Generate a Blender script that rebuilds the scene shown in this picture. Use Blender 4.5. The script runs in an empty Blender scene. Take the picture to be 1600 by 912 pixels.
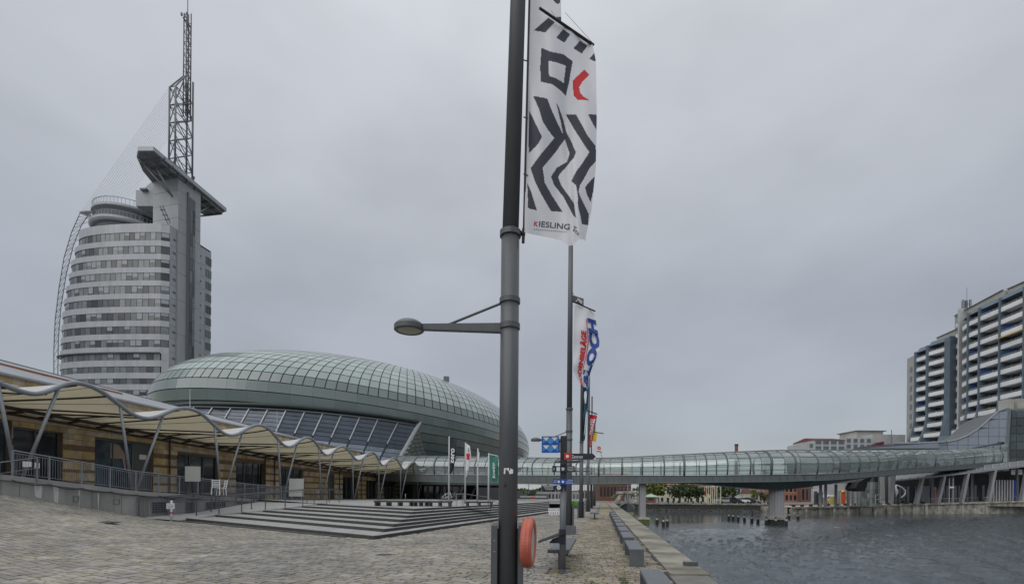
import bpy, math, random
from mathutils import Vector, Matrix
random.seed(7)
PI=math.pi
S=bpy.context.scene
# ------------------------------------------------------------------ camera
F=764.0; PX0,PY0=800.0,773.0; EYE=Vector((0,0,1.6)); ROLL=math.radians(.5)
RT=Vector((math.cos(ROLL),0,math.sin(ROLL))); UP=Vector((-math.sin(ROLL),0,math.cos(ROLL))); FW=Vector((0,1,0))
cd=bpy.data.cameras.new('camera'); cam=bpy.data.objects.new('camera',cd); S.collection.objects.link(cam); S.camera=cam
cd.sensor_width=36; cd.lens=F/1600*36; cd.shift_y=(PY0-456)/1600; cd.clip_start=.05; cd.clip_end=5000
m=Matrix.Identity(4)
for i in range(3): m[i][0]=RT[i]; m[i][1]=UP[i]; m[i][2]=-FW[i]; m[i][3]=EYE[i]
cam.matrix_world=m
# ------------------------------------------------------------------ light: overcast
SUN_EL,SUN_AZ=math.radians(52),math.radians(215)
w=bpy.data.worlds.new('World'); S.world=w; w.use_nodes=True
nt=w.node_tree; N=nt.nodes; L=nt.links
bg=N['Background']
sky=N.new('ShaderNodeTexSky'); sky.sky_type='NISHITA'; sky.sun_disc=False; sky.sun_elevation=SUN_EL; sky.sun_rotation=SUN_AZ
skm=N.new('ShaderNodeVectorMath'); skm.operation='SCALE'; skm.inputs[3].default_value=.02; L.new(sky.outputs[0],skm.inputs[0])
tc=N.new('ShaderNodeTexCoord'); sx=N.new('ShaderNodeSeparateXYZ'); L.new(tc.outputs['Generated'],sx.inputs[0])
rp=N.new('ShaderNodeValToRGB'); L.new(sx.outputs[2],rp.inputs[0]); cr=rp.color_ramp
stops=[(0,(.345,.358,.378)),(.10,(.315,.328,.352)),(.3,(.345,.358,.388)),(.5,(.455,.472,.50)),(.72,(.615,.632,.66)),(1,(.69,.705,.73))]
while len(cr.elements)<len(stops): cr.elements.new(.5)
for e,(p,c) in zip(cr.elements,stops): e.position=p; e.color=(*c,1)
mp=N.new('ShaderNodeMapping'); L.new(tc.outputs['Generated'],mp.inputs[0]); mp.inputs['Scale'].default_value=(1.3,1.3,2.6)
nz=N.new('ShaderNodeTexNoise'); nz.inputs['Scale'].default_value=1.5; nz.inputs['Detail'].default_value=4; nz.inputs['Roughness'].default_value=.5; L.new(mp.outputs[0],nz.inputs['Vector'])
mr=N.new('ShaderNodeMapRange'); mr.inputs[1].default_value=.3; mr.inputs[2].default_value=.7; mr.inputs[3].default_value=.85; mr.inputs[4].default_value=1.17; L.new(nz.outputs[0],mr.inputs[0])
vm=N.new('ShaderNodeVectorMath'); vm.operation='SCALE'; L.new(rp.outputs[0],vm.inputs[0]); L.new(mr.outputs[0],vm.inputs[3])
ad=N.new('ShaderNodeVectorMath'); ad.operation='ADD'; L.new(vm.outputs[0],ad.inputs[0]); L.new(skm.outputs[0],ad.inputs[1])
L.new(ad.outputs[0],bg.inputs[0]); bg.inputs[1].default_value=1.0
sl=bpy.data.lights.new('sun','SUN'); sl.energy=1.5; sl.angle=math.radians(75); sl.color=(1,.97,.93)
so=bpy.data.objects.new('sun',sl); S.collection.objects.link(so)
sd=Vector((math.sin(SUN_AZ)*math.cos(SUN_EL),math.cos(SUN_AZ)*math.cos(SUN_EL),math.sin(SUN_EL)))
so.rotation_euler=sd.to_track_quat('Z','Y').to_euler(); so.location=(-20,-30,60)
S.view_settings.view_transform='Standard'; S.view_settings.look='None'; S.view_settings.exposure=0; S.view_settings.gamma=1
S.render.engine='CYCLES'; S.cycles.max_bounces=6; S.cycles.transparent_max_bounces=24; S.cycles.use_denoising=True

# ------------------------------------------------------------------ helpers
def P(px,py,Y):
    u=(px-PX0)/F; v=(PY0-py)/F
    return EYE+(RT*u+UP*v+FW)*Y
def PXY(px,Y):                       # plan position under an image column
    return (px-PX0)/F*Y
def PZ(px,py,Y): return P(px,py,Y).z
def GP(px,py,z=0.0):
    d=RT*((px-PX0)/F)+UP*((PY0-py)/F)+FW
    return EYE+d*((z-EYE.z)/d.z)
def proj(v):
    d=Vector(v)-EYE; y=max(d.y,.05)
    return (PX0+d.dot(RT)/y*F, PY0-d.dot(UP)/y*F)
def interp(x,xs,ys):
    if x<=xs[0]: return ys[0]
    for i in range(1,len(xs)):
        if x<=xs[i]:
            t=(x-xs[i-1])/(xs[i]-xs[i-1]); return ys[i-1]+t*(ys[i]-ys[i-1])
    return ys[-1]
def lerp(a,b,t): return a+(b-a)*t
class MB:
    def __init__(s): s.v=[]; s.f=[]; s.mi=[]; s.cur=0
    def mat(s,i): s.cur=i; return s
    def add(s,vs,fs):
        o=len(s.v); s.v+=[tuple(q) for q in vs]
        for f in fs: s.f.append(tuple(o+i for i in f)); s.mi.append(s.cur)
        return s
    def poly(s,*vs): return s.add(vs,[tuple(range(len(vs)))])
    def hexa(s,b,t):                # bottom 4, top 4 corners (counter-clockwise from above)
        return s.add(list(b)+list(t),[(3,2,1,0),(4,5,6,7),(0,1,5,4),(1,2,6,5),(2,3,7,6),(3,0,4,7)])
    def box(s,x0,x1,y0,y1,z0,z1):
        return s.hexa([(x0,y0,z0),(x1,y0,z0),(x1,y1,z0),(x0,y1,z0)],[(x0,y0,z1),(x1,y0,z1),(x1,y1,z1),(x0,y1,z1)])
    def bar(s,a,b,wd,h,up=(0,0,1)):  # rectangular bar from a to b
        a=Vector(a); b=Vector(b); d=(b-a).normalized(); up=Vector(up)
        if abs(d.dot(up))>.97: up=Vector((1,0,0))
        r=d.cross(up).normalized()*wd/2; u=r.cross(d).normalized()*h/2
        c=lambda p:[p-r-u,p+r-u,p+r+u,p-r+u]
        A=c(a); B=c(b)
        return s.add(A+B,[(0,1,2,3),(7,6,5,4),(0,4,5,1),(1,5,6,2),(2,6,7,3),(3,7,4,0)])
    def tube(s,pts,r,n=8,cap=True):
        pts=[Vector(p) for p in pts]; rr=r if isinstance(r,(list,tuple)) else [r]*len(pts)
        rings=[]; prev=None
        for i,p in enumerate(pts):
            d=(pts[min(i+1,len(pts)-1)]-pts[max(i-1,0)]).normalized()
            if prev is None:
                up=Vector((0,0,1)) if abs(d.z)<.9 else Vector((1,0,0)); x=d.cross(up).normalized()
            else: x=(prev-d*prev.dot(d)).normalized()
            prev=x; y=d.cross(x)
            rings.append([p+(x*math.cos(2*PI*k/n)+y*math.sin(2*PI*k/n))*rr[i] for k in range(n)])
        vs=[q for ring in rings for q in ring]; fs=[]
        for i in range(len(rings)-1):
            for k in range(n):
                a=i*n+k; b=i*n+(k+1)%n; fs.append((a,b,b+n,a+n))
        if cap: fs.append(tuple(range(n))[::-1]); fs.append(tuple((len(rings)-1)*n+k for k in range(n)))
        return s.add(vs,fs)
    def prism(s,pts,vec):            # polygon extruded by vec
        vec=Vector(vec); n=len(pts); A=[Vector(p) for p in pts]; B=[p+vec for p in A]
        return s.add(A+B,[tuple(range(n))[::-1],tuple(range(n,2*n))]+[(i,(i+1)%n,n+(i+1)%n,n+i) for i in range(n)])
    def lathe(s,c,prof,n=16,axis=None):
        c=Vector(c); ax=Vector(axis or (0,0,1)).normalized(); x=ax.orthogonal().normalized(); y=ax.cross(x)
        vs=[];fs=[]
        for r,h in prof:
            for k in range(n): a=2*PI*k/n; vs.append(c+ax*h+(x*math.cos(a)+y*math.sin(a))*max(r,.0005))
        for i in range(len(prof)-1):
            for k in range(n): a=i*n+k;b=i*n+(k+1)%n; fs.append((a,b,b+n,a+n))
        return s.add(vs,fs)
    def grid(s,fn,nu,nv):
        vs=[fn(i/nu,j/nv) for j in range(nv+1) for i in range(nu+1)]
        return s.add(vs,[(j*(nu+1)+i,j*(nu+1)+i+1,(j+1)*(nu+1)+i+1,(j+1)*(nu+1)+i) for j in range(nv) for i in range(nu)])
    def text(s,body,fn,offset=0.0):  # fn maps text x in 0..1, y in 0..1 (cap height) onto the surface
        vs,fs=text_geo(body,offset)
        return s.add([fn(a,b) for a,b in vs],fs)
_tc={}
def text_geo(body,offset=0.0):
    k=(body,offset)
    if k in _tc: return _tc[k]
    cu=bpy.data.curves.new('t','FONT'); cu.body=body; cu.size=1; cu.offset=offset; cu.resolution_u=3
    ob=bpy.data.objects.new('t',cu); me=ob.to_mesh()
    vs=[(v.co.x,v.co.y) for v in me.vertices]; fs=[tuple(p.vertices) for p in me.polygons]
    ob.to_mesh_clear(); bpy.data.objects.remove(ob); bpy.data.curves.remove(cu)
    x0=min(v[0] for v in vs); x1=max(v[0] for v in vs); y0=min(v[1] for v in vs); y1=max(v[1] for v in vs)
    vs=[((a-x0)/(x1-x0),(b-y0)/(y1-y0)) for a,b in vs]
    _tc[k]=(vs,fs); return _tc[k]
def world_of(o):
    mm=Matrix.Identity(4)
    while o is not None:
        mm=o.matrix_parent_inverse@o.matrix_basis@mm if o.parent else o.matrix_basis@mm
        o=o.parent
    return mm
def obj(name,mb,mats,parent=None,label=None,smooth=False,kind=None):
    me=bpy.data.meshes.new(name); me.from_pydata(mb.v,[],mb.f)
    if not isinstance(mats,(list,tuple)): mats=[mats]
    for mt in mats: me.materials.append(mt)
    if len(mats)>1: me.polygons.foreach_set('material_index',mb.mi)
    if smooth: me.polygons.foreach_set('use_smooth',[True]*len(me.polygons))
    me.update()
    o=bpy.data.objects.new(name,me); S.collection.objects.link(o)
    if parent is not None: o.parent=parent; o.matrix_parent_inverse=world_of(parent).inverted()
    if label: o['label']=label
    if kind: o['kind']=kind
    return o
def thing(name,label,cat,loc=(0,0,0),rz=0,group=None):
    o=bpy.data.objects.new(name,None); S.collection.objects.link(o); o.location=loc; o.rotation_euler=(0,0,rz); o.empty_display_size=.3
    o['label']=label; o['category']=cat
    if group: o['group']=group
    return o
def tag(o,label,cat,group=None):
    o['label']=label; o['category']=cat
    if group: o['group']=group
    return o
def struct(name,mb,mats,**k):
    o=obj(name,mb,mats,**k); o['kind']='structure'; return o
def dup(root,loc,rz,label,group=None):
    r=root.copy(); S.collection.objects.link(r); r.location=loc; r.rotation_euler=(0,0,rz); r['label']=label
    if group: r['group']=group
    for ch in list(root.children):
        c=ch.copy(); S.collection.objects.link(c); c.parent=r
        for g in ch.children:
            d=g.copy(); S.collection.objects.link(d); d.parent=c
    return r
def split_pieces(name,plist,mats,parent,limit=300,smooth=False):
    """plist: list of (verts, faces[, material index]); the largest in view become parts, the rest one stuff part"""
    sc=[]
    for k,pc in enumerate(plist):
        q=[proj(v) for v in pc[0]]
        xs=[a for a,b in q]; ys=[b for a,b in q]
        vis=max(xs)>0 and min(xs)<1600 and max(ys)>0 and min(ys)<912 and pc[0][0][1]>1
        sc.append(((max(xs)-min(xs))*(max(ys)-min(ys)) if vis else 0,k))
    sc.sort(reverse=True)
    top=[k for a,k in sc[:limit] if a>0]; rest=[k for a,k in sc[:limit] if a<=0]+[k for a,k in sc[limit:]]
    if not isinstance(mats,(list,tuple)): mats=[mats]
    for k in top:
        pc=plist[k]; b=MB(); b.add(pc[0],pc[1]); obj(name,b,mats[pc[2]] if len(pc)>2 else mats[0],parent,smooth=smooth)
    if rest:
        b=MB()
        for k in rest:
            pc=plist[k]; b.mat(pc[2] if len(pc)>2 else 0); b.add(pc[0],pc[1])
        obj(name+'_remainder',b,mats,parent,kind='stuff',smooth=smooth)

# ------------------------------------------------------------------ materials
def mat(name,col,rough=.6,metal=0.0,var=.12,scale=2.0,bump=0.0,bscale=20.0,rnd=0.0,spec=.5,col2=None,streak=None,emit=0,rrough=0,hue=0,patch=.5):
    m_=bpy.data.materials.new(name); m_.use_nodes=True; t=m_.node_tree; n=t.nodes; l=t.links; b=n['Principled BSDF']
    b.inputs['Roughness'].default_value=rough; b.inputs['Metallic'].default_value=metal; b.inputs['Specular IOR Level'].default_value=spec
    ge=n.new('ShaderNodeNewGeometry')
    mpn=n.new('ShaderNodeMapping'); l.new(ge.outputs['Position'],mpn.inputs[0])
    if streak: mpn.inputs['Scale'].default_value=streak
    no=n.new('ShaderNodeTexNoise'); no.inputs['Scale'].default_value=scale; no.inputs['Detail'].default_value=6; no.inputs['Roughness'].default_value=.62; l.new(mpn.outputs[0],no.inputs['Vector'])
    r1=n.new('ShaderNodeMapRange'); r1.inputs[1].default_value=.28; r1.inputs[2].default_value=.72; r1.inputs[3].default_value=1-var; r1.inputs[4].default_value=1+var; l.new(no.outputs[0],r1.inputs[0])
    base=n.new('ShaderNodeRGB'); base.outputs[0].default_value=(*col,1); src=base.outputs[0]
    if col2 is not None:
        n2=n.new('ShaderNodeTexNoise'); n2.inputs['Scale'].default_value=scale*patch; n2.inputs['Detail'].default_value=5; l.new(mpn.outputs[0],n2.inputs['Vector'])
        r2=n.new('ShaderNodeMapRange'); r2.inputs[1].default_value=.42; r2.inputs[2].default_value=.62; l.new(n2.outputs[0],r2.inputs[0])
        mx=n.new('ShaderNodeMix'); mx.data_type='RGBA'; l.new(r2.outputs[0],mx.inputs[0]); l.new(src,mx.inputs[6]); mx.inputs[7].default_value=(*col2,1); src=mx.outputs[2]
    val=r1.outputs[0]
    if rnd or hue:
        oi=n.new('ShaderNodeObjectInfo'); a=n.new('ShaderNodeMath'); a.operation='ADD'; l.new(oi.outputs['Random'],a.inputs[0]); l.new(ge.outputs['Random Per Island'],a.inputs[1])
        fr=n.new('ShaderNodeMath'); fr.operation='FRACT'; l.new(a.outputs[0],fr.inputs[0])
        r3=n.new('ShaderNodeMapRange'); r3.inputs[3].default_value=1-rnd; r3.inputs[4].default_value=1+rnd; l.new(fr.outputs[0],r3.inputs[0])
        mu=n.new('ShaderNodeMath'); mu.operation='MULTIPLY'; l.new(r3.outputs[0],mu.inputs[0]); l.new(val,mu.inputs[1]); val=mu.outputs[0]
        if hue:
            wn=n.new('ShaderNodeTexWhiteNoise'); wn.noise_dimensions='1D'; l.new(fr.outputs[0],wn.inputs['W'])
            hs=n.new('ShaderNodeHueSaturation'); l.new(src,hs.inputs['Color'])
            r4=n.new('ShaderNodeMapRange'); r4.inputs[3].default_value=.5-hue; r4.inputs[4].default_value=.5+hue; l.new(wn.outputs[0],r4.inputs[0]); l.new(r4.outputs[0],hs.inputs['Hue'])
            r5=n.new('ShaderNodeMapRange'); r5.inputs[3].default_value=.5; r5.inputs[4].default_value=1.4; l.new(wn.outputs[0],r5.inputs[0]); l.new(r5.outputs[0],hs.inputs['Saturation'])
            src=hs.outputs[0]
    sc=n.new('ShaderNodeVectorMath'); sc.operation='SCALE'; l.new(src,sc.inputs[0]); l.new(val,sc.inputs[3]); l.new(sc.outputs[0],b.inputs['Base Color'])
    if rrough:
        r6=n.new('ShaderNodeMapRange'); r6.inputs[3].default_value=max(rough-rrough,.02); r6.inputs[4].default_value=rough+rrough; l.new(no.outputs[0],r6.inputs[0]); l.new(r6.outputs[0],b.inputs['Roughness'])
    if bump:
        n3=n.new('ShaderNodeTexNoise'); n3.inputs['Scale'].default_value=bscale; n3.inputs['Detail'].default_value=5; l.new(ge.outputs['Position'],n3.inputs['Vector'])
        bn=n.new('ShaderNodeBump'); bn.inputs['Strength'].default_value=bump; bn.inputs['Distance'].default_value=.02; l.new(n3.outputs[0],bn.inputs['Height']); l.new(bn.outputs[0],b.inputs['Normal'])
    if emit: b.inputs['Emission Color'].default_value=(*col,1); b.inputs['Emission Strength'].default_value=emit
    return m_
def glass(name,tint=(.75,.86,.84),refl=.12,rough=.03,dirt_sheen=.15,dcol=(.35,.42,.41),rnd=0.0):
    m_=bpy.data.materials.new(name); m_.use_nodes=True; t=m_.node_tree; n=t.nodes; l=t.links
    for q in list(n):
        if q.type=='BSDF_PRINCIPLED': n.remove(q)
    out=[q for q in n if q.type=='OUTPUT_MATERIAL'][0]
    tr=n.new('ShaderNodeBsdfTransparent'); tr.inputs[0].default_value=(*tint,1)
    gl=n.new('ShaderNodeBsdfGlossy'); gl.inputs['Roughness'].default_value=rough; gl.inputs[0].default_value=(.9,.95,.95,1)
    df=n.new('ShaderNodeBsdfDiffuse'); df.inputs[0].default_value=(*dcol,1)
    fz=n.new('ShaderNodeFresnel'); fz.inputs[0].default_value=1.5
    mm=n.new('ShaderNodeMath'); mm.operation='MULTIPLY_ADD'; mm.inputs[1].default_value=1.0; mm.inputs[2].default_value=refl; l.new(fz.outputs[0],mm.inputs[0])
    m1=n.new('ShaderNodeMixShader'); l.new(mm.outputs[0],m1.inputs[0]); l.new(tr.outputs[0],m1.inputs[1]); l.new(gl.outputs[0],m1.inputs[2])
    m2=n.new('ShaderNodeMixShader'); l.new(m1.outputs[0],m2.inputs[1]); l.new(df.outputs[0],m2.inputs[2]); m2.inputs[0].default_value=dirt_sheen
    if rnd:
        oi=n.new('ShaderNodeObjectInfo'); ge=n.new('ShaderNodeNewGeometry'); a=n.new('ShaderNodeMath'); l.new(oi.outputs['Random'],a.inputs[0]); l.new(ge.outputs['Random Per Island'],a.inputs[1])
        fr=n.new('ShaderNodeMath'); fr.operation='FRACT'; l.new(a.outputs[0],fr.inputs[0])
        r3=n.new('ShaderNodeMapRange'); r3.inputs[3].default_value=max(0,dirt_sheen-rnd); r3.inputs[4].default_value=dirt_sheen+rnd; l.new(fr.outputs[0],r3.inputs[0]); l.new(r3.outputs[0],m2.inputs[0])
    l.new(m2.outputs[0],out.inputs['Surface']); return m_
M={}
M['steel']=mat('steel_dark_paint',(.078,.084,.090),.42,.0,.14,2.5,.08,60,spec=.5,streak=(3,3,.5),rrough=.1)
M['steel2']=mat('steel_mid_paint',(.12,.13,.14),.4,.1,.12,3)
M['galv']=mat('galvanised_steel',(.26,.28,.30),.45,.5,.15,4)
M['tube']=mat('canopy_tube_paint',(.24,.265,.295),.4,.2,.1,3)
M['black']=mat('black_rubber',(.018,.019,.021),.7,0,.2,5)
M['dark']=mat('dark_void',(.02,.022,.026),.6,0,.2,2)
M['white']=mat('white_paint',(.72,.73,.74),.5,0,.06,3)
M['cloth']=mat('white_flag_cloth',(.88,.88,.90),.8,0,.03,3)
M['ink']=mat('flag_dark_print',(.055,.062,.078),.8,0,.08,4)
M['inkred']=mat('flag_red_print',(.62,.03,.04),.75,0,.08,4)
M['inkblue']=mat('flag_blue_print',(.02,.07,.30),.75,0,.08,4)
M['paper']=mat('sticker_paper',(.75,.74,.72),.7,0,.1,30)
M['ground']=mat('ground_grout',(.16,.155,.14),.9,0,.2,3,.3,30)
M['asphalt']=mat('asphalt_far',(.2,.2,.2),.9,0,.15,.3)
M['stone']=mat('plaza_setts',(.275,.256,.215),.78,0,.26,.8,.25,25,rnd=.19,hue=.02,col2=(.205,.198,.178),patch=.3,rrough=.15)
M['stone2']=mat('promenade_setts',(.285,.25,.195),.85,0,.22,2.2,.35,25,rnd=.17,hue=.015,col2=(.23,.20,.15),patch=.4)
M['slab']=mat('terrace_slab',(.30,.30,.295),.75,0,.12,1.5,.15,20,rnd=.06)
M['nosing']=mat('step_riser_basalt',(.045,.046,.045),.8,0,.2,3,.2,20)
M['tread']=mat('step_tread_granite',(.29,.29,.28),.75,0,.14,1.5,.15,25,rnd=.05)
M['conc']=mat('quay_concrete',(.42,.40,.34),.85,0,.34,1.6,.5,14,col2=(.21,.20,.165),patch=.45)
M['coping']=mat('quay_coping_concrete',(.27,.255,.21),.85,0,.36,1.5,.5,12,col2=(.14,.135,.105),patch=.45)
M['board']=mat('pale_notice_board',(.38,.39,.37),.7,0,.12,2,streak=(1,1,.3))
M['rock']=mat('dark_wet_rock',(.07,.07,.06),.85,0,.4,1.5,.3,6)
M['concwall']=mat('retaining_wall_concrete',(.31,.32,.295),.8,0,.28,1.0,.2,14,streak=(1,1,.25))
M['lime']=mat('lime_runoff_stain',(.55,.55,.52),.85,0,.25,3,streak=(4,4,.6))
M['moss']=mat('algae_green',(.09,.115,.045),.9,0,.4,3,.3,12)
M['sand']=mat('sandstone_block',(.53,.42,.275),.8,0,.16,3,.2,25,rnd=.20,hue=.008,col2=(.40,.31,.21),patch=.4)
M['sandlow']=mat('sandstone_mortar',(.19,.125,.08),.85,0,.2,3)
M['mem']=mat('canopy_membrane',(.64,.59,.47),.75,0,.14,.9,col2=(.50,.45,.34),patch=.6)
M['memtop']=mat('canopy_membrane_top',(.74,.75,.76),.6,0,.06,1)
M['rib']=mat('canopy_rib',(.055,.05,.046),.55,.2,.2,4)
M['roof']=mat('metal_roof_sheet',(.33,.345,.36),.5,.2,.14,.6,rnd=.03)
M['orange']=mat('roof_orange_trim',(.30,.12,.06),.6,0,.15,2)
M['dglass']=mat('dark_shop_glass',(.018,.022,.028),.06,0,.3,.6,rnd=.3,spec=.6)
M['mull']=mat('window_mullion',(.16,.17,.175),.45,.4,.1,3)
M['doorgrey']=mat('grey_door_panel',(.10,.11,.115),.5,.1,.1,2)
M['tw']=mat('tower_cladding',(.35,.365,.385),.45,.2,.12,.25,rnd=.05,streak=(1,1,.3))
M['tw2']=mat('tower_core_concrete',(.34,.36,.375),.6,.05,.10,.3,streak=(1,1,.25))
M['twglass']=mat('tower_window_glass',(.095,.11,.115),.12,0,.25,.8,rnd=.8,spec=.7)
M['seam']=mat('cladding_seam',(.13,.14,.15),.6,0,.1,2)
M['under']=mat('platform_underside',(.17,.185,.20),.6,.1,.2,.6)
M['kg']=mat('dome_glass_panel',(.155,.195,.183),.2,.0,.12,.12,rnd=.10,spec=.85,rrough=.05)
M['kg2']=mat('dome_upper_glass_panel',(.30,.365,.345),.14,.0,.10,.15,rnd=.12,spec=.9)  # lighter colour stands in for sky showing through the upper rows
M['kseam']=mat('dome_joint_frame',(.035,.05,.048),.5,0,.1,1)
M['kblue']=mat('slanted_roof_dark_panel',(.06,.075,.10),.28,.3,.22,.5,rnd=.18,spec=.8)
M['kblue_refl']=mat('slanted_roof_reflection_panel',(.26,.29,.34),.2,.3,.22,.6,rnd=.35,spec=.8)  # paler colour stands in for reflections on the lower glassy panels
M['kwhite']=mat('dome_white_strip',(.42,.45,.46),.5,.2,.1,1)
M['bglass']=glass('bridge_glass',(.87,.94,.92),.14,.04,.27,(.50,.55,.54),.08)  # diffuse share also stands in for the pale reflection on the panes
M['bglass2']=glass('bridge_glass_back',(.87,.94,.92),.04,.05,.08,(.33,.42,.40),.0)
M['bframe']=mat('bridge_arch_steel',(.09,.125,.12),.45,.2,.1,2)
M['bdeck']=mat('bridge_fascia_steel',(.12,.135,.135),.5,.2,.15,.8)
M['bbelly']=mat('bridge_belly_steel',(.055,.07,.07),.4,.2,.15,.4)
M['pier']=mat('pier_concrete',(.30,.30,.31),.8,0,.25,.8,streak=(3,3,.2))
M['cw']=mat('tower_block_parapet_white',(.82,.83,.82),.7,0,.08,.4,rnd=.05)
M['cgrey']=mat('tower_block_fin_bluegrey',(.12,.158,.195),.7,0,.15,.4)
M['cblue']=mat('balcony_blue_panel',(.015,.07,.24),.6,0,.1,1)
M['cwall']=mat('balcony_back_wall',(.15,.16,.18),.7,0,.3,.3,rnd=.2)
M['cbeige']=mat('roof_parapet_beige',(.42,.42,.38),.8,0,.15,.4)
M['cglass']=mat('balcony_window_glass',(.03,.035,.045),.1,0,.3,1,rnd=.6,spec=.7)
M['yellow']=mat('yellow_awning',(.55,.33,.05),.8)
M['mpanel']=mat('entrance_metal_panel',(.235,.265,.315),.35,.35,.06,.4,rnd=.05)
M['cwg']=mat('entrance_curtain_glass',(.035,.05,.06),.05,0,.4,.3,rnd=.6,spec=.8)
M['brick']=mat('red_brick',(.17,.09,.07),.85,0,.3,1.5)
M['brick2']=mat('orange_brick',(.30,.13,.08),.85,0,.2,1)
M['cream']=mat('cream_render',(.52,.50,.38),.85,0,.12,.6)
M['wallw']=mat('white_render',(.46,.47,.47),.8,0,.12,.5)
M['maroon']=mat('maroon_roof',(.14,.02,.025),.7)
M['green']=mat('copper_green_roof',(.30,.44,.34),.7,0,.15,2)
M['leaf']=mat('leaf_dark_green',(.05,.075,.028),.8,0,.5,1.5,rnd=.5)
M['leaf2']=mat('leaf_yellow_green',(.13,.15,.035),.8,0,.4,1.5,rnd=.4)
M['bark']=mat('tree_bark',(.06,.05,.042),.9)
M['grass']=mat('lime_green_cover',(.11,.33,.03),.8,0,.3,2)
M['red']=mat('red_paint',(.50,.03,.025),.5)
M['ored']=mat('orange_red_panel',(.62,.09,.02),.5)
M['buoy']=mat('lifebuoy_orange_plastic',(.50,.17,.10),.5,0,.12,5,col2=(.42,.08,.055),patch=.4)
M['navy']=mat('sign_navy',(.018,.024,.04),.5,0,.1,4)
M['sblue']=mat('sign_blue',(.01,.07,.33),.5,0,.1,4)
M['b1']=mat('art_sign_light_blue',(.05,.26,.62),.5,0,.05,4)
M['b2']=mat('art_sign_deep_blue',(.008,.07,.36),.5,0,.05,4)
M['bench']=mat('bench_dark_laminate',(.105,.115,.125),.42,0,.12,4,.05,60)
M['pink']=mat('pink_panel',(.55,.25,.28),.6)
M['lime2']=mat('olive_yellow_panel',(.42,.38,.06),.6)
M['dgreen']=mat('dark_green_panel',(.01,.07,.045),.6)
M['fgreen']=mat('green_flag_cloth',(.03,.17,.13),.8,0,.06,3)
M['fnavy']=mat('black_flag_cloth',(.02,.024,.03),.8,0,.06,3)
M['fteal']=mat('teal_flag_cloth',(.02,.075,.14),.8,0,.06,3)
M['fred']=mat('red_flag_cloth',(.42,.015,.03),.8,0,.06,3)
M['fyel']=mat('yellow_flag_cloth',(.62,.42,.03),.8,0,.06,3)
M['lampglass']=mat('lamp_diffuser',(.34,.33,.27),.3,0,.1,8)
M['skin']=mat('skin',(.45,.30,.22),.6)
M['pinkpave']=mat('pinkish_quay_paving',(.40,.29,.24),.85,0,.2,.5)
M['poster']=mat('shop_poster_blue',(.02,.035,.06),.5,0,.4,1.5,col2=(.05,.10,.14),patch=.8)
M['posterpink']=mat('shop_poster_pink',(.38,.27,.24),.6,0,.1,2)
def translucent(mt,col,k):
    t=mt.node_tree; n=t.nodes; l=t.links; out=[q for q in n if q.type=='OUTPUT_MATERIAL'][0]; b=n['Principled BSDF']
    tr=n.new('ShaderNodeBsdfTranslucent'); tr.inputs[0].default_value=(*col,1); mx=n.new('ShaderNodeMixShader'); mx.inputs[0].default_value=k
    l.new(b.outputs[0],mx.inputs[1]); l.new(tr.outputs[0],mx.inputs[2]); l.new(mx.outputs[0],out.inputs['Surface'])
translucent(M['mem'],(.85,.79,.63),.6); translucent(M['memtop'],(.80,.78,.70),.45); translucent(M['cloth'],(.75,.76,.80),.3)
# water
mw=bpy.data.materials.new('harbour_water'); mw.use_nodes=True; t=mw.node_tree; b=t.nodes['Principled BSDF']
b.inputs['Base Color'].default_value=(.062,.076,.084,1); b.inputs['Roughness'].default_value=.08; b.inputs['IOR'].default_value=1.33; b.inputs['Specular IOR Level'].default_value=.5
ge=t.nodes.new('ShaderNodeNewGeometry'); mpn=t.nodes.new('ShaderNodeMapping'); mpn.inputs['Scale'].default_value=(1.7,.62,1); mpn.inputs['Rotation'].default_value=(0,0,-.2); t.links.new(ge.outputs['Position'],mpn.inputs[0])
na=t.nodes.new('ShaderNodeTexNoise'); na.inputs['Scale'].default_value=1.0; na.inputs['Detail'].default_value=7; na.inputs['Roughness'].default_value=.66; na.inputs['Distortion'].default_value=.5; t.links.new(mpn.outputs[0],na.inputs['Vector'])
nb=t.nodes.new('ShaderNodeTexNoise'); nb.inputs['Scale'].default_value=.035; nb.inputs['Detail'].default_value=3; t.links.new(ge.outputs['Position'],nb.inputs['Vector'])
# calmer water beyond the bridge: waves grow towards the viewer's side of the basin
sp=t.nodes.new('ShaderNodeSeparateXYZ'); t.links.new(ge.outputs['Position'],sp.inputs[0])
ms=t.nodes.new('ShaderNodeMath'); ms.operation='MULTIPLY_ADD'; ms.inputs[1].default_value=14; t.links.new(nb.outputs[0],ms.inputs[0]); t.links.new(sp.outputs[1],ms.inputs[2])
rr=t.nodes.new('ShaderNodeMapRange'); rr.inputs[1].default_value=48; rr.inputs[2].default_value=55; rr.inputs[3].default_value=1.0; rr.inputs[4].default_value=.12
mx_=t.nodes.new('ShaderNodeMath'); mx_.operation='MULTIPLY_ADD'; mx_.inputs[1].default_value=-.7; t.links.new(sp.outputs[0],mx_.inputs[0]); t.links.new(ms.outputs[0],mx_.inputs[2]); t.links.new(mx_.outputs[0],rr.inputs[0])
bn=t.nodes.new('ShaderNodeBump'); bn.inputs['Distance'].default_value=.12; t.links.new(rr.outputs[0],bn.inputs['Strength']); t.links.new(na.outputs[0],bn.inputs['Height']); t.links.new(bn.outputs[0],b.inputs['Normal'])
M['water']=mw

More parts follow.
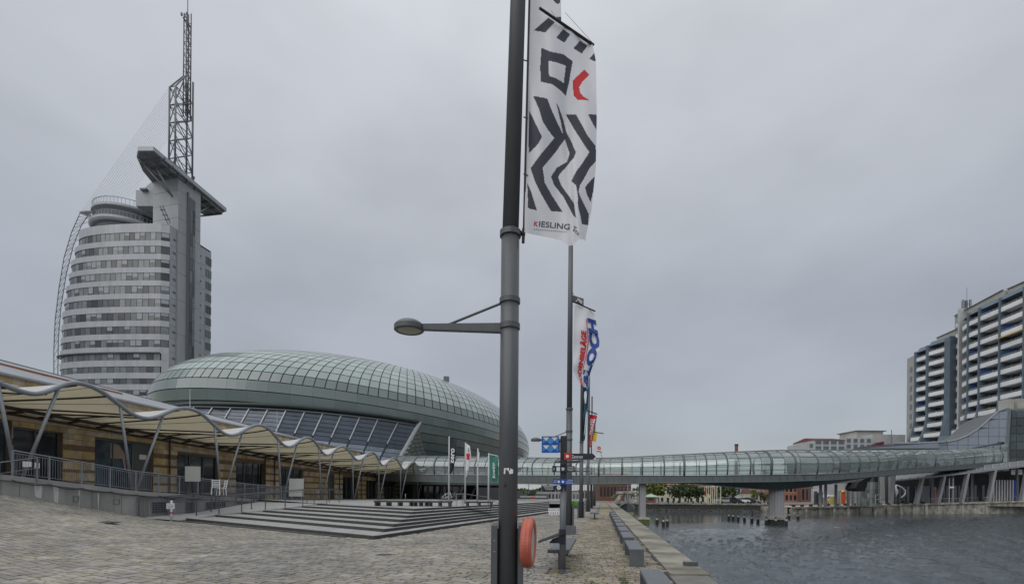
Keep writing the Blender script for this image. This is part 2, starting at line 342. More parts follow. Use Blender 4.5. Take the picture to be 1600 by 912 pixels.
# ------------------------------------------------------------------ terrain functions
ZW=-1.8
def rail_x(Y): return -23.6+.131*Y
def edge_x(Y): return 2.2+.19*Y
def ground_z(x,y):
    a=max(0.0,min(1.5,.184*(28-y))); xs=max(5.5,5.6+(y-17.2)*1.29); k=max(0.0,min(1.0,(-x-xs)/max(.5,-rail_x(y)-xs)))
    return a*k*k
def deck_z(Y): return interp(Y,[15,20.4,26.1,36,42,60,100],[2.6,2.24,1.65,1.15,1.0,.88,.84])
def rquay_y(x): return 104+(x-59.3)*(16/66.3)
def rquay_z(x): return interp(x,[59,125,200],[-.45,1.3,1.9])
b=MB()
ys=[-30,-10,0,6]+[6+.75*i for i in range(1,31)]+[32,40,50,60,75,90,105,117]
xs_=[0,.02,.05,.1,.2,.3,.4,.5,.6,.7,.8,.85,.9,.95,1]
def gx(Y,t): 
    e=edge_x(Y)-.02
    return e-(1-t)**2.2*420 if t<.5 else e-(1-t)**1.6*62
cols=[-400,-120,-60,-45,-34,-28]+[-26+1.0*i for i in range(0,22)]+[-3,-1.5]
vs=[];fs=[]
nc=len(cols)+2
for Y in ys:
    for c in cols: vs.append((c,Y,ground_z(c,Y)-.035))
    vs.append((1.4+.181*Y,Y,-.035)); vs.append((edge_x(Y)-.05,Y,-.035))
for j in range(len(ys)-1):
    for i in range(nc-1): fs.append((j*nc+i,j*nc+i+1,(j+1)*nc+i+1,(j+1)*nc+i))
b.add(vs,fs)
b.poly((-1500,117,-.04),(1500,117,-.04),(2500,2500,-.04),(-2500,2500,-.04))
rq=[59.3,80,100,125.6,160,260,1500]
for a_,c_ in zip(rq[:-1],rq[1:]):
    ya,yc=min(rquay_y(a_),116.9),min(rquay_y(c_),116.9)
    if a_<110: b.poly((a_,rquay_y(a_),rquay_z(a_)-.04),(c_,rquay_y(c_),rquay_z(c_)-.04),(c_,rquay_y(c_)+60,rquay_z(c_)-.04),(a_,rquay_y(a_)+60,rquay_z(a_)-.04))
    else: b.poly((a_,rquay_y(a_),rquay_z(a_)-.04),(c_,rquay_y(c_),rquay_z(c_)-.04),(c_,rquay_y(c_)+60,rquay_z(c_)-.04),(a_,rquay_y(a_)+60,rquay_z(a_)-.04))
GROUND=struct('ground',b,M['ground'])
b=MB(); zl_=ZW-.07; b.poly((-2,-40,zl_),(900,-40,zl_),(900,330,zl_),(-2,119,zl_))
rw_=random.Random(99); WV=[]
for k in range(34):
    lam=.40*1.058**k; an=rw_.gauss(.6,.75); WV.append((2*PI/lam*math.cos(an),2*PI/lam*math.sin(an),rw_.uniform(0,2*PI),lam*.0105*rw_.uniform(.6,1.3)))
def wave(x,y):
    q=y-.7*(x-17)+4*math.sin(x*.11)+3*math.sin(y*.23+x*.31); m_=max(0.0,min(1.0,(56-q)/9)); m_=.07+.93*m_*m_*(3-2*m_)
    g_=.75+.35*math.sin(x*.05+1)*math.sin(y*.07)
    return m_*g_*sum(a*math.sin(kx*x+ky*y+p) for kx,ky,p,a in WV)
Yr=[6*1.0125**k for k in range(241)]; ur=[.12+.0031*k for k in range(340)]
vs=[(u_*Y_,Y_,ZW+wave(u_*Y_,Y_)) for Y_ in Yr for u_ in ur]; nu_=len(ur)
b.add(vs,[(j*nu_+i,j*nu_+i+1,(j+1)*nu_+i+1,(j+1)*nu_+i) for j in range(len(Yr)-1) for i in range(nu_-1)])
struct('water',b,M['water'],smooth=True)
# ---------------- paving
def setts(x_ok,u,org,lu,lv,nu,nv,mat_,parent,name,zfn,ymax):
    """courses of stones along u; each stone a low block with a joint around it"""
    u=Vector((u[0],u[1],0)).normalized(); v=Vector((-u.y,u.x,0))
    pl=[]
    for j in range(-nv,nv):
        pos=-nu*lu+random.uniform(-.3,0)
        while pos<nu*lu:
            ls=lu*random.uniform(.55,1.5); c=Vector((org[0],org[1],0))+u*(pos+ls/2)+v*(j*lv); pos+=ls
            if c.y<6 or c.y>ymax or not x_ok(c): continue
            q=proj((c.x,c.y,0))
            if q[0]<-40 or q[0]>1640 or q[1]>960: continue
            hu=ls/2-random.uniform(.006,.014); hv=lv/2-random.uniform(.005,.012); z=zfn(c.x,c.y)+random.uniform(-.006,.006)
            tl=random.uniform(-.004,.004)
            A=[c-u*hu-v*hv,c+u*hu-v*hv,c+u*hu+v*hv,c-u*hu+v*hv]
            bt=[(p.x,p.y,zfn(p.x,p.y)-.05) for p in A]; ih=.92
            tp=[(c.x+(p.x-c.x)*ih,c.y+(p.y-c.y)*ih,zfn(p.x,p.y)+z-zfn(c.x,c.y)+(tl if k<2 else -tl)) for k,p in enumerate(A)]
            pl.append((bt+tp,[(4,5,6,7),(0,1,5,4),(1,2,6,5),(2,3,7,6),(3,0,4,7)]))
    split_pieces(name,pl,mat_,parent,300)
# step corners
C_=[(585,17.2),(601,19),(616,20.2),(627,21.5),(637,22.9),(644,24.4),(648,25.9)]
L_=[(288,28),(337,29.8),(377,31.2),(411,31.6),(444,32.9),(472,34),(497,36)]
CS=[Vector((PXY(p,Y),Y,0)) for p,Y in C_]; LS=[Vector((PXY(p,Y),Y,0)) for p,Y in L_]
def right_end(c):
    t=(.0765*c.y-c.x)/(.3-.0765); return Vector((c.x+.3*t,c.y+t,0))
RS=[right_end(c) for c in CS]
def left_of_steps(c):
    # outside (camera side) of first riser line
    a,bq,d=LS[0],CS[0],RS[0]
    def side(p,q,r): return (q.x-p.x)*(r.y-p.y)-(q.y-p.y)*(r.x-p.x)
    return side(a,bq,c)<-.0 or side(bq,d,c)<0
def plaza_ok(c):
    if c.x>-1.0+.183*c.y: return False
    if c.x<rail_x(c.y)+.1: return False
    if c.y<29 and c.y>26.3 and c.x<-17.5: return False
    return left_of_steps(c) and not (c.y>26.3 and c.x<-18.7)
setts(plaza_ok,(-.90,.43),(0,8),.36,.17,140,230,M['stone'],GROUND,'paving_stone',ground_z,47)
setts(lambda c:-1.0+.183*c.y<=c.x<1.33+.181*c.y,(-1,.183),(0,6),.21,.125,80,420,M['stone2'],GROUND,'promenade_stone',lambda x,y:0.0,42)
# far plaza and promenade surfaces
b=MB(); b.poly((-.2+.183*42,42,.0),(1.33+.181*42,42,.0),(1.33+.181*116,116,.0),(-.2+.183*116,116,.0)); struct('promenade_far',b,M['stone2'])
b=MB(); b.poly((3.2,47,.0),(-.2+.183*42-.35,42,.0),(-.2+.183*116,116,0),(2,116,0)); struct('plaza_far',b,M['stone'])
# coping slabs of the quay, groove, ledge
qw=thing('quay_wall','weathered concrete quay wall with broad coping slabs beside the row of dark benches','quay wall',(edge_x(30),30,0))
Y=10.15; k=0
while Y<116:
    l=random.choice([3.0,3.4,5.6]) if Y<60 else 8
    Y2=min(Y+l,116); b=MB()
    g=lambda y:1.46+.181*y
    b.hexa([(g(Y),Y,-.3),(edge_x(Y),Y,-.3),(edge_x(Y2-.025),Y2-.025,-.3),(g(Y2-.025),Y2-.025,-.3)],[(g(Y),Y,.005),(edge_x(Y),Y,-.005),(edge_x(Y2-.025),Y2-.025,-.01),(g(Y2-.025),Y2-.025,.005)])
    obj('coping_slab',b,M['coping'],qw); Y=Y2
b=MB(); b.hexa([(1.38+.181*6,6,-.1),(1.44+.181*6,6,-.1),(1.44+.181*116,116,-.1),(1.38+.181*116,116,-.1)],[(1.38+.181*6,6,-.028),(1.44+.181*6,6,-.028),(1.44+.181*116,116,-.028),(1.38+.181*116,116,-.028)])
obj('drain_groove',b,M['black'],qw)
b=MB()
b.hexa([(3.3,10.05,-3),(edge_x(10.05)-.03,10.05,-3),(edge_x(116)-.03,116,-3),(edge_x(116)-1.5,116,-3)],[(3.3,10.05,-.305),(edge_x(10.05)-.03,10.05,-.305),(edge_x(116)-.03,116,-.305),(edge_x(116)-1.5,116,-.305)])
obj('quay_face',b,M['coping'],qw)
b=MB(); b.hexa([(2.7,3,-.8),(5.3,3,-.8),(4.95,10.0,-.8),(3.25,10.0,-.8)],[(2.7,3,-.2),(5.3,3,-.24),(4.95,10.0,-.24),(3.25,10.0,-.2)]); obj('lower_ledge',b,M['coping'],qw)
b=MB(); b.hexa([(4.9,3,-.9),(5.75,3,-.9),(5.2,9.6,-.9),(4.9,9.6,-.9)],[(4.9,3,-.36),(5.75,3,-.42),(5.2,9.6,-.42),(4.9,9.6,-.36)]); obj('algae_ledge',b,M['moss'],qw)
b=MB(); e=edge_x(11.4); b.box(e-.35,e-.05,11.3,11.45,-.02,.09); obj('edge_bracket',b,M['steel'],qw)
b=MB()
for k in range(7): 
    a=random.uniform(-.05,.05); b.box(1.5+k*.0+a,1.56+a,9.0-k*.28,9.2-k*.28,-.02,.012)
obj('moss_strip',b,M['moss'],qw)
# far quays
fq=thing('far_quay_wall','low dark concrete harbour wall with rock facing across the water below the trees','quay wall',(45,117,0))
b=MB()
x=edge_x(117)-2; X1=66
while x<X1:
    x2=min(x+4.2,X1); b2=MB(); b2.box(x,x2-.06,116.6+random.uniform(-.05,.05),118,-3,-.3); obj('wall_panel',b2,M['nosing'],fq); x=x2
b=MB(); b.box(edge_x(117)-2,66,116.4,118.2,-.3,-.02); obj('coping',b,M['coping'],fq)
b=MB()
for k in range(420):
    x=random.uniform(30,62); z=random.uniform(-2.0,-1.45); r=random.uniform(.12,.36); c=Vector((x,116.5-(-.4-z)*.5,z))
    b.lathe(c,[(0,-r*.7),(r*random.uniform(.7,1),-.1*r),(r*.7,r*.5),(0,r*.7)],6)
o=obj('rock_facing',b,M['rock'],fq,kind='stuff')
rqo=thing('right_quay_wall','pale stained concrete quay wall with vertical piers in front of the glass building','quay wall',(90,111,0))
x=59.3
while x<175:
    x2=x+3.6; y,y2=rquay_y(x),rquay_y(x2); z,z2=rquay_z(x),rquay_z(x2)
    b=MB(); b.hexa([(x,y,-3),(x2-.08,y2,-3),(x2-.08,y2+1.2,-3),(x,y+1.2,-3)],[(x,y,z-.35),(x2-.08,y2,z2-.35),(x2-.08,y2+1.2,z2-.35),(x,y+1.2,z-.35)]); p=obj('wall_panel',b,M['conc'],rqo)
    if x<98: b=MB(); b.hexa([(x-.35,y-.45,-2.2),(x+.35,y-.45,-2.2),(x+.35,y+.1,-2.2),(x-.35,y+.1,-2.2)],[(x-.3,y-.25,z-.36),(x+.3,y-.25,z-.36),(x+.3,y+.1,z-.36),(x-.3,y+.1,z-.36)]); obj('buttress',b,M['conc'],p)
    b=MB(); b.hexa([(x,y-.35,z-.345),(x2-.02,y2-.35,z2-.345),(x2-.02,y2+1.3,z2-.345),(x,y+1.3,z-.345)],[(x,y-.35,z),(x2-.02,y2-.35,z2),(x2-.02,y2+1.3,z2),(x,y+1.3,z)]); obj('coping',b,M['conc'],rqo); x=x2
b=MB(); b.box(59.3,60.3,104,117.5,-3,-.5); obj('end_wall',b,M['conc'],rqo)
b=MB(); b.poly(*[(x,rquay_y(x)+1.3,rquay_z(x)+.0) for x in (59.3,125,175)],*[(x,rquay_y(x)+9,rquay_z(x)+.05) for x in (175,125,59.3)]); struct('quay_pavement',b,M['pinkpave'])

# ------------------------------------------------------------------ steps, ramp and terrace
st=thing('stepped_terrace','broad grey granite steps with dark risers leading up to the shopping terrace','steps',(CS[0].x,CS[0].y,0))
H=.12
for i in range(7):
    a,c,d=LS[i],CS[i],RS[i]; z0=i*H; z1=z0+H
    # outward normals for the thickness of the dark riser
    b=MB()
    def rib(p,q,b):
        t=(q-p).normalized(); n=Vector((-t.y,t.x,0))
        if n.y<0: n=-n
        w_=.10
        b.hexa([p+Vector((0,0,z0-.02)),q+Vector((0,0,z0-.02)),q+n*w_+Vector((0,0,z0-.02)),p+n*w_+Vector((0,0,z0-.02))],[p+Vector((0,0,z1)),q+Vector((0,0,z1)),q+n*w_+Vector((0,0,z1)),p+n*w_+Vector((0,0,z1))])
    rib(a,c,b); rib(c,d+Vector((0,0,0)),b)
    obj('riser',b,M['nosing'],st)
    if i<6:
        # treads: slabs side by side
        a2,c2,d2=LS[i+1],CS[i+1],RS[i+1]
        pl=[]
        for (p,q,p2,q2,n) in ((a,c,a2,c2,11),(c,d,c2,d2,14)):
            for k in range(n):
                t0,t1=k/n,(k+1)/n-.002
                A=[p.lerp(q,t0),p.lerp(q,t1),p2.lerp(q2,t1),p2.lerp(q2,t0)]
                o_=.04
                lo=[Vector((v.x,v.y,z0)) for v in A]; hi=[Vector((v.x,v.y,z1+.004)) for v in A]
                # pull front edge back behind the riser strip
                for arr in (lo,hi):
                    f0=(arr[3]-arr[0]).normalized()*.11; f1=(arr[2]-arr[1]).normalized()*.11
                    arr[0]+=f0; arr[1]+=f1
                pl.append((lo+hi,[(4,5,6,7),(0,1,5,4),(1,2,6,5),(3,0,4,7)]))
        for pc in pl:
            b=MB(); b.add(*pc); obj('tread_slab',b,M['tread'],st)
# curb line below the steps
b=MB(); a=Vector((PXY(273,27.2),27.2,0)); 
t=(CS[0]-a).normalized(); n=Vector((t.y,-t.x,0))
b.hexa([a+n*.05,CS[0]+n*.28-t*1.5,CS[0]-t*1.5,a+t*.2+Vector((0,.4,0))],[v+Vector((0,0,.03)) for v in (a+n*.05,CS[0]+n*.28-t*1.5,CS[0]-t*1.5,a+t*.2+Vector((0,.4,0)))]); obj('ground_curb',b,M['nosing'],st)
b=MB(); zt=.84
def terr_z(x,y):
    d=x-rail_x(y); return zt+(deck_z(y)-zt)*max(0,min(1,1-d/5.0))
# terrace slabs
pl=[]
l6,c6,r6=LS[6],CS[6],RS[6]
def in_terr(x,y):
    def side(p,q,rx,ry): return (q.x-p.x)*(ry-p.y)-(q.y-p.y)*(rx-p.x)
    return x>rail_x(y)+.0 and side(l6,c6,x,y)>0 and side(c6,r6,x,y)>0 and y<95 and (y>36.2 or x>l6.x)
g=1.5
fs_=[]
for i in range(-16,12):
    for j in range(17,64):
        x=i*g; y=j*g
        cs=[(x+.01,y+.01),(x+g-.01,y+.01),(x+g-.01,y+g-.01),(x+.01,y+g-.01)]
        if all(in_terr(*c) for c in cs): pl.append(([(cx,cy,terr_z(cx,cy)) for cx,cy in cs],[(0,1,2,3)]))
split_pieces('terrace_slab',pl,M['slab'],st,200)
# terrace sheet under the slabs that reaches exactly to its edges
b=MB()
pts=[]; rows=[]
for k in range(60):
    y=l6.y+.01+k*1.0
    # right limit along terrace edge
    if y<c6.y: continue
    xr=c6.x+(y-c6.y)*(r6.x-c6.x)/(r6.y-c6.y)
    rows.append([Vector((lerp(rail_x(y),xr,s/8),y,terr_z(lerp(rail_x(y),xr,s/8),y)-.006)) for s in range(9)])
for r0,r1 in zip(rows[:-1],rows[1:]):
    for s in range(8): b.poly(r0[s],r0[s+1],r1[s+1],r1[s])
# front triangle between l6, c6 and row l6.y
y=l6.y+.01; xr=c6.x+(y-c6.y)*(r6.x-c6.x)/(r6.y-c6.y)
for s in range(8):
    t0,t1=s/8,(s+1)/8
    b.poly(l6.lerp(c6,t0)+Vector((0,.0,zt-.006)),l6.lerp(c6,t1)+Vector((0,0,zt-.006)),Vector((lerp(l6.x,xr,t1),y,zt-.006)),Vector((lerp(l6.x,xr,t0),y,zt-.006)))
obj('terrace_base',b,M['slab'],st)
# ramp between wall and steps' left ends
b=MB()
near=[Vector((rail_x(26.2)+.05,26.2,.22)),Vector((PXY(280,27.3),27.3,.03))]
vsL=[near[0]]+[Vector((rail_x(y)+.05,y,z)) for y,z in ((29.8,.33),(31.2,.45),(31.6,.5),(32.9,.62),(34,.75),(36.1,.95))]
vsR=[near[1]]+[Vector((p.x,p.y,H*(i+1)+.002)) for i,p in enumerate(LS)][1:]
for i in range(6): b.poly(vsL[i],vsR[i],vsR[i+1],vsL[i+1])
b.poly(vsL[6],vsR[6],Vector((rail_x(36.4)+3,36.4,.95)),Vector((rail_x(36.4),36.4,1.12)))
obj('ramp_surface',b,M['slab'],st)
b=MB()
for i in range(6):
    p,q=vsR[i],vsR[i+1]; b.poly(Vector((p.x,p.y,-.03)),Vector((q.x,q.y,-.03)),q,p)
obj('ramp_edge',b,M['slab'],st)

# retaining wall, deck strip
rw=thing('retaining_wall','long weathered grey concrete retaining wall with white lime streaks below the railing','retaining wall',(rail_x(23),23,.8))
Y=19.2; 
while Y<44:
    Y2=min(Y+1.55,44)
    for (z0f,) in ((0,),):
        b=MB(); e0=.0
        zb=lambda y: ground_z(rail_x(y),y)-.1
        b.hexa([(rail_x(Y),Y,zb(Y)),(rail_x(Y2-.02),Y2-.02,zb(Y2)),(rail_x(Y2-.02)-.3,Y2-.02,zb(Y2)),(rail_x(Y)-.3,Y,zb(Y))],[(rail_x(Y),Y,deck_z(Y)-.2),(rail_x(Y2-.02),Y2-.02,deck_z(Y2-.02)-.2),(rail_x(Y2-.02)-.3,Y2-.02,deck_z(Y2-.02)-.2),(rail_x(Y)-.3,Y,deck_z(Y)-.2)])
        obj('wall_panel',b,M['concwall'],rw)
    Y=Y2
b=MB()
for Y in [19.2+.8*i for i in range(31)]:
    Y2=Y+.8; o=.10
    b.hexa([(rail_x(Y)+o,Y,deck_z(Y)-.22),(rail_x(Y2)+o,Y2,deck_z(Y2)-.22),(rail_x(Y2)-.35,Y2,deck_z(Y2)-.22),(rail_x(Y)-.35,Y,deck_z(Y)-.22)],[(rail_x(Y)+o,Y,deck_z(Y)),(rail_x(Y2)+o,Y2,deck_z(Y2)),(rail_x(Y2)-.35,Y2,deck_z(Y2)),(rail_x(Y)-.35,Y,deck_z(Y))])
obj('edge_coping',b,M['slab'],rw)
def on_wall(px,off=.012):
    uu=(px-800)/764; Yv=(23.6-off)/(.131-uu); return Vector((rail_x(Yv)+off,Yv,0)),Yv
for (pa,pb,y0,y1) in ((53,66,752,778),(83,92,757,786),(122,125,764,792),(152,155,768,797)):
    a,Ya=on_wall(pa); c,Yc=on_wall(pb)
    b=MB(); za,zc=PZ(pa,y0,Ya),PZ(pb,y0+1,Yc); zl,zm=PZ(pa,y1-4,Ya),PZ(pb,y1,Yc)
    za=min(za,deck_z(Ya)-.23); zc=min(zc,deck_z(Yc)-.23)
    m1=a.lerp(c,.5)
    b.add([(a.x,a.y,za),(c.x,c.y,zc),(c.x-.0,c.y-.03,zm),(m1.x,m1.y,zl-.1),(a.x+.0,a.y+.05,zl)],[(0,1,2,3,4)]); obj('lime_streak',b,M['lime'],rw)
for (pa,pb,y0,y1) in ((115,123,774,783),(178,187,779,787)):
    a,Ya=on_wall(pa,.02); c,Yc=on_wall(pb,.02); b=MB()
    z0,z1=PZ(pa,y1,Ya),PZ(pa,y0,Ya)
    for q0,q1,r0,r1 in ((a,c,z1-.03,z1),(a,c,z0,z0+.03)): b.bar(Vector((q0.x,q0.y,(r0+r1)/2)),Vector((q1.x,q1.y,(r0+r1)/2)),.02,.03)
    b.bar((a.x,a.y,z0),(a.x,a.y,z1),.02,.03); b.bar((c.x,c.y,z0),(c.x,c.y,z1),.02,.03); obj('hatch_frame',b,M['galv'],rw)
for (pa,pb,y0,y1) in ((238,260,784,801),(291,304,785,799),(322,352,784,795),(372,392,783,792)):
    a,Ya=on_wall(pa,.02); c,Yc=on_wall(pb,.02); b=MB(); z1,z0=PZ(pa,y0,Ya),PZ(pa,y1,Ya)
    b.poly((a.x,a.y,z0),(c.x,c.y,z0),(c.x,c.y,z1),(a.x,a.y,z1)); v=obj('vent',b,M['dark'],rw)
    b=MB(); n_=9
    for k in range(n_+1): p=a.lerp(c,k/n_); b.bar((p.x+.02,p.y,z0),(p.x+.02,p.y,z1),.025,.02)
    for k in range(6): z=lerp(z0,z1,k/5); b.bar((a.x+.02,a.y,z),(c.x+.02,c.y,z),.02,.025)
    obj('grille',b,M['galv'],v)
# hanging cable below the coping
b=MB()
for k in range(7):
    y0=20.3+k*1.45; pts=[]
    for s in range(7): y=y0+1.45*s/6; pts.append(Vector((rail_x(y)+.16,y,deck_z(y)-.2-.12*math.sin(PI*s/6))))
    b.tube(pts,.018,5)
tag(obj('festoon_cable',b,M['black']),'black cable drooping in loops along the top of the concrete wall','cable')

# floor of the arcade
b=MB()
yy=[12,16,20.4,23,26.1,30,36,42,50,60,75,92]
for y0,y1 in zip(yy[:-1],yy[1:]):
    b.poly((rail_x(y0)-.3,y0,deck_z(y0)-.004),(rail_x(y1)-.3,y1,deck_z(y1)-.004),(-32+.131*y1,y1,deck_z(y1)-.004),(-32+.131*y0,y0,deck_z(y0)-.004))
struct('arcade_floor',b,M['slab'])

# ------------------------------------------------------------------ railings
def railing(name,label,pts,zf,h,mt,step,balus=0,mid=None,posts=None,hr=.024,group=None,low=.1):
    """pts: plan polyline [(x,y)...]; zf(p)->base z"""
    t=thing(name,label,'railing',(pts[0][0],pts[0][1],zf(pts[0])),group=group)
    P3=[Vector((x,y,zf((x,y)))) for x,y in pts]
    b=MB(); b.tube([p+Vector((0,0,h)) for p in P3],hr,8); obj('handrail',b,mt,t,smooth=True)
    L_=0; segs=[]
    for a,c in zip(P3[:-1],P3[1:]): segs.append((L_,a,c)); L_+=(c-a).length
    def at(s):
        for l0,a,c in segs:
            d=(c-a).length
            if s<=l0+d+1e-6: return a.lerp(c,(s-l0)/d)
        return P3[-1]
    n=max(1,round(L_/step))
    for i in range(n+1):
        p=at(L_*i/n); b=MB(); b.box(p.x-.02,p.x+.02,p.y-.03,p.y+.03,p.z-low,p.z+h-.02); obj('post',b,mt,t)
    if balus:
        b=MB(); nb=int(L_/balus)
        for i in range(nb):
            p=at(L_*(i+.5)/nb); b.tube([p+Vector((0,0,.1)),p+Vector((0,0,h-.1))],.008,4,False)
        obj('baluster',b,mt,t,kind='stuff')
        for z in (.1,h-.1): b=MB(); b.tube([at(L_*i/12)+Vector((0,0,z)) for i in range(13)],.012,5); obj('rail_bar',b,mt,t)
    for z in (mid or []): b=MB(); b.tube([at(L_*i/12)+Vector((0,0,z)) for i in range(13)],.014,5); obj('rail_bar',b,mt,t)
    return t
railing('deck_railing','long steel balustrade with thin upright bars on top of the concrete wall',[(rail_x(y)+.02,y) for y in (20.45,23,26.1,30,36,42)],lambda p:deck_z(p[1]),1.05,M['tube'],1.5,.11,[.95])
# sloping rail of the small stair at the far left edge
b=MB(); 
railing('stair_railing','short sloping handrail going down the small stair at the left end of the concrete wall',[(rail_x(21.3)+.12,21.3),(rail_x(19)+.15,19.0),(rail_x(17)+.15,17.0)],lambda p:interp(p[1],[17,19,21.3],[1.2,1.6,2.1]),.95,M['galv'],1.3,0,[.5])
ss=thing('side_stair','small dark stair beside the left end of the concrete wall','steps',(rail_x(18.5),18.5,1.4))
for k in range(6):
    y=20.1-k*.32; z=deck_z(20.4)-.17*(k+1)
    b=MB(); b.box(rail_x(y)-1.9,rail_x(y)-.3,y-.32,y,.9,z); obj('step',b,M['concwall'],ss)
b=MB(); b.hexa([(rail_x(20.1)-.3,20.1,.8),(rail_x(20.1),20.1,.8),(rail_x(17.6),17.6,.8),(rail_x(17.6)-.3,17.6,.8)][::-1],[(rail_x(20.1)-.3,20.1,2.2),(rail_x(20.1),20.1,2.2),(rail_x(17.6),17.6,1.5),(rail_x(17.6)-.3,17.6,1.5)][::-1]); obj('stringer',b,M['concwall'],ss)
# ramp rail B at the foot of the wall
ptsB=[(rail_x(y)+.14,y) for y in (26.25,28,31,34,37.5)]
railing('ramp_railing','grey balustrade with thin bars along the wall side of the ramp',ptsB,lambda p:interp(p[1],[26.2,29.8,31.6,34,36.5,38],[.2,.33,.5,.75,.95,1.0]),1.1,M['steel2'],1.9,.11)
# rail A along the ends of the steps
pA=[(LS[0].x-.5,LS[0].y-.4)]+[(p.x-.12,p.y+.05) for p in LS]+[(PXY(530,38.4),38.4)]
zA={0:0.0}
def zfA(p):
    return interp(p[1],[LS[0].y-.4]+[q.y for q in LS],[.02,.12,.24,.36,.48,.6,.72,.84])
railing('step_railing','dark steel handrail with many posts at the left end of the broad steps',pA,zfA,1.08,M['steel'],1.35,0,[.97])
pA2=[(x-.9,y+.35) for x,y in pA[1:]]
railing('step_railing','second dark handrail just behind the first one beside the ramp',pA2,lambda p:zfA((0,p[1]-.35)),1.08,M['steel'],2.4,0)
# small end rails on the far steps
for k,(px,Y,lab) in enumerate(((713,33,'short hoop handrail at the head of the steps below the first banner'),(757,34,'thin handrail sloping down the steps just left of the big lamp post'))):
    x=PXY(px,Y)
    if k==0: railing('hoop_rail',lab,[(x,Y),(x+.45,Y+.6)],lambda p:.84,.8,M['galv'],.8)
    else: railing('slope_rail',lab,[(x-1.6,Y+.5),(x+.2,Y-1.0),(x+1.1,Y-3)],lambda p:interp(p[1],[31,33,34.5],[.2,.6,.84]),.85,M['steel2'],1.6)

# ------------------------------------------------------------------ arcade building with shops
WX=lambda Y:-31.3+.131*Y
def wallY(px): return 31.3/(.131+(800-px)/764)
def beam_z(Y):
    px=800+764*WX(Y)/Y; return PZ(px,641+.175*px,Y) if px>-60 else interp(Y,[0,25],[6.6,5.9])
def eave_z(Y): return interp(Y,[10,26,45,92],[8.2,7.9,7.7,7.5])
ab=thing('arcade_building','long sandstone shopping building with pale sloping metal roof behind the wavy canopy','building',(WX(45),45,1))
ops=[]  # openings: y0,y1,topz
for pa,pb,ty in ((-70,17,650),(19,97,668),(147,239,686),(276,341,708),(368,413,719),(437,473,729),(512,522,739),(535,559,742),(572,589,747),(600,616,753)):
    Ya,Yb=wallY(pa),wallY(pb); ops.append((Ya,Yb,PZ((pa+pb)/2,ty+3,(Ya+Yb)/2)))
b=MB(); ops_s=sorted(ops); y=12.0
def wseg(y0,y1,z0a,z0b,z1a,z1b,th=.35,off=0):
    b.hexa([(WX(y0)+off,y0,z0a),(WX(y1)+off,y1,z0b),(WX(y1)-th,y1,z0b),(WX(y0)-th,y0,z0a)],[(WX(y0)+off,y0,z1a),(WX(y1)+off,y1,z1b),(WX(y1)-th,y1,z1b),(WX(y0)-th,y0,z1a)])
for (a,c,tz) in ops_s+[(89.5,89.5,0)]:
    if a>y: wseg(y,a,deck_z(y)-.3,deck_z(a)-.3,eave_z(y),eave_z(a))
    if c>a: wseg(a,c,tz,tz,eave_z(a),eave_z(c))
    y=max(y,c)
obj('wall',b,M['sandlow'],ab)
# sandstone blocks
bl=[]
ch=.34
def blocked(y0,y1,z):
    for a,c,tz in ops_s:
        if y1>a and y0<c and z<tz: return True
    return False
course=0; z=.4
while z<8.2:
    y=13+random.uniform(0,.5)
    smooth_zone=z>4.3
    while y<89.5:
        l=random.uniform(.5,1.0); y2=min(y+l,89.5); zd=z
        # clip at openings
        seg=[(y,y2)]
        for a,c,tz in ops_s:
            if zd<tz:
                ns=[]
                for s0,s1 in seg:
                    if s1<=a or s0>=c: ns.append((s0,s1))
                    else:
                        if s0<a-.06: ns.append((s0,a))
                        if s1>c+.06: ns.append((c,s1))
                seg=ns
        for s0,s1 in seg:
            zt_=min(zd+ch,eave_z(s0)-.02)
            band=(course%2==1 and not smooth_zone)
            if zt_<=zd+.05 or zd+ch<deck_z(s0): continue
            if band: continue
            h2=zt_-(.015)
            z0_=zd-(.17 if not smooth_zone and course%2==0 else 0)+.012
            if z0_+.03>=h2: continue
            o=.035+random.uniform(-.004,.006)
            A=[(WX(s0+.01)+.0,s0+.01),(WX(s1-.01)+.0,s1-.01)]
            bl.append(([(A[0][0]+o,A[0][1],z0_),(A[1][0]+o,A[1][1],z0_),(A[1][0],A[1][1],z0_),(A[0][0],A[0][1],z0_),(A[0][0]+o,A[0][1],h2),(A[1][0]+o,A[1][1],h2),(A[1][0],A[1][1],h2),(A[0][0],A[0][1],h2)],[(0,1,5,4),(1,2,6,5),(3,0,4,7),(4,5,6,7),(0,3,2,1)]))
        y=y2
    z+=ch; course+=1
split_pieces('sandstone_block',bl,M['sand'],ab,300)
